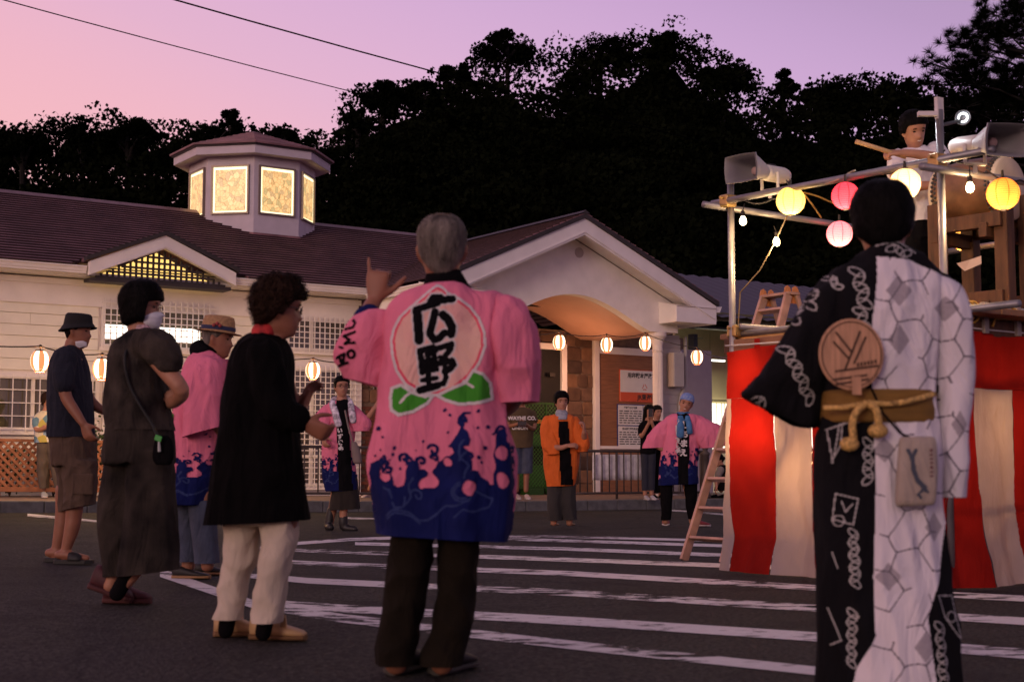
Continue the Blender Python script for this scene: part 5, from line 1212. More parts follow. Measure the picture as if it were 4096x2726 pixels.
SKIN = mat('skin', (.36, .17, .105), .5, .10, 14, .15, 250, spec=.35); SKIN2 = mat('skin_tan', (.25, .105, .06), .5, .1, 14, .15, 250)
HAIRB = mat('hair_black', (.0045, .004, .004), .55, .4, 60, .6, 180, stretch=(1, 1, .15), spec=.06); HAIRG = mat('hair_grey', (.17, .145, .125), .7, .45, 30, .8, 160, stretch=(1, 1, .2), var2=(.05, .042, .038), spec=.15); HAIRBR = mat('hair_brown', (.022, .011, .007), .6, .6, 40, .8, 120, spec=.08)
EYE = mat('eye_dark', (.015, .010, .008), .2); LIP = mat('lip', (.30, .09, .07), .5); TEETH = mat('teeth', (.75, .70, .62), .4); FRAME = mat('spectacle_frame', (.05, .04, .04), .3)
def person(label, D, fx, fy=None, base=None, cat='person', group=None):
    b = base if base is not None else at(fx, 1900, D); 
    if base is None: b.z = gz(b.x)
    return root('person', label, 'person', b)
def hair(parent, M, m, off, zf, zs_, zb, lump=0.0, lsc=30, name='hair', top=.0, fr=None, flare=0.0, n=72, nt=28, th1=58, th2=86, strands=0):
    """cap of hair over the head: hairline heights at front / side / back, thickness off"""
    mb = MB(); rows = []
    for j in range(nt + 1):
        t = j / nt; row = []
        for k in range(n):
            th = 2 * math.pi * k / n; c = math.cos(th)
            tt = abs(math.degrees(th) if th <= math.pi else math.degrees(th) - 360); q_ = min(1, max(0, (tt - th1) / (th2 - th1))); q_ = q_ * q_ * (3 - 2 * q_)
            if c > -.05: zl = zf + (zs_ - zf) * q_ - (.012 * (tt / th1) ** 2 if tt < th1 else .012 * (1 - q_))
            else: zl = zs_ + (zb - zs_) * (-c) ** .8
            zt = .1165; z = zt + (zl - zt) * (t ** 1.15 if j else 0); z = max(z, -.149)
            o = off * (1.0 if t < .93 else max(-.1, (1 - t) / .07)) + flare * t * t * (1 if t < .93 else 0)
            if c > 0: o *= 1 - .6 * min(1, c * 1.3) * t
            p = head_surf(th, z, max(.0, o)); p = p * (1 + (.004 if o <= 0 else 0))
            if lump:
                q = p.normalized(); v = noise.noise(q * lsc * .1 + V((7, 1, 3))) + .5 * noise.noise(q * lsc * .25); p += q * lump * v * (1 if t < .93 else 0)
            p.z += (off + top) * max(0, (z - .06) / .056)
            row.append(M @ p)
        rows.append(row)
    mb.loft(rows[::-1])
    if strands:
        rg = random.Random(5)
        for _ in range(strands):
            j = rg.randint(2, nt - 3); k = rg.randrange(n); st_ = rg.randint(3, 6); pts = []
            w0 = rg.uniform(.0012, .0026); dx = rg.uniform(-.35, .35); lift = rg.uniform(.001, .006) + (lump * .6 if lump > .01 else 0); curl_ = rg.uniform(-1, 1) * (.010 if lump > .01 else .003)
            ctr = M @ V((0, 0, .0))
            for q in range(4):
                jj = min(nt, j + q * st_ / 3); k2 = (k + dx * q) % n; a0 = rows[int(jj)][int(k2)]; a1 = rows[min(nt, int(jj) + 1)][int(k2)]; pp = a0.lerp(a1, jj - int(jj)); nn = (pp - ctr).normalized(); pts.append(pp + nn * (lift * (.4 + .6 * q / 3)) + V((curl_ * math.sin(q * 2.1), curl_ * math.cos(q * 1.7), 0)))
            tv = (pts[-1] - pts[0]).normalized(); sd_ = tv.cross((pts[0] - ctr).normalized()).normalized(); kk = len(mb.v)
            for q, pp in enumerate(pts): ww = w0 * (1 - q / 3.2); mb.v += [pp - sd_ * ww, pp + sd_ * ww]
            mb.f += [(kk + 2 * q, kk + 2 * q + 1, kk + 2 * q + 3, kk + 2 * q + 2) for q in range(3)]
    o = mb.build(name, m, parent, smooth=True); return o
def cap_part(name, parent, M, m, off, th0, th1, z0f, z1f, n=24, nt=12, bulge=0.0):
    """patch over the face: a mask, towel band, ... between two angles and two heights"""
    mb = MB(); rows = []
    for j in range(nt + 1):
        row = []
        for i in range(n + 1):
            u = i / n; th = th0 + (th1 - th0) * u; t = j / nt; e = abs(2 * u - 1); zl, zh = z0f(e), z1f(e); z = zl + (zh - zl) * t
            edge = min(1, min(t, 1 - t) * 5, (1 - e) * 6); p = head_surf(th, z, .0); q = head_surf(th, z, .021); b = p.lerp(q, .0); d = V((p.x, p.y, 0)).normalized(); b = p + d * (off * (.35 + .65 * edge) + bulge * edge * (1 - e * e)); row.append(M @ b)
        rows.append(row)
    mb.loft(rows, closed=False, caps=False); return mb.build(name, m, parent, smooth=True)
def face(parent, M, glasses=False, smile=0.0, brow=HAIRB):
    for sx_ in (-1, 1):
        p = head_surf(sx_ * .40, 0.0); p = V((sx_ * .031, head_surf(math.atan2(.031, .088), 0).y + .0015, -.001))
        mb = MB(); mb.ball((0, 0, 0), .0145, .006, .0058); mb.v = [M @ (p + v) for v in mb.v]; mb.build('eye', EYE, parent, smooth=True)
        mb = MB(); pb = V((sx_ * .032, head_surf(.36, .022).y + .002, .021)); mb.ball((0, 0, 0), .019, .004, .0040); mb.v = [M @ (pb + v + V((0, -abs(v.x) * .2, -v.x * sx_ * .12))) for v in mb.v]; mb.build('eyebrow', brow, parent, smooth=True)
    mb = MB(); pm = V((0, head_surf(0, -.070).y + .001, -.069)); mb.ball((0, 0, 0), .022 + .008 * smile, .005, .0055 + .006 * smile); mb.v = [M @ (pm + v + V((0, -abs(v.x) * .35, abs(v.x) * .25 * smile))) for v in mb.v]; mb.build('mouth', LIP, parent, smooth=True)
    if smile > .5:
        mb = MB(); mb.ball((0, 0, 0), .018, .004, .004); mb.v = [M @ (pm + v + V((0, .0022 - abs(v.x) * .3, .002 + abs(v.x) * .2))) for v in mb.v]; mb.build('teeth', TEETH, parent, smooth=True)
    if glasses:
        mb = MB()
        for sx_ in (-1, 1):
            c = V((sx_ * .033, .099, -.002)); mb.tube([M @ (c + V((.024 * math.cos(a), -abs(.024 * math.cos(a) * .15), .018 * math.sin(a)))) for a in [2 * math.pi * k / 16 for k in range(17)]], .0018, 5, False); mb.tube([M @ V((sx_ * .056, .092, .004)), M @ V((sx_ * .078, .04, .004)), M @ V((sx_ * .08, -.01, .0))], .0018, 5)
        mb.tube([M @ V((-.010, .102, .002)), M @ V((.010, .102, .002))], .0018, 5); mb.build('spectacles', FRAME, parent, smooth=True)
# ---- hands and feet
def hand(mb, W, d, pn, side, curls=(.5, .5, .5, .5), thumb=.4, s=1.0, spread=.06):
    d = V(d).normalized(); pn = V(pn); pn = (pn - d * pn.dot(d)).normalized(); sx_ = d.cross(pn).normalized() * side   # toward the thumb
    def P(a, b, c): return W + (d * a + sx_ * b + pn * c) * s
    rings = []
    for a, wd, th, ob in ((-.012, .024, .018, 0), (.012, .028, .018, .0), (.035, .036, .0165, .0), (.065, .040, .0145, -.001), (.088, .039, .0125, -.002), (.097, .034, .009, -.002)):
        rings.append([P(a, ob + wd * math.copysign(abs(math.cos(t)) ** .8, math.cos(t)), th * math.copysign(abs(math.sin(t)) ** .8, math.sin(t))) for t in [2 * math.pi * k / 16 for k in range(16)]])
    mb.loft(rings)
    L = (.072, .080, .074, .058); B = (.029, .0095, -.0105, -.029); R0 = (.0092, .0095, .0090, .0080)
    for i in range(4):
        p = P(.088 - .004 * (i == 3), B[i], 0); ang = -R(6) ; pts = [p - (d * .018) * s, p]; rd = [R0[i] * 1.05, R0[i] * 1.05]; c = curls[i]; dirv = d * math.cos(spread * (1.5 - i) * 1.6) + sx_ * math.sin(spread * (1.5 - i) * 1.6); a = 0
        for f, bend, q in ((.45, R(75), 1.0), (.30, R(95), .92), (.25, R(60), .82)):
            a += bend * c; v = dirv * math.cos(a) + pn * math.sin(a); p = p + v * (L[i] * f * s); pts.append(p.copy()); rd.append(R0[i] * q)
        mb.limbw(pts, [r_ * s for r_ in rd], 1.0, n=10, sub=3)
    t0 = P(.018, .026, .004); dv = (d * (.75 - .2 * thumb) + sx_ * (.55 + .35 * (1 - thumb)) + pn * (.25 + .55 * thumb)).normalized(); t1 = t0 + dv * (.040 * s); dv2 = (dv + (d * .3 - sx_ * .55 * thumb + pn * .25 * thumb)).normalized(); t2 = t1 + dv2 * (.032 * s); t3 = t2 + (dv2 + d * .15).normalized() * (.024 * s)
    mb.limbw([P(.004, .012, .002), t0, t1, t2, t3], [.014 * s, .0145 * s, .0115 * s, .0105 * s, .008 * s], 1.0, n=10, sub=3)
def shoe(parent, heel, toe, m, sole_m, w_=.048, h_=.085, name='shoe', sole=.022, lift=0.0, low=False):
    """heel/toe ground points of one shoe"""
    d = (toe - heel); L = d.length; d = d.normalized(); x = d.cross(Z).normalized(); y = x.cross(d)
    def ring(t, wd, z0, z1, n=16): c = heel + d * (L * t); return [c + x * (wd * math.cos(a)) + y * (z0 + (z1 - z0) * (.5 + .5 * math.copysign(abs(math.sin(a)) ** .7, math.sin(a)))) for a in [2 * math.pi * k / n for k in range(n)]]
    hh = h_ * (.55 if low else 1)
    mb = MB(); mb.loft([ring(.0, w_ * .35, sole * .8, hh * .75), ring(.03, w_ * .68, sole * .7, hh), ring(.14, w_ * .80, sole * .6, hh * 1.03), ring(.30, w_ * .82, sole * .6, hh * .95), ring(.45, w_ * .86, sole * .6, h_ * .78 if not low else hh * .95), ring(.62, w_ * .98, sole * .6, h_ * .60), ring(.80, w_, sole * .6, h_ * .48), ring(.92, w_ * .82, sole * .6, h_ * .40), ring(.985, w_ * .5, sole * .7, h_ * .30)])
    o = mb.build(name, m, parent, smooth=True)
    mb = MB(); mb.loft([[p for p in ring_] for ring_ in [ring(.0 - .01, w_ * .45, 0, sole), ring(.03, w_ * .80, 0, sole), ring(.2, w_ * .88, 0, sole), ring(.45, w_ * .85, 0, sole), ring(.7, w_ * 1.06, 0, sole), ring(.88, w_ * 1.0, 0, sole), ring(.97, w_ * .75, 0, sole), ring(1.0, w_ * .4, 0, sole)]]); mb.build('sole', sole_m, o, smooth=False)
    return o
def slipper(parent, heel, toe, m, w_=.05, name='sandal'):
    d = (toe - heel); L = d.length; d = d.normalized(); x = d.cross(Z).normalized()
    mb = MB(); rings = []
    for t, wd in ((-.02, .5), (.04, .85), (.3, .9), (.6, 1.05), (.85, 1.0), (1.02, .5)):
        c = heel + d * (L * t); rings.append([c + x * (w_ * wd * a) + Z * z for a, z in ((-1, .004), (1, .004), (1.03, .028), (.96, .034), (-.96, .034), (-1.03, .028))])
    mb.loft(rings); o = mb.build(name, m, parent); fix_normals(o)
    mb = MB(); rings = []
    for t, h in ((.40, .088), (.50, .086), (.62, .076), (.74, .062)):
        c = heel + d * (L * t); rings.append([c + x * (w_ * 1.04 * math.cos(a)) + Z * (.026 + (h - .026) * math.sin(a) ** .8) for a in [math.pi * k / 12 for k in range(13)]])
    mb.loft(rings, closed=False, caps=False); st_ = mb.build('strap', m, o, smooth=True); md = st_.modifiers.new('thickness', 'SOLIDIFY'); md.thickness = .006
def bare_foot(f, heel, toe):
    d = (toe - heel); L = d.length; d = d.normalized()
    f.limbw([heel + d * (L * t) + Z * z for t, z in ((.10, .068), (.25, .070), (.45, .060), (.65, .050), (.85, .045))], [.032, .036, .034, .030, .022], 1.15)
# ---- printed patterns laid onto cloth: small cells projected on to the garment along the view depth
def bvh_of(obj):
    M = ROOTS[obj.parent].inverted() if obj.parent in ROOTS else inv_of(obj).inverted(); me = obj.data
    return BVHTree.FromPolygons([M @ v.co for v in me.vertices], [tuple(p.vertices) for p in me.polygons])
def print_on(garment, D, x0, x1, y0, y1, cell, fn, mats, names, off=.0025, dirn=V((0, 1, 0))):
    """fn(X,Y arrays in photo px) -> int codes (0 = none)"""
    bv = bvh_of(garment); nx = int((x1 - x0) / cell); ny = int((y1 - y0) / cell)
    X, Y = np.meshgrid(x0 + (np.arange(nx) + .5) * cell, y0 + (np.arange(ny) + .5) * cell); code = fn(X, Y)
    cache = {}
    def vert(i, j):
        if (i, j) in cache: return cache[(i, j)]
        p = at(x0 + i * cell, y0 + j * cell, D); h = bv.ray_cast(p - dirn * 1.2, dirn, 1.6); r = None
        if h[0] is not None:
            nn = h[1] if h[1].dot(dirn) < 0 else -h[1]
            if -nn.dot(dirn) > .12: r = h[0] + nn * off - dirn * off * .4
        cache[(i, j)] = r; return r
    for c, (m, nm) in enumerate(zip(mats, names), 1):
        js, is_ = np.nonzero(code == c); vs = []; fs = []; idx = {}
        for j, i in zip(js.tolist(), is_.tolist()):
            q = [(i, j + 1), (i + 1, j + 1), (i + 1, j), (i, j)]; vv = [vert(*k) for k in q]
            if any(v is None for v in vv): continue
            if max((a - b).length for a, b in zip(vv, vv[1:] + vv[:1])) > .05 + cell * D / F * 4: continue
            f = []
            for k, v in zip(q, vv):
                if k not in idx: idx[k] = len(vs); vs.append(v)
                f.append(idx[k])
            fs.append(tuple(f))
        if not fs: continue
        par = list(range(len(vs)))
        def find(q):
            while par[q] != q: par[q] = par[par[q]]; q = par[q]
            return q
        for f in fs:
            a0 = find(f[0])
            for q in f[1:]: par[find(q)] = a0
        grp = {}
        for f in fs: grp.setdefault(find(f[0]), []).append(f)
        gs = sorted(grp.values(), key=len, reverse=True); big = [g_ for i, g_ in enumerate(gs) if i == 0 or (len(g_) > 60 and i < 24)]; small = [f for g_ in gs[len(big):] for f in g_]
        for g_, kind in [(g_, None) for g_ in big] + ([(small, 'stuff')] if small else []):
            used = {}; vv = []
            ff = []
            for f in g_:
                t = []
                for q in f:
                    if q not in used: used[q] = len(vv); vv.append(vs[q])
                    t.append(used[q])
                ff.append(tuple(t))
            mb = MB(); mb.add(vv, ff); o = mb.build(nm if kind is None else nm + '_flecks', m, garment, smooth=True)
            if kind: o['kind'] = kind
def seg_d(X, Y, pts):
    """distance to a polyline"""
    d = np.full(X.shape, 1e9)
    for (ax, ay), (bx, by) in zip(pts, pts[1:]):
        L2 = (bx - ax) ** 2 + (by - ay) ** 2 + 1e-9; t = np.clip(((X - ax) * (bx - ax) + (Y - ay) * (by - ay)) / L2, 0, 1); d = np.minimum(d, np.hypot(X - ax - t * (bx - ax), Y - ay - t * (by - ay)))
    return d
def inpoly(X, Y, P):
    r = np.zeros(X.shape, bool); n = len(P); j = n - 1
    for i in range(n):
        xi, yi = P[i]; xj, yj = P[j]; c = ((yi > Y) != (yj > Y)) & (X < (xj - xi) * (Y - yi) / (yj - yi + 1e-12) + xi); r ^= c; j = i
    return r
def arc(cx, cy, r, a0, a1, n=14): return [(cx + r * math.cos(R(a0 + (a1 - a0) * i / n)), cy + r * math.sin(R(a0 + (a1 - a0) * i / n))) for i in range(n + 1)]
def spiral(cx, cy, r0, r1, a0, a1, n=20): return [(cx + (r0 + (r1 - r0) * i / n) * math.cos(R(a0 + (a1 - a0) * i / n)), cy + (r0 + (r1 - r0) * i / n) * math.sin(R(a0 + (a1 - a0) * i / n))) for i in range(n + 1)]
# wave print of the pink festival coats, in coordinates of the coat back (z6 frame)
WAVE = [(380, 195), (440, 180), (465, 150), (470, 180), (450, 220), (450, 262), (480, 250), (515, 255), (525, 290), (525, 330), (555, 345), (590, 325), (605, 280), (610, 230), (620, 190), (655, 180), (680, 195), (690, 230), (720, 235), (745, 258), (735, 285), (690, 300), (682, 330), (700, 350), (740, 345), (790, 330), (806, 300), (790, 275), (768, 250), (785, 220), (800, 185), (830, 180), (845, 165), (880, 150), (905, 130), (890, 103), (862, 98), (890, 60), (925, 20), (938, -15), (915, -50), (930, -85), (960, -112), (1003, -118), (1000, -106), (970, -98), (955, -70), (985, -60), (960, -42), (955, -10), (990, 10), (1000, 50), (985, 90), (950, 102), (985, 120), (1003, 150), (1010, 240), (1050, 248), (1062, 285), (1100, 300), (1112, 325), (1132, 325), (1138, 280), (1150, 235), (1140, 160), (1150, 60), (1165, 0), (1200, -20), (1225, 20), (1215, 60), (1260, 100), (1260, 800), (380, 800)]
ISL = [(480, 278, 33, 26), (742, 316, 60, 34), (990, 345, 40, 46), (860, 193, 26, 26), (1190, 300, 36, 50), (1187, 135, 38, 44), (700, 205, 14, 16)]
CURL = [spiral(600, 165, 34, 8, 160, 520), spiral(700, 185, 34, 8, 150, 500), spiral(775, 120, 40, 10, 200, 520), spiral(785, 165, 26, 6, 180, 500), spiral(480, 200, 30, 8, 120, 420), spiral(500, 245, 30, 6, 180, 500), spiral(1000, 150, 30, 8, 100, 420), spiral(1020, 265, 26, 6, 160, 480), spiral(960, -60, 30, 8, 180, 420), spiral(1185, 0, 34, 8, 160, 500), [(610, 200), (612, 150), (640, 175)], [(455, 205), (480, 178), (478, 150)]]
DOTS = [(840, -122, 11), (878, -95, 9), (1045, -117, 11), (1100, -25, 12), (1040, -15, 9), (865, 13, 8), (430, -12, 15), (465, 35, 7), (708, 63, 8), (1085, 103, 13), (1052, 165, 11), (1062, 195, 8), (533, 108, 11), (530, 147, 9), (450, 118, 6), (570, 228, 9), (505, 178, 5), (740, 262, 7), (668, 118, 5), (1140, 20, 8), (420, 155, 7)]
LINES = [[(490, 510), (530, 485), (580, 478), (630, 500), (680, 540), (740, 545), (790, 505), (850, 460), (930, 448), (985, 420), (1010, 375)], [(490, 530), (540, 500), (590, 498), (640, 525), (690, 558)], arc(950, 370, 60, 60, 250), arc(950, 370, 44, 60, 250), [(900, 520), (960, 480), (1040, 490), (1110, 460), (1130, 410), (1060, 385), (1010, 350)], spiral(680, 390, 40, 10, 200, 560), [(600, 450), (640, 400), (620, 330), (650, 290)], [(520, 440), (540, 470), (590, 460), (600, 400)], [(930, 180), (975, 130), (985, 90)], [(470, 340), (510, 360), (520, 410)], [(960, 60), (930, 90), (940, 170), (985, 210), (960, 290)]]
def wave_code(X, Y, fine=True):
    X = X + 4 * np.sin(Y * .055); Y = Y + 4 * np.sin(X * .06 + 1); c = np.zeros(X.shape, int); nv = inpoly(X, Y, WAVE)
    for cu in CURL: nv |= seg_d(X, Y, cu) < 9
    for (x, y, rx, ry) in ISL: nv &= ~((((X - x) / rx) ** 2 + ((Y - y) / ry) ** 2) < 1)
    for cu in CURL[:6]: nv |= (seg_d(X, Y, cu) < 7)
    for (x, y, r) in DOTS: nv |= (X - x) ** 2 + (Y - y) ** 2 < r * r
    c[nv] = 1
    for l in LINES: c[(seg_d(X, Y, l) < (5.5 if fine else 7)) & nv & (Y > 60)] = 2
    return c
PINK = mat('happi_pink', (.70, .185, .285), .85, .07, 5, .3, 420, spec=.15); NAVY = mat('happi_navy', (.0045, .009, .075), .85, .2, 8, .3, 420, spec=.15); NAVYL = mat('happi_pale_line', (.025, .04, .13), .85, .15, 20, spec=.15)
PBLACK = mat('print_black', (.006, .006, .007), .9, .1, 8, .3, 420, spec=.04); PWHITE = mat('print_white', (.60, .56, .56), .8, .06, 8, .3, 420); PRED = mat('print_rose', (.70, .06, .12), .8, .1, 8, .3, 420); PCREAM = mat('print_cream', (.72, .45, .36), .8, .08, 5, .3, 420, var2=(.66, .30, .30)); PGREEN = mat('print_green', (.035, .25, .012), .8, .12, 8, .3, 420)
def navy_hem(coat, D, py):
    z = at(CX, py, D).z - coat.parent.location.z; me = coat.data; me.materials.append(NAVY)
    for q in me.polygons:
        if q.center.z < z: q.material_index = 1
BLACKC = mat('cloth_black', (.006, .0056, .0065), .95, .2, 8, .4, 350, spec=.03); DARKBR = mat('trouser_dark', (.009, .0065, .0035), .95, .25, 6, .4, 300, spec=.15)
# ================================================================ PEOPLE
def gpt(px, py, up=0.0):
    q = G(px, py); q.z += up; return q
def body_done(fg, name_parent, m=SKIN, vox=.0075, smooth=3):
    return finish(remesh(fg, vox, smooth, .4), 'body', m, name_parent)
# ---------------------------------------------------------------- man in the pink coat, seen from behind
def centre_man():
    D = 5.1; r = person('grey haired man in pink festival coat seen from behind raising his left hand', D, 1700)
    f = Fig(D); M = head_matrix(f.pt(1768, 996), 180, -3, 0, 1.06); add_head(f, M)
    f.limb([(1770, 1060, .0, .060), (1772, 1130, 0, .062), (1775, 1200, 0, .075)]); f.silh([(1190, 1640, 1910, .16), (1300, 1600, 1960, .2), (1600, 1630, 1930, .2), (1900, 1590, 1960, .22), (2050, 1600, 1950, .2)])
    f.limb([(1620, 1290, .02, .055), (1500, 1345, .10, .050), (1425, 1370, .14, .045), (1450, 1300, .20, .040), (1490, 1215, .24, .030)])
    W = f.pt(1500, 1196, .24); hand(f, W, V((.12, .02, 1)), V((.1, 1, -.05)), -1, (.95, .98, .92, .06), .05, 1.12, .10)
    f.limb([(1960, 1290, .0, .055), (2060, 1430, .02, .048), (2080, 1530, .05, .042), (2040, 1610, .16, .038), (1995, 1650, .24, .03)]); hand(f, f.pt(1990, 1655, .25), V((-.5, .5, -.3)), V((-.2, .2, .9)), 1, (.5, .5, .5, .5))
    for xs_ in ((1660, 1630, 1585), (1850, 1832, 1768)): f.limb([(xs_[0], 2000, 0, .085), (xs_[1], 2330, 0, .050), (xs_[1] - 18, 2480, 0, .046), (xs_[2], 2650, 0, .042)])
    body_done(f, r, SKIN2, .007)
    hair(r, M, HAIRG, .007, .085, .0, -.098, .002, 60, top=-.002, strands=2600)
    mb = MB(); mb.loft([[M @ (head_surf(2 * math.pi * k / 24, z, .0078) + V((0, -.012, .002))) for k in range(24)] for z in (.1166, .1155, .111, .104)][::-1]); mb.build('bald_crown', mat('scalp', (.22, .15, .11), .6, .3, 30), r, smooth=True)
    mb = MB(); rows = []
    # garment
    g = Fig(D)
    g.silh([(1158, 1700, 1885, .15), (1172, 1655, 1945, .19), (1205, 1590, 2020, .23), (1265, 1556, 2062, .26), (1400, 1545, 2040, .28), (1520, 1540, 2015, .29), (1640, 1530, 2008, .30), (1790, 1508, 2042, .33), (1900, 1504, 2046, .34), (2032, 1522, 2040, .34), (2110, 1540, 2028, .33), (2150, 1546, 2018, .33), (2200, 1546, 2016, .33)], 2.6)
    me = remesh(g, .0078, 4); coat = finish(me, 'festival_coat', PINK, r, [(.026, (5.5, 5.5, 1.2), 3.3), (.013, (11, 11, 2.6), 60.1), (.005, (24, 24, 9), 9)], [hem(D, 1780, 2148, -.06, .0)])
    navy_hem(coat, D, 2105)
    FS = [(.024, (7, 7, 3), 5.3), (.014, (12, 12, 5), 60.1), (.005, (24, 24, 12), 9)]
    g = Fig(D); g.silh([(1248, 1470, 1600, .12, .04), (1268, 1420, 1640, .18, .05), (1310, 1392, 1640, .22, .06), (1370, 1366, 1630, .24, .07), (1432, 1348, 1620, .24, .08), (1490, 1372, 1600, .22, .08), (1530, 1400, 1580, .20, .08), (1590, 1425, 1570, .19, .08)], 2.6); slv = finish(remesh(g, .0078, 3), 'sleeve', PINK, r, FS, [hem(D, 1490, 1538, -.25)])
    g = Fig(D); g.silh([(1185, 1950, 2030, .14, .0), (1215, 1935, 2080, .2, .0), (1260, 1930, 2112, .24, .0), (1330, 1935, 2138, .26, -.01), (1400, 1942, 2150, .26, -.01), (1480, 1952, 2148, .25, .0), (1550, 1975, 2143, .23, .01), (1600, 1995, 2140, .22, .02), (1660, 2005, 2140, .21, .02)], 2.6); finish(remesh(g, .0078, 3), 'sleeve', PINK, r, FS, [hem(D, 2070, 1610, .05)])
    c = Fig(D); c.silh([(1078, 1708, 1842, .135, .01), (1110, 1700, 1860, .155), (1150, 1688, 1885, .175), (1172, 1672, 1905, .20)], 2.2); finish(remesh(c, .007, 2), 'collar', BLACKC, r)
    c = Fig(D); c.limb([(1478, 1262, .19, .046), (1464, 1275, .185, .050)], 1.0); finish(remesh(c, .007, 2), 'cuff_lining', NAVY, r)
    p = Fig(D); p.silh([(2100, 1588, 1740, .22), (2300, 1562, 1708, .19), (2450, 1540, 1688, .18), (2560, 1518, 1668, .18), (2628, 1508, 1655, .20), (2700, 1508, 1655, .20)]); p.silh([(2100, 1762, 1918, .22), (2300, 1762, 1900, .19), (2450, 1742, 1880, .18), (2560, 1704, 1852, .18), (2628, 1690, 1838, .20), (2700, 1692, 1836, .20)]); p.silh([(2060, 1600, 1910, .25), (2130, 1600, 1910, .24)])
    finish(remesh(p, .008, 3), 'trousers', DARKBR, r, [(.014, (8, 8, 3), 3.3), (.012, (12, 12, 8), 60)], [hem(D, 1680, 2652)])
    for hx in (1568, 1745):
        h = gpt(hx, 2700); shoe(r, h, h + V((.11, .245, 0)).normalized() * .275, mat('shoe_black', (.018, .016, .016), .6, .2, 10), mat('sole_dark', (.05, .045, .04), .8), .054, .115, 'shoe', .03)
    # printed back
    def z6(X, Y): return (X - 1250) * 1.568, (Y - 1726) * 1.568
    def z5(pts): return [(1250 + x / 1.568, 800 + y / 1.568) for x, y in pts]
    def zk(pts): return [(1300 + x / 2.618, 1050 + y / 2.618) for x, y in pts]
    K = [(zk([(1135, 455), (1160, 415), (1230, 420)]), 16), (zk([(1140, 462), (1250, 440), (1350, 430)]), 15), (zk([(1200, 470), (1080, 505), (985, 535)]), 14), (zk([(990, 545), (1005, 700), (1015, 850)]), 18), (zk([(1175, 560), (1150, 670), (1120, 780), (1165, 845), (1215, 830), (1275, 775)]), 15), (zk([(1255, 590), (1310, 640), (1350, 720), (1340, 790)]), 17), (zk([(1290, 600), (1360, 740), (1335, 800)]), 12),
         (z5([(690, 965), (700, 1030), (705, 1095)]), 13), (z5([(695, 965), (770, 945), (785, 960)]), 13), (z5([(775, 960), (778, 1020), (775, 1080)]), 12), (z5([(700, 1030), (775, 1015)]), 9), (z5([(705, 1090), (790, 1075)]), 12), (z5([(738, 955), (742, 1100), (745, 1190)]), 12), (z5([(705, 1145), (790, 1130)]), 10), (z5([(690, 1205), (745, 1190), (800, 1175)]), 15), (z5([(800, 950), (885, 925), (875, 960), (835, 1010)]), 12), (z5([(815, 1005), (850, 1030), (880, 1025)]), 11), (z5([(805, 1040), (885, 1025), (895, 1050), (870, 1080), (840, 1090)]), 13), (z5([(845, 1060), (850, 1130), (835, 1165), (800, 1170)]), 11)]
    peach = z5([(792, 553), (760, 578), (720, 612), (640, 682), (560, 752), (520, 830), (505, 900), (515, 1000), (540, 1090), (600, 1180), (690, 1232), (790, 1245), (900, 1215), (1000, 1130), (1060, 1040), (1095, 940), (1090, 850), (1055, 760), (1000, 690), (930, 640), (860, 605), (830, 570)])
    pcx, pcy = 1250 + 800 / 1.568, 800 + 900 / 1.568
    def shr(P, s): return [(pcx + (x - pcx) * s, pcy + (y - pcy) * s) for x, y in P]
    p2, p3 = shr(peach, .945), shr(peach, .895)
    lf1 = z5([(518, 1190), (575, 1172), (640, 1218), (720, 1243), (772, 1232), (735, 1285), (650, 1335), (560, 1355), (515, 1325), (508, 1250)]); lf2 = z5([(795, 1237), (870, 1200), (965, 1160), (1015, 1085), (1070, 1105), (1118, 1160), (1128, 1255), (1050, 1282), (930, 1292), (845, 1265)])
    def fn(X, Y):
        a, b = z6(X, Y); w_ = wave_code(a, b); c = np.zeros(X.shape, int); c[w_ == 1] = 1; c[w_ == 2] = 2
        c[inpoly(X, Y, peach)] = 4; c[inpoly(X, Y, p2)] = 5; c[inpoly(X, Y, p3)] = 6
        for L in (lf1, lf2):
            i = inpoly(X, Y, L); e = seg_d(X, Y, L + L[:1]) < 6; c[i | e] = 4; c[i & ~e] = 7
        c[seg_d(X, Y, z5([(572, 1280), (605, 1240), (625, 1225)])) < 5] = 4; c[seg_d(X, Y, z5([(955, 1150), (1015, 1185)])) < 5] = 4
        for P, wd in K: c[seg_d(X, Y, P) < wd + 6] = 4
        for P, wd in K: c[seg_d(X, Y, P) < wd] = 3
        c[(Y > 2100)] = np.where(c[(Y > 2100)] == 2, 2, 1)
        return c
    print_on(coat, D, 1330, 2060, 1140, 2165, 3.0, fn, [NAVY, NAVYL, PBLACK, PWHITE, PRED, PCREAM, PGREEN], ['wave_print', 'wave_line_print', 'brush_character', 'white_outline_print', 'peach_rim_print', 'peach_print', 'leaf_print'])
    def fs_(X, Y):
        c = np.zeros(X.shape, int)
        for P in ([(295, 605), (325, 640), (300, 685), (215, 700)], [(330, 740), (205, 775), (275, 820), (220, 855), (325, 850)], arc(288, 965, 38, 0, 360), [(130, 1000), (215, 960), (200, 1050)], [(165, 985), (175, 1040)], [(145, 1080), (245, 1050)], [(165, 890), (195, 900)]): c[seg_d(X, Y, zk(P)) < 5.5] = 1
        return c
    print_on(slv, D, 1330, 1460, 1260, 1480, 3.0, fs_, [PBLACK], ['sleeve_letter'])
centre_man()
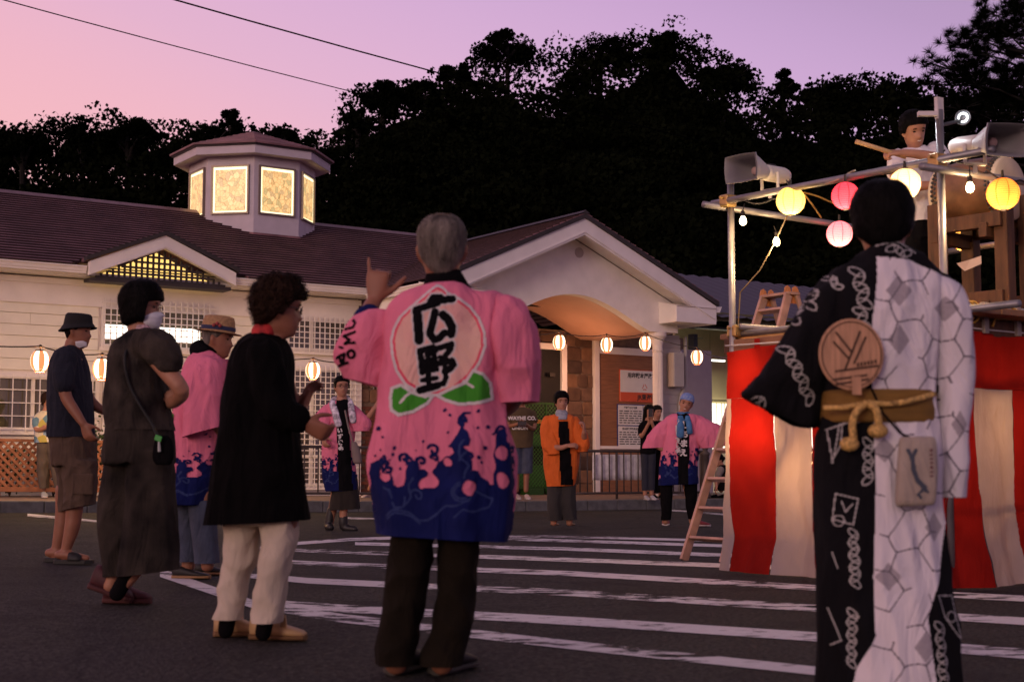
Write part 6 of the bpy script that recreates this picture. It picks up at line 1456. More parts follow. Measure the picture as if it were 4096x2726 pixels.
def happi_print(coat, D, x0, x1, yt, yh, cell, mirror=False, extra=None, xs0=395, xs1=1245, ysc=1.0):
    """wave print mapped on to another pink coat: x0..x1 coat width, yh hem"""
    kk = D / 5.1 * 1.568 * ysc
    def fn(X, Y):
        a = xs0 + (X - x0) / (x1 - x0) * (xs1 - xs0)
        if mirror: a = xs0 + xs1 - a
        b = 665 - (yh - Y) * kk; c = wave_code(a, b, False)
        if extra is not None: c = extra(X, Y, c)
        return c
    print_on(coat, D, x0 - 10, x1 + 10, yt, yh + 6, cell, fn, [NAVY, NAVYL, PBLACK, PWHITE, PGREEN], ['wave_print', 'wave_line_print', 'black_print', 'white_print', 'leaf_print'], off=.003 * D / 5)
STRAPS = mat('strap_black', (.012, .012, .012), .7)
# ---------------------------------------------------------------- man in the black and white yukata
def yukata_man():
    D = 4.5; r = person('young man in half black half white yukata standing at the right foreground', D, 3540)
    f = Fig(D); M = head_matrix(f.pt(3532, 896), 163, -6, 0, 1.05); add_head(f, M)
    f.limb([(3540, 940, .0, .058), (3545, 1000, 0, .060), (3548, 1080, 0, .08)]); f.silh([(1090, 3360, 3720, .15), (1300, 3340, 3710, .2), (1600, 3350, 3690, .2), (1900, 3320, 3700, .22)])
    f.limb([(3370, 1180, 0, .055), (3260, 1340, .05, .045), (3230, 1420, .12, .04), (3280, 1500, .2, .03)]); f.limb([(3710, 1190, 0, .05), (3790, 1330, .01, .040), (3800, 1480, .02, .036), (3788, 1700, .04, .03)]); hand(f, f.pt(3780, 1720, .05), V((0, .1, -1)), V((-1, .2, 0)), 1)
    f.limb([(3440, 1950, 0, .08), (3420, 2400, 0, .055), (3400, 2740, 0, .04)]); f.limb([(3620, 1950, 0, .08), (3640, 2400, 0, .055), (3650, 2740, 0, .04)])
    body_done(f, r, SKIN, .0075)
    hair(r, M, HAIRB, .018, .03, -.022, -.088, .004, 30, top=.002, strands=2600)
    g = Fig(D)
    g.silh([(1000, 3462, 3640, .15), (1040, 3405, 3700, .19), (1100, 3320, 3765, .23), (1200, 3292, 3765, .27), (1400, 3298, 3740, .28), (1560, 3300, 3728, .26), (1690, 3288, 3732, .27), (1800, 3268, 3742, .29), (2027, 3268, 3752, .30), (2289, 3284, 3775, .31), (2550, 3288, 3812, .33), (2740, 3290, 3830, .34), (2800, 3295, 3830, .34)], 2.5)
    kim = finish(remesh(g, .0078, 4), 'yukata', mat('yukata_black', (.0055, .0055, .007), .9, .2, 6, .4, 400, spec=.12), r, [(.016, (7, 7, 1.6), 3.3), (.010, (14, 14, 4), 60.1)])
    g = Fig(D); g.silh([(1105, 3320, 3420, .13), (1150, 3262, 3430, .18, .01), (1220, 3215, 3425, .21, .02), (1300, 3172, 3415, .22, .03), (1400, 3118, 3400, .21, .04), (1490, 3060, 3375, .19, .05), (1550, 2985, 3345, .16, .06), (1582, 2962, 3320, .14, .06), (1620, 3030, 3300, .14, .06), (1655, 3095, 3285, .14, .06), (1700, 3130, 3270, .13, .06)], 2.4); sl1 = finish(remesh(g, .0078, 3), 'sleeve', MATS['yukata_black'], r, [(.016, (7, 7, 3), 5.3), (.012, (12, 12, 5), 60.1)], [(at(2955, 1590, D + .06), V((-.48, 0, -1)).normalized())])
    g = Fig(D); g.silh([(1112, 3680, 3770, .14), (1160, 3690, 3815, .2), (1250, 3705, 3848, .22), (1330, 3718, 3860, .21), (1420, 3728, 3867, .20), (1540, 3735, 3868, .19), (1700, 3742, 3852, .18), (1850, 3752, 3846, .17), (1960, 3762, 3842, .15), (2040, 3766, 3840, .14)], 2.5); sl2 = finish(remesh(g, .0078, 3), 'sleeve', MATS['yukata_black'], r, [(.012, (8, 8, 2), 5.3), (.010, (13, 13, 4), 60.1)], [hem(D, 3800, 1988)])
    # print: white half with tortoise-shell lines, black half with chain links
    hexc = []
    def hexline(X, Y, s):
        # distance to the edges of a hexagonal grid, slightly irregular
        q = X / (s * 1.732); best = np.full(X.shape, 1e9); sec = best.copy()
        for di in range(int(X.min() / (s * 1.5)) - 1, int(X.max() / (s * 1.5)) + 2):
            for dj in range(int(Y.min() / (s * 1.732)) - 1, int(Y.max() / (s * 1.732)) + 2):
                rs = random.Random(di * 131 + dj * 17); cx = di * s * 1.5 + rs.uniform(-.13, .13) * s; cy = (dj + .5 * (di % 2)) * s * 1.732 + rs.uniform(-.13, .13) * s; d = np.hypot(X - cx, Y - cy); m = d < best; sec = np.where(m, best, np.minimum(sec, d)); best = np.where(m, d, best)
        return sec - best
    white = [(3474, 1047), (3600, 1062), (3700, 1105), (3900, 1180), (3900, 2010), (3745, 2010), (3750, 2060), (3711, 2290), (3652, 2452), (3670, 2600), (3700, 2830), (3340, 2830), (3384, 2650), (3450, 2520), (3446, 2289), (3455, 1900), (3452, 1700), (3448, 1500), (3443, 1300)]
    chains = [((3392, 1090), (3420, 1250), 5), ((3395, 1250), (3420, 1330), 3), ((3130, 1390), (3240, 1610), 8), ((3240, 1150), (3230, 1240), 3), ((3300, 1110), (3330, 1170), 3), ((3430, 1760), (3425, 1930), 6), ((3370, 2110), (3380, 2330), 9), ((3370, 2420), (3365, 2640), 9), ((3700, 2470), (3715, 2740), 9), ((3200, 1200), (3170, 1290), 3), ((3020, 1590), (3060, 1615), 2), ((3520, 1010), (3600, 1040), 3)]
    outl = [[(3310, 1970), (3390, 1990), (3370, 2090), (3300, 2070), (3310, 1970)], [(3330, 2000), (3345, 2040), (3370, 2010)], arc(3320, 2075, 20, 0, 360), [(3290, 1720), (3340, 1700), (3330, 1780), (3300, 1840), (3290, 1720)], [(3300, 1850), (3330, 1700), (3400, 1690)], [(3700, 2365), (3770, 2370), (3800, 2540), (3730, 2450), (3700, 2365)], arc(3760, 2450, 20, 0, 360), [(3290, 2420), (3330, 2540), (3295, 2560)], [(3260, 1130), (3330, 1060), (3400, 1040)], [(3480, 1000), (3560, 985), (3630, 1030)], [(3300, 2200), (3320, 2260)]]
    links = []
    for (a, b, n) in chains:
        for i in range(n):
            t = (i + .5) / n; cx = a[0] + (b[0] - a[0]) * t; cy = a[1] + (b[1] - a[1]) * t; L = math.hypot(b[0] - a[0], b[1] - a[1]) / n; ang = math.atan2(b[1] - a[1], b[0] - a[0]) + (.75 if i % 2 else -.75)
            links.append([(cx + L * .95 * math.cos(q) * math.cos(ang) - L * .48 * math.sin(q) * math.sin(ang), cy + L * .95 * math.cos(q) * math.sin(ang) + L * .48 * math.sin(q) * math.cos(ang)) for q in [2 * math.pi * k / 10 for k in range(11)]])
    dia = [(3545, 1185, 52, 62), (3545, 1375, 45, 60), (3740, 1250, 50, 50), (3500, 2290, 50, 55), (3620, 1180 + 80, 0.1, 0.1), (3490, 1800, 45, 50), (3800, 1700, 30, 55), (3690, 2100, 40, 60), (3640, 2560, 45, 60)]
    def fn(X, Y):
        c = np.zeros(X.shape, int); w_ = inpoly(X, Y, white); c[w_] = 1
        for (x, y, a, b) in dia: c[w_ & (np.abs(X - x) / a + np.abs(Y - y) / b < 1)] = 3
        c[w_ & (hexline(X + 20 + 12 * np.sin(Y * .021), Y - 30 + 10 * np.sin(X * .03), 86) < 5.6) & (np.sin(X * .019 + Y * .013) + np.sin(Y * .023 - X * .017 + 1) > -1.05)] = 2
        nb = ~w_
        for L in links: c[nb & (seg_d(X, Y, L) < 2.6)] = 4
        for L in outl: c[nb & (seg_d(X, Y, L) < 2.4)] = 4
        return c
    for gm_, xa_, xb_, yb_ in ((kim, 3250, 3850, 2830), (sl1, 2950, 3450, 1690), (sl2, 3670, 3880, 2010)):
        print_on(gm_, D, xa_, xb_, 985, yb_, 3.6, fn, [mat('yukata_white', (.70, .66, .70), .8, .05, 6, .3, 400), mat('yukata_line', (.13, .115, .14), .8), mat('yukata_grey', (.34, .31, .34), .8, .08, 80), mat('yukata_chain', (.36, .35, .34), .8)], ['white_panel', 'tortoiseshell_line_print', 'grey_diamond_print', 'chain_print'])
    o = Fig(D); o.silh([(1562, 3290, 3732, .285), (1580, 3286, 3736, .295), (1670, 3283, 3738, .295), (1692, 3284, 3738, .29)], 2.5); obi = finish(remesh(o, .008, 2), 'sash', mat('sash_mustard', (.20, .105, .018), .7, .2, 10, .4, 120, stretch=(1, 1, 8)), r, [(.003, (4, 4, 30), 3)])
    GOLD = mat('cord_gold', (.55, .34, .10), .6, .5, 90, .6, 200)
    yb = -.165
    def tb(pts, rad, name, m=GOLD): mb = MB(); q = catmull([tuple(f.pt(*p)) for p in pts], 5); mb.tube([V(x) for x in q], rad, 8); mb.build(name, m, obi, smooth=True)
    tb([(3295, 1630, yb + .03), (3380, 1628, yb), (3470, 1612, yb - .01), (3560, 1615, yb), (3650, 1600, yb), (3735, 1575, yb + .05)], .009, 'sash_cord'); tb([(3465, 1612, yb - .01), (3430, 1640, yb - .02), (3410, 1690, yb - .02), (3415, 1760, yb - .02)], .012, 'sash_cord'); tb([(3470, 1610, yb - .01), (3505, 1640, yb - .025), (3515, 1700, yb - .02)], .012, 'sash_cord')
    for (x, y, s) in ((3398, 1775, 1), (3512, 1722, 1.05)):
        mb = MB(); c = f.pt(x, y, yb - .02); mb.ball(c, .030 * s, .02, .022 * s); mb.build('cord_tassel', GOLD, obi, smooth=True)
    for (hx, tx) in ((3400, 3395), (3640, 3660)):
        h = f.pt(hx, 2800, 0); h.z = gz(h.x); shoe(r, h + V((0, -.06, 0)), h + V((0, .19, 0)), BLACKC, BLACKC, .045, .06, 'sandal')
    # wooden fan tucked in the sash
    fc = f.pt(3404, 1417, -.185); fr = root('round_fan', 'round wooden fan with burnt line emblem tucked in the yellow sash', 'fan', f.pt(3415, 1620, -.17)); k = D / F
    WD = mat('fan_wood', (.46, .25, .14), .6, .25, 8, .2, 50, stretch=(14, 1, 1)); LN = mat('fan_burnt', (.07, .035, .02), .8)
    def ring(s, o): return [fc + V((.125 * s * math.cos(a) * k * 1000, o, .138 * s * math.sin(a) * k * 1000 + (0 if math.sin(a) > 0 else 0))) for a in [2 * math.pi * i / 48 for i in range(48)]]
    mb = MB(); mb.loft([ring(1, 0), ring(1.0, -.004), ring(.97, -.006)]); mb.build('blade', WD, fr)
    mb = MB(); mb.loft([ring(.925, -.0062), ring(.925, -.0085), ring(.895, -.0085), ring(.895, -.0062)], caps=False); mb.build('rim_line', LN, fr)
    def P(x, y): return f.pt(2900 + x / 1.568, 900 + y / 1.568, -.185) + V((0, -.0075, 0))
    for a, b in (((690, 670), (790, 795)), ((845, 665), (750, 905)), ((675, 730), (775, 840)), ((880, 700), (805, 870)), ((685, 918), (960, 882)), ((670, 970), (890, 940)), ((690, 1000), (900, 965))):
        p, q = P(*a), P(*b); d = (q - p).normalized(); x = d.cross(V((0, 1, 0))) * .0035; mb = MB(); mb.add([p - x, p + x, q + x, q - x], [(0, 1, 2, 3)]); mb.build('emblem_line', LN, fr)
    for k_ in range(6):
        q = P(830 + 22 * k_, 876 - 4 * k_); mb = MB(); mb.box(q - V((.0035, .0005, .006)), q + V((.0035, .0, .006))); mb.build('small_mark', LN, fr)
    mb = MB(); mb.box((P(820, 950).x - .014, fc.y - .011, P(820, 950).z - .055), (P(820, 950).x + .014, fc.y - .0065, P(820, 950).z)); mb.build('handle', WD, fr)
    # linen pouch
    pc = f.pt(3668, 1885, -.20); pr = root('linen_pouch', 'small beige linen pouch with dark figure print hanging from the yellow sash', 'pouch', pc - Z * .11)
    g = Fig(D); g.silh([(1745, 3600, 3735, .015, -.20), (1760, 3598, 3740, .03, -.20), (1880, 3592, 3745, .05, -.20), (2000, 3588, 3738, .045, -.20), (2022, 3590, 3730, .02, -.20)], 4); pm = finish(remesh(g, .006, 2), 'bag', mat('linen', (.36, .30, .25), .9, .1, 12, .5, 200), pr, [(.003, (14, 14, 10), 4)])
    def fp(X, Y):
        c = np.zeros(X.shape, int)
        for P_, wd in (([(3625, 1800), (3640, 1830), (3655, 1800)], 7), ([(3640, 1825), (3645, 1880), (3660, 1920), (3690, 1950)], 9), ([(3690, 1950), (3660, 1975), (3675, 1990)], 5), ([(3680, 1955), (3700, 1965)], 6)): c[seg_d(X, Y, P_) < wd] = 1
        for yy in range(1800, 1910, 17): c[(np.abs(X - 3715) < 6) & (np.abs(Y - yy) < 5)] = 2
        return c
    print_on(pm, D - .2, 3590, 3745, 1750, 2020, 4, fp, [mat('pouch_ink', (.05, .06, .085), .8), mat('pouch_ink_red', (.14, .06, .06), .8)], ['figure_print', 'mark_print'], off=.002)
    mb = MB(); mb.tube([f.pt(3480, 1540, -.15), f.pt(3530, 1650, -.17), f.pt(3600, 1730, -.19), f.pt(3640, 1750, -.2)], .0035, 6); mb.build('cord', BLACKC, pr)
yukata_man()
# ---------------------------------------------------------------- curly haired woman in black
def curly_woman():
    D = 6.05; r = person('curly haired woman in long black cardigan and cream trousers facing right', D, 1000)
    f = Fig(D); M = head_matrix(f.pt(1117, 1232), 103, -6, 0, .97); add_head(f, M)
    f.limb([(1085, 1290, 0, .052), (1065, 1350, 0, .055), (1050, 1410, 0, .08)]); f.silh([(1400, 980, 1120, .25), (1600, 950, 1130, .28), (1900, 920, 1150, .26)])
    f.limb([(1075, 1430, -.16, .05), (1090, 1600, -.19, .042), (1180, 1672, -.18, .036), (1215, 1690, -.18, .028)]); hand(f, f.pt(1218, 1693, -.18), V((1, .1, -.45)), V((.1, .9, .2)), 1, (.55, .6, .65, .6), .6, 1.0)
    f.limb([(1110, 1430, .14, .05), (1160, 1600, .15, .042), (1205, 1640, .16, .03)]); hand(f, f.pt(1205, 1640, .16), V((.35, .1, 1)), V((.9, -.3, -.2)), -1, (.3, .35, .4, .4), .3, 1.0)
    f.limb([(970, 2050, .06, .08), (955, 2250, .06, .06), (918, 2440, .06, .034)]); f.limb([(1120, 2050, -.06, .08), (1105, 2250, -.06, .06), (1072, 2440, -.06, .034)])
    body_done(f, r, SKIN2, .0072); face(r, M, glasses=True)
    hair(r, M, HAIRBR, .030, .045, -.035, -.098, .018, 75, top=.008, n=90, nt=40, strands=2600)
    g = Fig(D); g.silh([(1345, 1005, 1118, .14), (1375, 965, 1150, .24), (1440, 932, 1166, .33), (1560, 906, 1168, .36), (1700, 888, 1188, .36), (1850, 868, 1206, .37), (2000, 846, 1225, .38), (2088, 832, 1236, .38), (2140, 828, 1240, .38)], 2.4)
    g.limb([(1060, 1420, -.16, .075), (1078, 1560, -.19, .070), (1120, 1640, -.19, .066), (1180, 1668, -.18, .056)], 1.0)
    finish(remesh(g, .008, 4), 'cardigan', mat('cardigan_black', (.0035, .0032, .0035), .95, .2, 9, .4, 300, spec=.06), r, [(.014, (7, 7, 1.5), 3.3), (.010, (13, 13, 4), 60)], [hem(D, 1030, 2086, .05)])
    g = Fig(D); g.silh([(1300, 1018, 1104, .125), (1318, 1008, 1108, .135), (1345, 1002, 1112, .15)]); finish(remesh(g, .007, 2), 'scarf', mat('scarf_red', (.42, .025, .025), .8, .5, 30), r, [(.005, (20, 20, 30), 3)])
    g = Fig(D); g.silh([(2050, 900, 1045, .2, .05), (2180, 902, 1032, .19, .05), (2240, 905, 1028, .18, .05), (2300, 890, 996, .16, .06), (2400, 872, 980, .15, .06), (2476, 857, 970, .15, .06), (2530, 855, 968, .15, .06)]); g.silh([(2050, 1042, 1190, .2, -.03), (2140, 1052, 1192, .19, -.04), (2230, 1045, 1160, .17, -.07), (2350, 1028, 1142, .15, -.07), (2480, 1015, 1126, .15, -.07), (2535, 1013, 1124, .15, -.07)]); g.silh([(2040, 915, 1180, .26), (2090, 915, 1180, .25)])
    finish(remesh(g, .008, 3), 'trousers', mat('trouser_cream', (.52, .45, .36), .85, .08, 6, .4, 320), r, [(.010, (8, 8, 5), 3.3), (.010, (11, 11, 9), 60)], [hem(D, 1000, 2478)])
    SK_ = Fig(D); SK_.limb([(915, 2440, .045, .037), (903, 2520, .03, .034)]); finish(remesh(SK_, .008, 1), 'sock', BLACKC, r); SK_ = Fig(D); SK_.limb([(1070, 2440, -.06, .037), (1052, 2530, -.05, .034)]); finish(remesh(SK_, .008, 1), 'sock', BLACKC, r)
    SG = mat('shoe_gold', (.46, .29, .14), .5, .25, 10, .3, 60); SO = mat('sole_brown', (.16, .085, .035), .8)
    a = gpt(855, 2545); shoe(r, a, a + V((.235, .03, 0)), SG, SO, .046, .105, 'shoe', .026)
    b = gpt(1000, 2556); s_ = shoe(r, b, b + V((.245, -.03, 0)), SG, SO, .046, .108, 'shoe', .026); q = b + V((.15, -.055, .075)); obox('strap', q, V((.012, 0, .0)), V((0, .018, -.03)), V((.0, .03, .018)) * .3, SG, s_)
curly_woman()
# ---------------------------------------------------------------- masked woman in a grey dress
def masked_woman():
    D = 7.42; r = person('woman with black bob and white face mask in dark grey dress walking right', D, 560)
    f = Fig(D); M = head_matrix(f.pt(568, 1226), 88, -4, 0, .98); add_head(f, M)
    f.limb([(550, 1290, 0, .05), (548, 1340, 0, .054), (545, 1400, 0, .08)]); f.silh([(1390, 490, 600, .26), (1600, 480, 610, .26), (1850, 490, 620, .24)])
    f.limb([(600, 1400, -.17, .052), (665, 1480, -.21, .047), (726, 1560, -.23, .041), (705, 1600, -.12, .034), (682, 1615, -.04, .027)]); hand(f, f.pt(682, 1615, -.03), V((-.35, .7, .15)), V((-.5, -.2, .6)), 1, (.5, .5, .55, .55), .5, .97)
    f.limb([(560, 1400, .17, .05), (640, 1520, .2, .045), (690, 1590, .15, .035), (690, 1615, .05, .027)]); hand(f, f.pt(690, 1617, .05), V((.2, -.7, .1)), V((-.5, .1, .5)), -1, (.6, .6, .6, .6), .5, .97)
    f.limb([(600, 1950, -.08, .075), (615, 2150, -.08, .05), (540, 2280, -.08, .04), (470, 2360, -.07, .036)]); f.limb([(510, 1950, .08, .075), (490, 2120, .08, .05), (465, 2270, .08, .037), (440, 2340, .08, .036)])
    body_done(f, r, SKIN, .0075); face(r, M, glasses=True)
    hair(r, M, HAIRB, .026, .036, -.088, -.122, .004, 40, top=.006, flare=.012, th1=60, th2=72, strands=2200)
    cap_part('face_mask', r, M, mat('mask_white', (.62, .62, .66), .9, .05, 10), .010, -1.25, 1.25, lambda e: -.122 + .03 * e * e, lambda e: -.022 - .035 * e * e, bulge=.012)
    DG_ = mat('dress_charcoal', (.050, .040, .033), .95, .3, 6, .5, 200, var2=(.006, .0055, .006), spec=.12); DG2 = mat('skirt_charcoal', (.036, .029, .024), .95, .5, 4, .5, 200, var2=(.006, .0055, .006), spec=.12)
    g = Fig(D); g.silh([(1318, 548, 612, .115), (1345, 500, 628, .22), (1390, 458, 648, .36), (1500, 432, 650, .40), (1600, 424, 662, .40), (1680, 428, 674, .40), (1722, 432, 684, .41), (1770, 432, 686, .41)], 2.4); g.limb([(585, 1375, -.15, .085), (640, 1400, -.20, .082), (672, 1440, -.23, .066)], 1.0)
    finish(remesh(g, .0085, 4), 'tunic', DG_, r, [(.014, (8, 8, 2.5), 3.3), (.010, (14, 14, 5), 60)], [hem(D, 560, 1720)])
    g = Fig(D); g.silh([(1690, 440, 684, .38), (1760, 428, 690, .39), (1850, 424, 692, .38)], 2.4); g.silh([(1800, 510, 692, .22, -.08), (1950, 515, 694, .22, -.08), (2100, 505, 702, .22, -.08), (2220, 490, 708, .22, -.08), (2294, 480, 710, .22, -.08), (2350, 475, 712, .22, -.08)], 2.4); g.silh([(1800, 424, 600, .22, .08), (1950, 410, 590, .22, .08), (2080, 407, 560, .22, .08), (2180, 416, 545, .2, .08), (2268, 426, 530, .18, .08), (2350, 428, 525, .18, .08)], 2.4); finish(remesh(g, .0085, 4), 'wide_trousers', DG2, r, [(.018, (7, 7, 1.6), 3.3), (.012, (12, 12, 4), 60)], [hem(D, 560, 2290, .12)])
    g = Fig(D); g.silh([(1300, 545, 610, .115), (1325, 538, 616, .13)]); finish(remesh(g, .007, 2), 'neckerchief', mat('kerchief', (.45, .30, .33), .8, .6, 60), r)
    g = Fig(D); g.limb([(535, 2275, -.08, .044), (500, 2320, -.075, .042), (468, 2372, -.07, .040)]); finish(remesh(g, .008, 1), 'sock', BLACKC, r)
    MAR = mat('shoe_maroon', (.055, .012, .016), .65, .3, 12); SOL = mat('sole_maroon', (.07, .02, .02), .8)
    a = gpt(415, 2412); shoe(r, a, a + V((.255, -.02, 0)), MAR, SOL, .052, .135, 'sneaker', .036)
    a = f.pt(352, 2352, .10); b = f.pt(528, 2412, .10); shoe(r, a, b, MAR, SOL, .052, .135, 'sneaker', .036)
    mb = MB(); P = [f.pt(*p) for p in ((540, 1345, -.02), (500, 1420, -.215), (515, 1530, -.215), (560, 1620, -.215), (610, 1700, -.215), (640, 1770, -.225))]; mb.tube([V(q) for q in catmull([tuple(p) for p in P], 4)], .008, 6); mb.build('bag_strap', STRAPS, r, smooth=True)
    bg_ = root('shoulder_bag', 'small black crossbody bag with green charm at the masked woman hip', 'bag', f.pt(655, 1850, -.25)); g = Fig(D); g.silh([(1740, 630, 672, .03, -.25), (1770, 618, 690, .05, -.25), (1830, 612, 692, .06, -.25), (1858, 625, 680, .04, -.25)], 3); finish(remesh(g, .008, 2), 'bag', BLACKC, bg_)
    obox('green_charm', f.pt(633, 1752, -.30), V((.017, 0, -.006)), V((0, .004, 0)), V((.004, 0, .014)), mat('charm_green', (.03, .32, .04), .4), bg_, .003); mb = MB(); mb.tube([f.pt(636, 1765, -.30), f.pt(637, 1805, -.30)], [.006, .009], 6); mb.build('charm_tassel', mat('charm_pale', (.4, .42, .4), .6), bg_)
masked_woman()
# ---------------------------------------------------------------- straw hat man
def straw_man():
    D = 9.2; r = person('man in straw fedora and pink festival coat facing right', D, 780)
    f = Fig(D); M = head_matrix(f.pt(872, 1353), 86, -6, 0, 1.0); add_head(f, M)
    f.limb([(848, 1395, 0, .055), (838, 1430, 0, .06), (825, 1480, 0, .09)]); f.silh([(1450, 770, 880, .3), (1700, 740, 870, .3), (1950, 720, 840, .28)])
    f.limb([(830, 1470, -.2, .05), (820, 1600, -.25, .042), (860, 1700, -.24, .034)]); hand(f, f.pt(862, 1704, -.24), V((.7, 0, -.6)), V((0, .9, .2)), 1); f.limb([(860, 1470, .2, .05), (900, 1600, .22, .042), (950, 1660, .2, .03)])
    f.limb([(790, 1980, .08, .075), (770, 2120, .08, .055), (752, 2265, .08, .042)]); f.limb([(820, 1980, -.08, .075), (825, 2120, -.08, .055), (830, 2260, -.08, .042)])
    body_done(f, r, SKIN2, .009); face(r, M); hair(r, M, HAIRG, .006, .05, .0, -.085, 0)
    ST = mat('straw', (.34, .20, .095), .8, .25, 60, .6, 120); H = M
    def hr(a, b, z, tilt=.0): return [H @ V((a * math.sin(t), b * math.cos(t) - .006, z + tilt * math.cos(t))) for t in [2 * math.pi * k / 36 for k in range(36)]]
    mb = MB(); mb.loft([hr(.135, .158, .040, -.004), hr(.130, .152, .036, -.004), hr(.092, .112, .046), hr(.091, .110, .060), hr(.088, .105, .11), hr(.080, .096, .140), hr(.055, .072, .148), hr(.02, .04, .138), hr(.005, .01, .134)]); hat = mb.build('straw_hat', ST, r, smooth=True)
    mb = MB(); mb.loft([hr(.0935, .1135, .052), hr(.094, .114, .056), hr(.0925, .112, .076), hr(.0915, .111, .078)], caps=False); mb.build('hat_band', mat('band_navy', (.02, .025, .07), .8), hat, smooth=True)
    for k in range(3): mb = MB(); mb.ball(H @ V((.096, -.01 + .02 * k, .078 + .012 * (k % 2))), .012, n=7, m=5); mb.build('hat_flower', mat('flower_red', (.30, .05, .05), .7, .4, 60), hat, smooth=True)
    g = Fig(D); g.silh([(1408, 795, 875, .15), (1440, 752, 900, .28), (1520, 727, 912, .42), (1640, 702, 910, .44), (1765, 684, 900, .45), (1900, 669, 872, .44), (2017, 664, 842, .42), (2060, 664, 842, .42)], 2.5); g.limb([(870, 1470, .2, .10), (900, 1560, .24, .12), (915, 1640, .26, .11)], .5)
    coat = finish(remesh(g, .010, 3), 'festival_coat', PINK, r, [(.014, (7, 7, 2), 3.3), (.010, (14, 14, 5), 60)], [hem(D, 760, 2016)])
    g = Fig(D); g.silh([(1432, 800, 872, .12, -.18), (1470, 772, 884, .2, -.22), (1550, 748, 888, .22, -.25), (1650, 740, 890, .22, -.26), (1715, 740, 888, .20, -.26), (1790, 742, 886, .19, -.26)], 2.6); finish(remesh(g, .010, 2), 'sleeve', PINK, r, [(.018, (8, 8, 3), 3.3), (.012, (13, 13, 5), 60)], [hem(D, 815, 1740, .28)])
    def ex(X, Y, c):
        c[seg_d(X, Y, [(868, 1440), (893, 1500), (897, 1720)]) < 11] = 3; i = seg_d(X, Y, [(868, 1440), (893, 1500), (897, 1720)]) < 4; c[i & (np.sin(Y * .32) + .6 * np.sin(Y * .83 + X) > .0)] = 4
        c[(np.abs(X - 712) < 9) & (np.abs(Y - 1672) < 16)] = 5; c[(Y > 1500) & (Y < 1745) & (X < 735) & (c == 1)] = 0
        return c
    navy_hem(coat, D, 1985); happi_print(coat, D, 668, 880, 1430, 2017, 4, extra=ex, xs0=460, xs1=900)
    g = Fig(D); g.limb([(800, 1400, 0, .07), (815, 1420, -.05, .07)], 1); g.silh([(1388, 785, 868, .14), (1412, 790, 885, .16)]); finish(remesh(g, .009, 2), 'collar', BLACKC, r)
    g = Fig(D); g.silh([(2000, 705, 800, .18, .08), (2120, 706, 800, .18, .08), (2245, 700, 800, .18, .08), (2300, 700, 800, .18, .08)]); g.silh([(2000, 752, 858, .18, -.08), (2120, 768, 866, .18, -.08), (2240, 780, 874, .18, -.08), (2300, 780, 874, .18, -.08)]); finish(remesh(g, .010, 2), 'jeans', mat('denim', (.045, .055, .09), .9, .25, 10, .4, 250), r, FOLDS, [hem(D, 790, 2246)])
    SB_ = mat('shoe_black', (.018, .016, .016), .6); TS = mat('sole_tan', (.30, .17, .08), .8)
    a = gpt(690, 2312); shoe(r, a, a + V((.25, -.02, 0)), SB_, TS, .046, .08, 'shoe', .024); a = gpt(778, 2298); shoe(r, a, a + V((.25, .0, 0)), SB_, TS, .046, .08, 'shoe', .024)
straw_man()
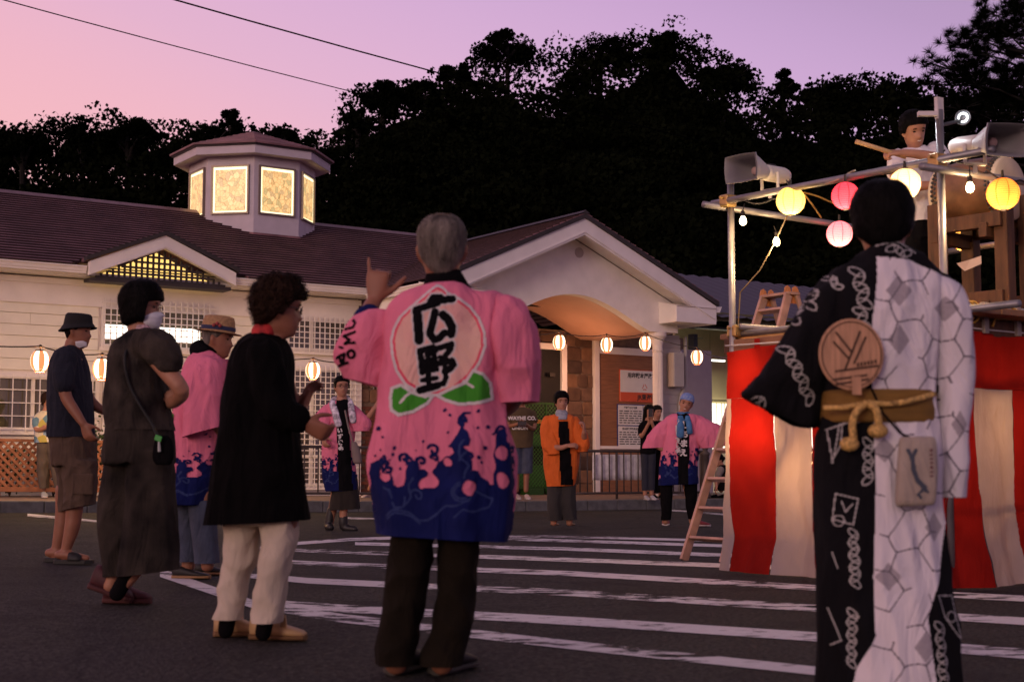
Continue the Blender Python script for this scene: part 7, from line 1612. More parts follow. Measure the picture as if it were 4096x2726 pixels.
# ---------------------------------------------------------------- bucket hat man
def bucket_man():
    D = 10.5; r = person('man in black bucket hat, navy shirt and brown cargo shorts at left', D, 280)
    f = Fig(D); M = head_matrix(f.pt(312, 1322), 86, -4, 0, 1.0); add_head(f, M)
    f.limb([(292, 1370, 0, .056), (285, 1400, 0, .06), (278, 1440, 0, .1)]); f.silh([(1430, 225, 335, .3), (1600, 220, 345, .3), (1760, 225, 350, .3)])
    f.limb([(256, 1440, -.22, .052), (256, 1530, -.24, .046), (266, 1590, -.24, .043), (300, 1645, -.25, .038), (332, 1692, -.26, .028)]); hand(f, f.pt(334, 1696, -.26), V((.45, 0, -1)), V((.3, .9, .1)), 1, (.35, .4, .45, .5), .3, 1.08)
    f.limb([(310, 1440, .22, .05), (350, 1580, .24, .044), (385, 1625, .23, .038), (420, 1646, .22, .028)]); hand(f, f.pt(422, 1648, .22), V((1, 0, -.3)), V((0, -.9, -.2)), -1)
    f.limb([(300, 1960, -.1, .075), (296, 2050, -.1, .060), (288, 2110, -.1, .055), (263, 2200, -.1, .036), (262, 2225, -.1, .036)]); f.limb([(262, 1960, .1, .075), (254, 2050, .1, .060), (246, 2110, .1, .055), (224, 2205, .1, .036), (222, 2225, .1, .036)])
    HT = []
    for (x, dd) in ((262, -.1), (222, .1)): q = f.pt(x, 2228, dd); q.z = gz(q.x); HT.append((q + V((-.075, 0, 0)), q + V((.20, -.015, 0)))); bare_foot(f, *HT[-1])
    body_done(f, r, SKIN2, .0085); face(r, M); hair(r, M, HAIRB, .006, .05, .0, -.08, 0)
    H = M
    def hr(a, b, z, tl=0.0): return [H @ V((a * math.sin(t), b * math.cos(t) - .004, z + tl * math.cos(t))) for t in [2 * math.pi * k / 36 for k in range(36)]]
    mb = MB(); mb.loft([hr(.118, .140, .012, .022), hr(.116, .138, .006, .022), hr(.088, .108, .050, .012), hr(.087, .106, .06, .01), hr(.083, .098, .112), hr(.070, .085, .126), hr(.03, .04, .130), hr(.004, .005, .130)]); mb.build('bucket_hat', mat('hat_black', (.008, .008, .009), .9, .2), r, smooth=True)
    cap_part('lowered_mask', r, M, mat('mask_white', (.62, .62, .66)), .008, .35, 1.5, lambda e: -.128 + .01 * e, lambda e: -.075 - .01 * e)
    g = Fig(D); g.silh([(1382, 262, 308, .13), (1408, 228, 325, .3), (1470, 210, 342, .44), (1580, 201, 360, .45), (1680, 198, 367, .44), (1750, 200, 372, .44), (1790, 200, 372, .44)], 2.4); g.limb([(258, 1430, -.2, .085), (256, 1480, -.24, .080), (257, 1535, -.25, .074)], .9); finish(remesh(g, .0095, 3), 'polo_shirt', mat('polo_navy', (.008, .010, .021), .9, .2, 8, .4, 250, stretch=(1, 1, 12)), r, FOLD, [hem(D, 285, 1748)])
    g = Fig(D); g.silh([(1735, 205, 372, .40), (1800, 212, 376, .42), (1860, 222, 380, .42)]); g.silh([(1840, 250, 384, .2, -.11), (1940, 258, 386, .22, -.11), (2010, 262, 374, .22, -.11), (2090, 262, 370, .21, -.11)]); g.silh([(1840, 214, 330, .2, .11), (1940, 236, 330, .22, .11), (2015, 240, 322, .21, .11), (2090, 240, 320, .21, .11)]); finish(remesh(g, .0095, 3), 'cargo_shorts', mat('shorts_brown', (.075, .047, .031), .9, .2, 6, .5, 200), r, [(.012, (10, 10, 6), 3.3), (.008, (14, 14, 12), 60)], [hem(D, 300, 2032, .2)])
    obox('cargo_pocket', f.pt(330, 1935, -.225), V((.075, 0, .0)), V((0, .008, 0)), V((0, 0, .075)), mat('shorts_brown', (.105, .068, .045)), r, .01)
    SB_ = mat('sandal_black', (.012, .012, .012), .6)
    for h_, t_ in HT: slipper(r, h_, t_, SB_)
bucket_man()
# ---------------------------------------------------------------- drummer
def drummer():
    D = 10.45; b = at(3700, 900, D); b.z = DECK; r = person('smiling drummer in white t-shirt bending over the drum on the stage', D, 3700, base=b)
    f = Fig(D); M = head_matrix(f.pt(3655, 520, -.05), 12, -20, 8, 1.04); add_head(f, M)
    f.limb([(3660, 560, 0, .052), (3663, 595, .03, .056), (3668, 640, .05, .09)]); f.silh([(640, 3600, 3740, .2, .05), (760, 3625, 3730, .2, .1), (900, 3650, 3730, .2, .14), (960, 3640, 3740, .22, .15)])
    f.limb([(3752, 608, .0, .050), (3765, 645, -.16, .044), (3740, 630, -.30, .040), (3670, 617, -.36, .034), (3612, 612, -.40, .028)]); hand(f, f.pt(3606, 611, -.40), V((-1, -.05, .0)), V((.0, .5, -.8)), -1, (.85, .85, .85, .85), .7, 1.1)
    f.limb([(3580, 640, .0, .05), (3590, 720, -.14, .045), (3640, 748, -.20, .040), (3700, 742, -.22, .034), (3748, 740, -.24, .028)]); hand(f, f.pt(3752, 740, -.24), V((1, 0, 0)), V((0, .7, -.5)), 1, (.8, .8, .8, .8), .7, 1.08)
    for x in (3660, 3725): q0 = f.pt(x, 940, .15); f.limbw([q0, V((q0.x, q0.y - .05, DECK + .45)), V((q0.x, q0.y + .03, DECK + .08))], [.085, .06, .045])
    body_done(f, r, SKIN, .0075); face(r, M, smile=1.0); hair(r, M, HAIRB, .022, .052, -.02, -.09, .006, 60, top=.006, strands=1500)
    g = Fig(D); g.silh([(592, 3632, 3690, .13, .03), (612, 3592, 3740, .22, .03), (645, 3568, 3768, .28, .05), (720, 3580, 3752, .29, .07), (800, 3605, 3742, .28, .1), (880, 3635, 3740, .28, .13), (920, 3640, 3740, .28, .13)], 2.4); g.limb([(3745, 612, .0, .078), (3762, 640, -.09, .074)], 1); g.limb([(3590, 640, .0, .075), (3586, 690, -.07, .072)], 1)
    finish(remesh(g, .009, 3), 't_shirt', mat('tshirt_white', (.68, .64, .66), .85, .05, 6, .3, 250), r, [(.012, (9, 9, 5), 3.3), (.008, (16, 16, 8), 60)], [hem(D, 3690, 878)])
    g = Fig(D); g.silh([(870, 3640, 3742, .25, .14), (960, 3630, 3750, .26, .15)])
    for x in (3662, 3725): q0 = f.pt(x, 930, .15); g.limbw([q0, V((q0.x, q0.y - .04, DECK + .45)), V((q0.x, q0.y + .03, DECK + .08))], [.10, .085, .08])
    finish(remesh(g, .011, 2), 'trousers', BLACKC, r, FOLDS)
    for x in (3662, 3725): q = f.pt(x, 900, .1); q.z = DECK - .008; shoe(r, q, q + V((0, -.26, 0)), BLACKC, BLACKC, .046, .08, 'shoe')
    mb = MB(); a, b_ = f.pt(3424, 566, -.50), f.pt(3622, 628, -.38); mb.tube([a, a.lerp(b_, .5), b_], [.016, .0165, .016], 12); o = mb.build('drumstick', mat('stick_wood', (.48, .28, .13), .6, .15, 6), smooth=True, origin=b_); o['label'] = 'pale wooden drumstick held across the drummer chest'; o['category'] = 'drumstick'
drummer()
# ---------------------------------------------------------------- people beyond the circle
def standing(label, D, P):
    """distant figure from a table of photo positions"""
    r = person(label, D, P['foot'][0][0], base=P.get('base'))
    f = Fig(D); M = head_matrix(f.pt(*P['head']), P.get('yaw', 0), P.get('pitch', 0), P.get('roll', 0), P.get('hs', 1.0)); add_head(f, M)
    hx, hy = P['head'][:2]; nx, ny = P['neck']; f.limb([((hx + nx) / 2, (hy + ny) / 2 + 6, 0, .054), (nx, ny, 0, .06), (nx, ny + .08 / f.k, 0, .10)])
    f.silh([(y, (a + b) / 2 - (b - a) * .35, (a + b) / 2 + (b - a) * .35, t * .7, dd) for y, a, b, t, dd in [tuple(q) + (0,) * (5 - len(q)) for q in P['top']]])
    for A in P.get('arms', ()):
        f.limb(A['p']); e = A['p'][-1]; hand(f, f.pt(e[0], e[1], e[2]), V(A['d']), V(A['n']), A['s'], A.get('c', (.5, .5, .55, .6)), .5, 1.05)
    for L in P['legs']: f.limb(L)
    body_done(f, r, P.get('skin', SKIN), P.get('vox', .011))
    if not P.get('noface'): face(r, M, P.get('glasses', False), P.get('smile', 0))
    return r, f, M
def cloth(name, D, parent, m, silhs=(), limbs=(), vox=.013, folds=FOLDS, e=2.4, flat=.9, crisp=True):
    g = Fig(D); cut = []
    if crisp and silhs and not name in ('hair', 'long_hair', 'towel', 'scarf', 'neckerchief', 'top'):
        ym = max(s[-1][0] for s in silhs); x_ = silhs[0][-1]; cut = [hem(D, (x_[1] + x_[2]) / 2, ym, .04)]; silhs = [ext(s, .12 / g.k) if abs(s[-1][0] - ym) < 15 else s for s in silhs]
    for s in silhs: g.silh(s, e)
    for l in limbs: g.limb(l, flat)
    return finish(remesh(g, vox, 3), name, m, parent, folds, cut)
FOLDF = [(.016, (7, 7, 2), 3.3), (.009, (14, 14, 5), 60)]
def towel_woman():
    D = 16.3
    r, f, M = standing('woman with glasses, patterned towel and pink festival coat dancing beyond the circle', D, dict(head=(1366, 1545), yaw=22, hs=.98, neck=(1368, 1592), foot=[(1360, 2110)], top=[(1620, 1310, 1405, .2), (1800, 1300, 1415, .24), (1960, 1320, 1420, .24)], glasses=True,
        arms=[dict(p=[(1308, 1650, 0, .045), (1272, 1700, -.1, .04), (1292, 1748, -.2, .03)], d=(.2, -.3, -.6), n=(.5, .5, 0), s=1), dict(p=[(1408, 1648, 0, .045), (1458, 1680, -.05, .04), (1500, 1630, -.1, .028)], d=(.7, 0, .8), n=(.3, .9, 0), s=-1, c=(.8, .8, .8, .8))],
        legs=[[(1350, 1950, 0, .07), (1330, 2040, .05, .05), (1318, 2100, .05, .04)], [(1385, 1950, 0, .07), (1375, 2030, -.05, .05), (1372, 2100, -.05, .04)]]))
    hair(r, M, HAIRB, .012, .058, -.02, -.09, .002, top=.002, strands=900)
    coat = cloth('festival_coat', D, r, PINK, [[(1600, 1345, 1395, .13), (1622, 1306, 1406, .24), (1700, 1300, 1418, .28), (1800, 1290, 1414, .29), (1900, 1293, 1424, .30), (1962, 1308, 1424, .30)]], [], folds=FOLDF); navy_hem(coat, D, 1940)
    for S_ in ([(1618, 1302, 1334, .10, 0), (1650, 1272, 1332, .15, -.04), (1682, 1248, 1328, .16, -.08), (1722, 1258, 1322, .15, -.1), (1748, 1276, 1316, .14, -.1)], [(1618, 1388, 1412, .10, 0), (1648, 1388, 1450, .15, -.04), (1676, 1394, 1480, .16, -.06), (1702, 1402, 1484, .15, -.06), (1724, 1412, 1474, .14, -.06)]): cloth('sleeve', D, r, PINK, [S_], folds=FOLDF)
    ch = [[(1354, 1712), (1360, 1712)], [(1352, 1735), (1362, 1732)], [(1353, 1758), (1362, 1756)], [(1354, 1780), (1364, 1776)]]
    def ex(X, Y, c):
        c[(X > 1296) & (X < 1420) & (Y < 1690) & (c < 3)] = 0; body = (X > 1350 + (Y - 1600) * .035) & (X < 1392 + (Y - 1600) * .06) & (Y > 1600); c[body] = 3
        return c
    happi_print(coat, D, 1292, 1424, 1600, 1962, 4, extra=ex, ysc=.8)
    text_z = None
    s = cloth('skirt', D, r, mat('skirt_black', (.018, .013, .010), .9, .3, 6), [[(1900, 1345, 1425, .26), (1960, 1330, 1428, .28), (2036, 1322, 1438, .3)]], folds=FOLDF)
    for i, chx in enumerate('いずき会'): text_on('coat_lettering', chx, .062, f.pt(1359 + i * 1.5, 1722 + 24 * i, -.175), V((1, 0, 0)), Z, PWHITE, coat, .004)
    TW = mat('towel_print', (.50, .46, .52), .9, .9, 18, .3, 100, var2=(.04, .04, .06))
    cloth('towel', D, r, TW, [], [[(1348, 1592, .02, .035), (1330, 1606, -.08, .04), (1342, 1650, -.16, .042), (1354, 1700, -.17, .042)], [(1388, 1592, .02, .035), (1402, 1612, -.08, .04), (1408, 1650, -.15, .04), (1414, 1685, -.15, .038)], [(1348, 1592, .02, .035), (1368, 1588, .07, .035), (1388, 1592, .02, .035)]], vox=.010, folds=FOLDS, flat=.5)
    BT = mat('boot_black', (.012, .011, .012), .5)
    cloth('boots', D, r, BT, [], [[(1325, 2040, .05, .05), (1318, 2080, .05, .052), (1312, 2104, .05, .048), (1322, 2108, -.05, .045)], [(1374, 2068, -.05, .05), (1374, 2088, -.05, .052), (1378, 2108, -.05, .045), (1420, 2115, -.1, .035)]], folds=None, flat=1)
    b = root('shoulder_bag', 'grey shoulder bag hanging at the towel woman side', 'bag', f.pt(1424, 1850, -.2)); g = Fig(D); g.silh([(1765, 1405, 1425, .05, -.2), (1800, 1405, 1440, .09, -.2), (1845, 1412, 1448, .1, -.2), (1854, 1420, 1440, .06, -.2)]); finish(remesh(g, .011, 2), 'bag', mat('bag_grey', (.17, .13, .12), .7, .15), b); mb = MB(); mb.tube([f.pt(1380, 1640, -.16), f.pt(1392, 1700, -.18), f.pt(1412, 1775, -.2)], .012, 6); mb.build('strap', MATS['bag_grey'], b)
towel_woman()
def orange_man():
    D = 17.4
    r, f, M = standing('young man in orange festival coat clapping beyond the circle', D, dict(head=(2246, 1606), yaw=12, neck=(2246, 1648), foot=[(2245, 2106)], top=[(1675, 2190, 2300, .2), (1800, 2180, 2300, .24), (1940, 2195, 2295, .24)],
        arms=[dict(p=[(2188, 1690, 0, .05), (2192, 1775, -.08, .042), (2240, 1790, -.2, .036), (2268, 1782, -.25, .028)], d=(1, -.2, .1), n=(0, .6, -.7), s=1), dict(p=[(2302, 1690, 0, .05), (2332, 1760, -.08, .042), (2336, 1728, -.2, .03)], d=(0, -.1, 1), n=(-.9, .2, 0), s=-1)],
        legs=[[(2222, 1930, 0, .075), (2220, 2020, 0, .055), (2215, 2090, 0, .04)], [(2272, 1930, 0, .075), (2275, 2020, 0, .055), (2278, 2090, 0, .04)]]))
    hair(r, M, HAIRB, .016, .048, -.03, -.09, .006, 60, top=.004, strands=900, th1=50, th2=80)
    OR = mat('happi_orange', (.62, .12, .012), .8, .12, 6, .3, 300)
    coat = cloth('festival_coat', D, r, OR, [[(1655, 2220, 2272, .14), (1674, 2184, 2304, .24), (1742, 2170, 2318, .28), (1830, 2172, 2316, .29), (1900, 2182, 2306, .29), (1942, 2190, 2298, .28)]], [], folds=FOLDF)
    for S_ in ([(1664, 2182, 2222, .10, 0), (1700, 2168, 2230, .16, -.03), (1750, 2165, 2234, .18, -.06), (1790, 2172, 2240, .17, -.1), (1816, 2188, 2238, .16, -.12)], [(1666, 2284, 2308, .10, 0), (1700, 2284, 2330, .16, -.03), (1740, 2288, 2350, .17, -.06), (1775, 2300, 2357, .16, -.08), (1806, 2312, 2350, .15, -.08)]): cloth('sleeve', D, r, OR, [S_], folds=FOLDF)
    def fn(X, Y): c = np.zeros(X.shape, int); c[(X > 2232 + (Y - 1650) * .03) & (X < 2266 + (Y - 1650) * .08) & (Y > 1684)] = 1; return c
    print_on(coat, D, 2165, 2325, 1650, 1945, 4, fn, [BLACKC], ['black_shirt_front'], off=.01)
    for i, (t_, s_) in enumerate((('S', .07),)): pass
    cloth('trousers', D, r, mat('trouser_charcoal', (.030, .027, .026), .9, .2, 5), [[(1925, 2192, 2250, .2), (2000, 2192, 2250, .2), (2080, 2196, 2246, .19)], [(1925, 2244, 2300, .2), (2000, 2246, 2302, .2), (2080, 2252, 2304, .19)]], folds=FOLDF)
    cloth('neckerchief', D, r, mat('kerchief_grey', (.28, .29, .33), .8, .3, 30), [[(1640, 2226, 2268, .13, -.02), (1660, 2222, 2272, .15, -.04), (1678, 2232, 2266, .06, -.12)]], vox=.01)
    SD = mat('sandal_brown', (.10, .055, .03), .6)
    for x in (2212, 2276): a = gpt(x, 2098); shoe(r, a, a + V((.03, -.25, 0)), SD, SD, .05, .05, 'sandal', .02, low=True)
orange_man()
def bandana_man():
    D = 17.4
    r, f, M = standing('man in blue bandana and pink festival coat leaning with one arm out near the ladder', D, dict(head=(2745, 1612), yaw=-8, roll=-16, pitch=-6, neck=(2732, 1652), foot=[(2720, 2106)], smile=.8, top=[(1672, 2675, 2795, .2), (1800, 2655, 2790, .24), (1935, 2650, 2780, .24)],
        arms=[dict(p=[(2676, 1690, 0, .05), (2615, 1760, .0, .042), (2650, 1796, -.05, .03)], d=(.7, -.2, -.4), n=(0, .8, 0), s=1), dict(p=[(2795, 1690, 0, .05), (2862, 1735, -.1, .042), (2905, 1715, -.15, .034), (2912, 1680, -.2, .028)], d=(.3, 0, .8), n=(-.6, .5, 0), s=-1)],
        legs=[[(2665, 1930, 0, .07), (2660, 2010, 0, .05), (2662, 2085, 0, .038)], [(2750, 1930, 0, .07), (2762, 2010, .05, .05), (2768, 2085, .05, .038)]]))
    hair(r, M, mat('bandana_blue', (.05, .12, .36), .8, .3, 40, .2, 60, var2=(.30, .36, .50)), .014, .045, .02, -.03, .0, name='bandana', fr=.6); hair(r, M, HAIRG, .006, .05, -.02, -.07, 0)
    coat = cloth('festival_coat', D, r, PINK, [[(1655, 2702, 2762, .14), (1672, 2668, 2800, .24), (1740, 2652, 2802, .29), (1850, 2642, 2788, .30), (1937, 2637, 2790, .31)]], [], folds=FOLDF); navy_hem(coat, D, 1918)
    for S_ in ([(1664, 2672, 2715, .10), (1695, 2632, 2712, .16), (1735, 2596, 2702, .18), (1770, 2578, 2680, .17), (1790, 2572, 2664, .16)], [(1664, 2768, 2800, .10), (1690, 2768, 2852, .16, -.04), (1715, 2772, 2890, .18, -.06), (1742, 2778, 2916, .18, -.08), (1770, 2790, 2920, .17, -.08), (1790, 2806, 2880, .15, -.08)]): cloth('sleeve', D, r, PINK, [S_], folds=FOLDF)
    def ex(X, Y, c):
        c[(Y < 1790) & (c < 3)] = 0; b = (X > 2708 + (Y - 1650) * -.01) & (X < 2752 + (Y - 1650) * -.02) & (Y > 1650); c[b] = 3; c[seg_d(X, Y, [(2836, 1702), (2842, 1718)]) < 4] = 3; c[seg_d(X, Y, [(2850, 1698), (2853, 1716)]) < 3] = 3
        return c
    happi_print(coat, D, 2640, 2790, 1655, 1937, 4, extra=ex, ysc=.8)
    for i, chx in enumerate('広野いずき会'): text_on('coat_lettering', chx, .075, f.pt(2714, 1690 + 23 * i, -.185), V((1, 0, 0)), Z, PWHITE, coat, .004)
    for i, chx in enumerate('しおまえ'): text_on('coat_lettering', chx, .095, f.pt(2741 - i * 2.5, 1700 + 37 * i, -.185), V((1, 0, 0)), Z, PWHITE, coat, .005)
    cloth('scarf', D, r, mat('scarf_blue', (.05, .16, .33), .8, .3, 20), [[(1648, 2708, 2758, .14), (1668, 2706, 2762, .17)]], [[(2722, 1665, -.12, .04), (2722, 1710, -.2, .045), (2720, 1745, -.2, .045)], [(2748, 1665, -.12, .035), (2756, 1700, -.2, .035), (2760, 1730, -.2, .035)]], vox=.011, flat=.5)
    cloth('trousers', D, r, BLACKC, [[(1925, 2642, 2690, .18), (2000, 2642, 2684, .16), (2078, 2646, 2680, .13)], [(1925, 2735, 2788, .18), (2000, 2745, 2785, .16), (2072, 2755, 2780, .13)]], folds=FOLDF)
    SR = mat('shoe_red', (.26, .045, .05), .7, .15, 20); SWS = mat('sole_white', (.5, .45, .42), .8)
    a = gpt(2662, 2098); shoe(r, a, a + V((-.02, -.24, 0)), SR, SWS, .05, .11, 'sneaker', .03); a = gpt(2762, 2104); shoe(r, a, a + V((.24, -.1, 0)), SR, SWS, .05, .11, 'sneaker', .03)
bandana_man()
def hidden_person():
    D = 25.4; b = pave_base(1530, D)
    r, f, M = standing('person in black top with yellow bag mostly hidden behind the big pink coat', D, dict(base=b, head=(1560, 1660), yaw=-30, neck=(1556, 1692), foot=[(1530, 1965)], vox=.016, top=[(1710, 1528, 1590, .2), (1810, 1530, 1585, .22)], legs=[[(1545, 1820, 0, .08), (1500, 1905, -.1, .055), (1478, 1955, 0, .04)], [(1570, 1820, 0, .08), (1565, 1900, 0, .055), (1562, 1965, 0, .04)]]))
    hair(r, M, HAIRB, .018, .05, -.02, -.1, 0); cloth('top', D, r, BLACKC, [[(1696, 1542, 1572, .13), (1712, 1522, 1592, .24), (1815, 1520, 1590, .27)]], vox=.018); cloth('shorts', D, r, BLACKC, [[(1805, 1520, 1560, .22), (1870, 1500, 1545, .2)], [(1805, 1550, 1592, .22), (1880, 1548, 1588, .2)]], vox=.018)
    for x in (1478, 1562): q = pave_base(x, D); shoe(r, q + Z * .004, q + V((-.1, -.22, .004)), mat('shoe_pale', (.42, .34, .32), .7), mat('sole_white', (.5, .45, .42), .8), .045, .08, 'shoe')
    bg_ = root('yellow_bag', 'small yellow bag beside the hidden person left of the pink coat', 'bag', f.pt(1497, 1870, -.1)); g = Fig(D); g.silh([(1808, 1488, 1506, .06, -.1), (1840, 1482, 1512, .1, -.1), (1868, 1486, 1510, .08, -.1)]); finish(remesh(g, .014, 2), 'bag', mat('bag_yellow', (.5, .40, .06), .7), bg_)
def pave_base(px, D): q = at(px, 1900, D); q.z = gz(q.x) + .165; return q
hidden_person()
def phone_man():
    D = 25.3; b = pave_base(2085, D)
    r, f, M = standing('man in brown t-shirt and denim shorts holding a phone beside the green barrier', D, dict(base=b, head=(2088, 1592), yaw=5, neck=(2088, 1625), foot=[(2085, 1970)], skin=SKIN2, vox=.014, top=[(1645, 2045, 2130, .22), (1780, 2050, 2126, .24)],
        arms=[dict(p=[(2045, 1655, 0, .05), (2036, 1700, -.08, .042), (2070, 1695, -.3, .03)], d=(.9, -.2, 0), n=(0, .8, .4), s=1), dict(p=[(2132, 1655, 0, .05), (2136, 1712, -.08, .042), (2104, 1697, -.3, .03)], d=(-.9, -.2, 0), n=(0, .8, .4), s=-1)],
        legs=[[(2068, 1790, 0, .085), (2066, 1880, 0, .06), (2066, 1960, 0, .045)], [(2108, 1790, 0, .085), (2106, 1880, 0, .06), (2104, 1960, 0, .045)]]))
    hair(r, M, HAIRB, .012, .055, -.01, -.09, 0)
    s = cloth('t_shirt', D, r, mat('tshirt_olive', (.07, .045, .022), .9, .15, 6), [[(1628, 2070, 2108, .14), (1645, 2044, 2134, .26), (1700, 2042, 2136, .29), (1790, 2046, 2130, .29)]], [[(2050, 1655, 0, .075), (2040, 1680, -.04, .07)], [(2128, 1655, 0, .075), (2136, 1680, -.04, .07)]], vox=.016)
    text_on('shirt_lettering', 'WAYNE CO.', .088, f.pt(2088, 1672, -.17), V((1, 0, 0)), Z, PWHITE, s, .004); text_on('shirt_lettering', 'UNION', .085, f.pt(2080, 1711, -.17), V((1, 0, 0)), Z, PWHITE, s, .004)
    cloth('shorts', D, r, mat('denim', (.055, .065, .10)), [[(1782, 2046, 2090, .22), (1892, 2044, 2088, .2)], [(1782, 2086, 2132, .22), (1894, 2086, 2130, .2)]], vox=.016)
    for x in (2066, 2104): q = pave_base(x, D); shoe(r, q + Z * .004, q + V((.05, -.26, .004)), mat('shoe_pale', (.42, .34, .32), .7), mat('sole_white', (.5, .45, .42)), .05, .09, 'shoe')
    o = obox('phone', f.pt(2088, 1690, -.36), V((.045, 0, 0)), V((0, .006, 0)), V((0, 0, .07)), mat('phone_black', (.02, .02, .025), .2), None) if False else None
    mb = MB(); c = f.pt(2088, 1692, -.38); mb.box(c - V((.075, .005, .04)), c + V((.075, .005, .04))); o = mb.build('phone', mat('phone_black', (.02, .02, .025), .2), origin=c); bevel(o, .004, 2); o['label'] = 'dark phone held in both hands by the man beside the barrier'; o['category'] = 'phone'
phone_man()
def phone_woman():
    D = 25.0; b = pave_base(2598, D)
    r, f, M = standing('long haired woman in black top photographing with a phone behind the railing', D, dict(base=b, head=(2597, 1646), yaw=20, hs=.97, neck=(2594, 1678), foot=[(2590, 1985)], vox=.014, top=[(1695, 2565, 2622, .2), (1800, 2568, 2620, .22)],
        arms=[dict(p=[(2566, 1705, 0, .045), (2566, 1745, -.1, .038), (2596, 1690, -.25, .028)], d=(.2, -.2, .9), n=(.5, -.5, 0), s=1), dict(p=[(2622, 1705, 0, .045), (2628, 1745, -.1, .038), (2608, 1690, -.25, .028)], d=(-.2, -.2, .9), n=(-.5, -.5, 0), s=-1)],
        legs=[[(2580, 1800, 0, .08), (2580, 1890, 0, .055), (2580, 1975, 0, .04)], [(2606, 1800, 0, .08), (2606, 1890, 0, .055), (2606, 1975, 0, .04)]]))
    hair(r, M, HAIRB, .02, .05, -.13, -.148, .004, fr=2.5); cloth('long_hair', D, r, HAIRB, [[(1640, 2574, 2604, .16, .06), (1690, 2568, 2606, .14, .07), (1745, 2566, 2598, .08, .08)]], vox=.016)
    cloth('top', D, r, BLACKC, [[(1680, 2578, 2612, .13), (1697, 2560, 2626, .23), (1760, 2562, 2622, .25), (1815, 2560, 2624, .26)]], [[(2568, 1705, 0, .065), (2564, 1730, -.04, .06)]], vox=.016); cloth('trousers', D, r, mat('trouser_navy', (.018, .02, .032), .9), [[(1800, 2562, 2596, .2), (1960, 2568, 2592, .15)], [(1800, 2590, 2624, .2), (1960, 2594, 2618, .15)]], vox=.016)
    for x in (2580, 2606): q = pave_base(x, D); shoe(r, q + Z * .004, q + V((.03, -.24, .004)), mat('shoe_white', (.45, .42, .42), .7), mat('sole_white', (.5, .45, .42)), .045, .08, 'shoe')
    mb = MB(); c = f.pt(2602, 1650, -.32); mb.box(c - V((.036, .005, .075)), c + V((.036, .005, .075))); o = mb.build('phone', MATS['phone_black'], origin=c); bevel(o, .004, 2); o['label'] = 'black phone held upright before the long haired woman face'; o['category'] = 'phone'
    D = 25.7; b = pave_base(2640, D)
    r, f, M = standing('dark haired companion in dark clothes mostly hidden behind the phone woman', D, dict(base=b, head=(2628, 1648), yaw=30, neck=(2626, 1680), foot=[(2630, 1985)], vox=.016, top=[(1700, 2600, 2660, .2), (1800, 2602, 2655, .22)], legs=[[(2614, 1800, 0, .08), (2614, 1900, 0, .055), (2614, 1978, 0, .04)], [(2642, 1800, 0, .08), (2642, 1900, 0, .055), (2642, 1978, 0, .04)]]))
    hair(r, M, HAIRB, .018, .05, -.02, -.1, 0); cloth('top', D, r, BLACKC, [[(1682, 2612, 2644, .13), (1700, 2594, 2662, .24), (1815, 2596, 2660, .26)]], vox=.018); cloth('trousers', D, r, BLACKC, [[(1800, 2598, 2630, .2), (1970, 2602, 2626, .15)], [(1800, 2628, 2660, .2), (1970, 2630, 2654, .15)]], vox=.018)
    for x in (2614, 2642): q = pave_base(x, D); shoe(r, q + Z * .004, q + V((.03, -.24, .004)), BLACKC, MATS['sole_white'], .045, .08, 'shoe')
phone_woman()
def crouching():
    D = 26.6; b = pave_base(2895, D); r = person('person in black with tied hair crouching beside the lit shelter behind the ladder', D, 2895, base=b)
    f = Fig(D); M = head_matrix(f.pt(2874, 1838), -70, -15, 0, .98); add_head(f, M); f.limb([(2880, 1850, 0, .05), (2888, 1866, 0, .06), (2898, 1885, 0, .09)]); f.silh([(1870, 2882, 2912, .25), (1920, 2888, 2926, .3), (1945, 2880, 2928, .3)])
    f.limb([(2884, 1882, -.15, .045), (2866, 1915, -.2, .038), (2866, 1945, -.25, .028)]); hand(f, f.pt(2866, 1947, -.25), V((-.3, 0, -1)), V((1, 0, 0)), 1); f.limb([(2915, 1938, 0, .08), (2870, 1922, -.1, .065), (2885, 1960, -.05, .045)]); body_done(f, r, SKIN, .014)
    hair(r, M, HAIRB, .012, .055, -.01, -.08, 0); g = Fig(D); g.limb([(2884, 1832, .0, .05), (2892, 1832, 0, .045)]); finish(remesh(g, .014, 2), 'hair_bun', HAIRB, r)
    cloth('dress', D, r, BLACKC, [[(1858, 2876, 2902, .16), (1872, 2872, 2918, .3), (1900, 2878, 2930, .36), (1935, 2864, 2936, .42), (1960, 2858, 2938, .44)]], vox=.016); cloth('shirt', D, r, mat('shirt_grey', (.20, .17, .15), .9), [], [[(2882, 1878, -.14, .075), (2872, 1900, -.18, .065)]], vox=.016)
    for dx in (2868, 2900): q = pave_base(dx, D - .15); shoe(r, q + Z * .004, q + V((-.22, -.03, .004)), BLACKC, BLACKC, .045, .07, 'shoe')
crouching()
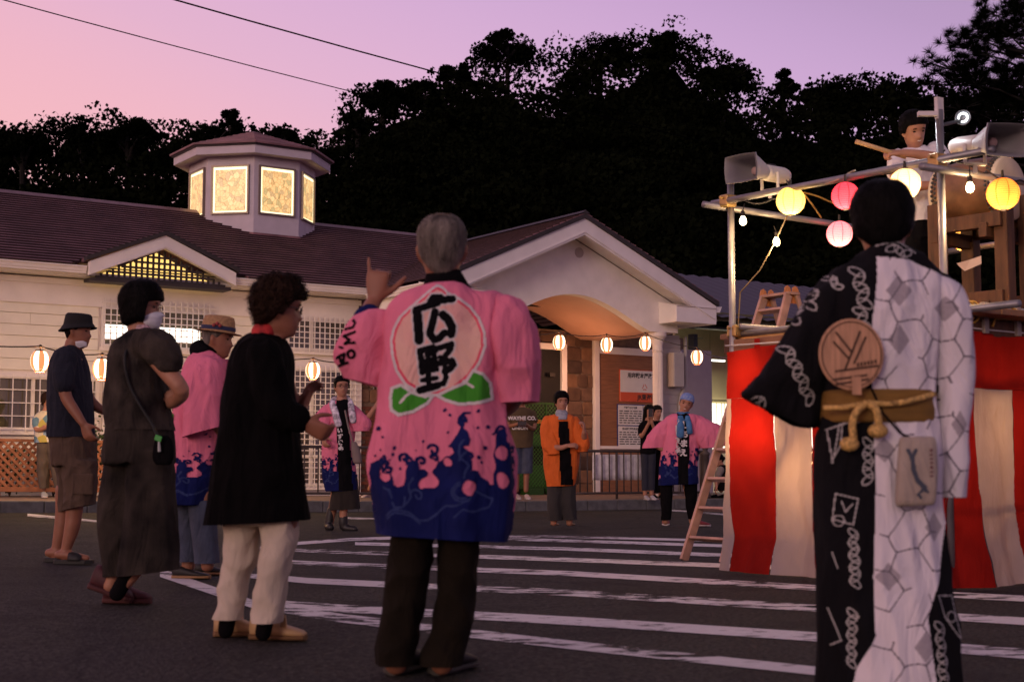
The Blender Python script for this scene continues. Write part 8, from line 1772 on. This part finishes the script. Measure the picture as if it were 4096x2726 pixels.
def print_shirt():
    D = 22.3; b = pave_base(190, D)
    r, f, M = standing('masked person in colourful printed shirt with folded arms by the lattice fence', D, dict(base=b, head=(192, 1602), yaw=58, pitch=-5, neck=(186, 1640), foot=[(190, 1968)], vox=.013, hs=.98, top=[(1660, 145, 220, .22), (1765, 148, 225, .24)],
        arms=[dict(p=[(146, 1672, -.05, .048), (148, 1718, -.12, .04), (200, 1702, -.26, .03)], d=(1, -.1, .1), n=(0, .8, 0), s=1), dict(p=[(220, 1672, .05, .048), (232, 1712, 0, .04), (205, 1708, -.2, .03)], d=(-.8, -.2, 0), n=(0, .8, 0), s=-1)],
        legs=[[(172, 1770, 0, .08), (172, 1870, 0, .055), (174, 1955, 0, .04)], [(214, 1770, 0, .08), (222, 1870, 0, .055), (240, 1955, 0, .04)]]))
    hair(r, M, HAIRBR, .024, .05, -.04, -.10, .010, 70, top=.004); cap_part('face_mask', r, M, mat('mask_white', (.62, .62, .66)), .009, -1.2, 1.2, lambda e: -.12 + .03 * e * e, lambda e: -.02 - .035 * e * e, bulge=.01)
    m = bpy.data.materials.new('printed_shirt'); m.use_nodes = True; n = m.node_tree; v = n.nodes.new('ShaderNodeTexVoronoi'); v.inputs['Scale'].default_value = 9; t = n.nodes.new('ShaderNodeTexCoord'); n.links.new(t.outputs['Object'], v.inputs['Vector']); sp = n.nodes.new('ShaderNodeSeparateColor'); n.links.new(v.outputs['Color'], sp.inputs[0]); rr = n.nodes.new('ShaderNodeValToRGB'); rr.color_ramp.interpolation = 'CONSTANT'
    cs = [(0, (.55, .50, .36)), (.25, (.10, .20, .26)), (.42, (.42, .36, .08)), (.58, (.60, .55, .45)), (.74, (.03, .10, .06)), (.88, (.20, .30, .42))]
    while len(rr.color_ramp.elements) < len(cs): rr.color_ramp.elements.new(.5)
    for e, (p, c) in zip(rr.color_ramp.elements, cs): e.position = p; e.color = (*c, 1)
    n.links.new(sp.outputs[0], rr.inputs['Fac']); n.links.new(rr.outputs['Color'], n.nodes['Principled BSDF'].inputs['Base Color']); n.nodes['Principled BSDF'].inputs['Roughness'].default_value = .85
    cloth('printed_shirt', D, r, m, [[(1642, 168, 206, .14), (1660, 140, 224, .25), (1700, 138, 228, .28), (1768, 140, 232, .28)]], [[(148, 1675, -.05, .075), (146, 1700, -.08, .068)]], vox=.014); cloth('trousers', D, r, mat('trouser_taupe', (.085, .065, .05), .9, .15), [[(1760, 147, 200, .22), (1860, 150, 196, .2), (1952, 160, 192, .18)], [(1760, 188, 238, .22), (1860, 200, 246, .2), (1952, 222, 262, .18)]], vox=.014, folds=FOLDF)
    for x in (176, 240): q = pave_base(x, D - .1); shoe(r, q + Z * .004, q + V((.10, -.22, .004)), mat('shoe_grey', (.30, .32, .36), .7), MATS['sole_white'], .05, .09, 'shoe')
print_shirt()
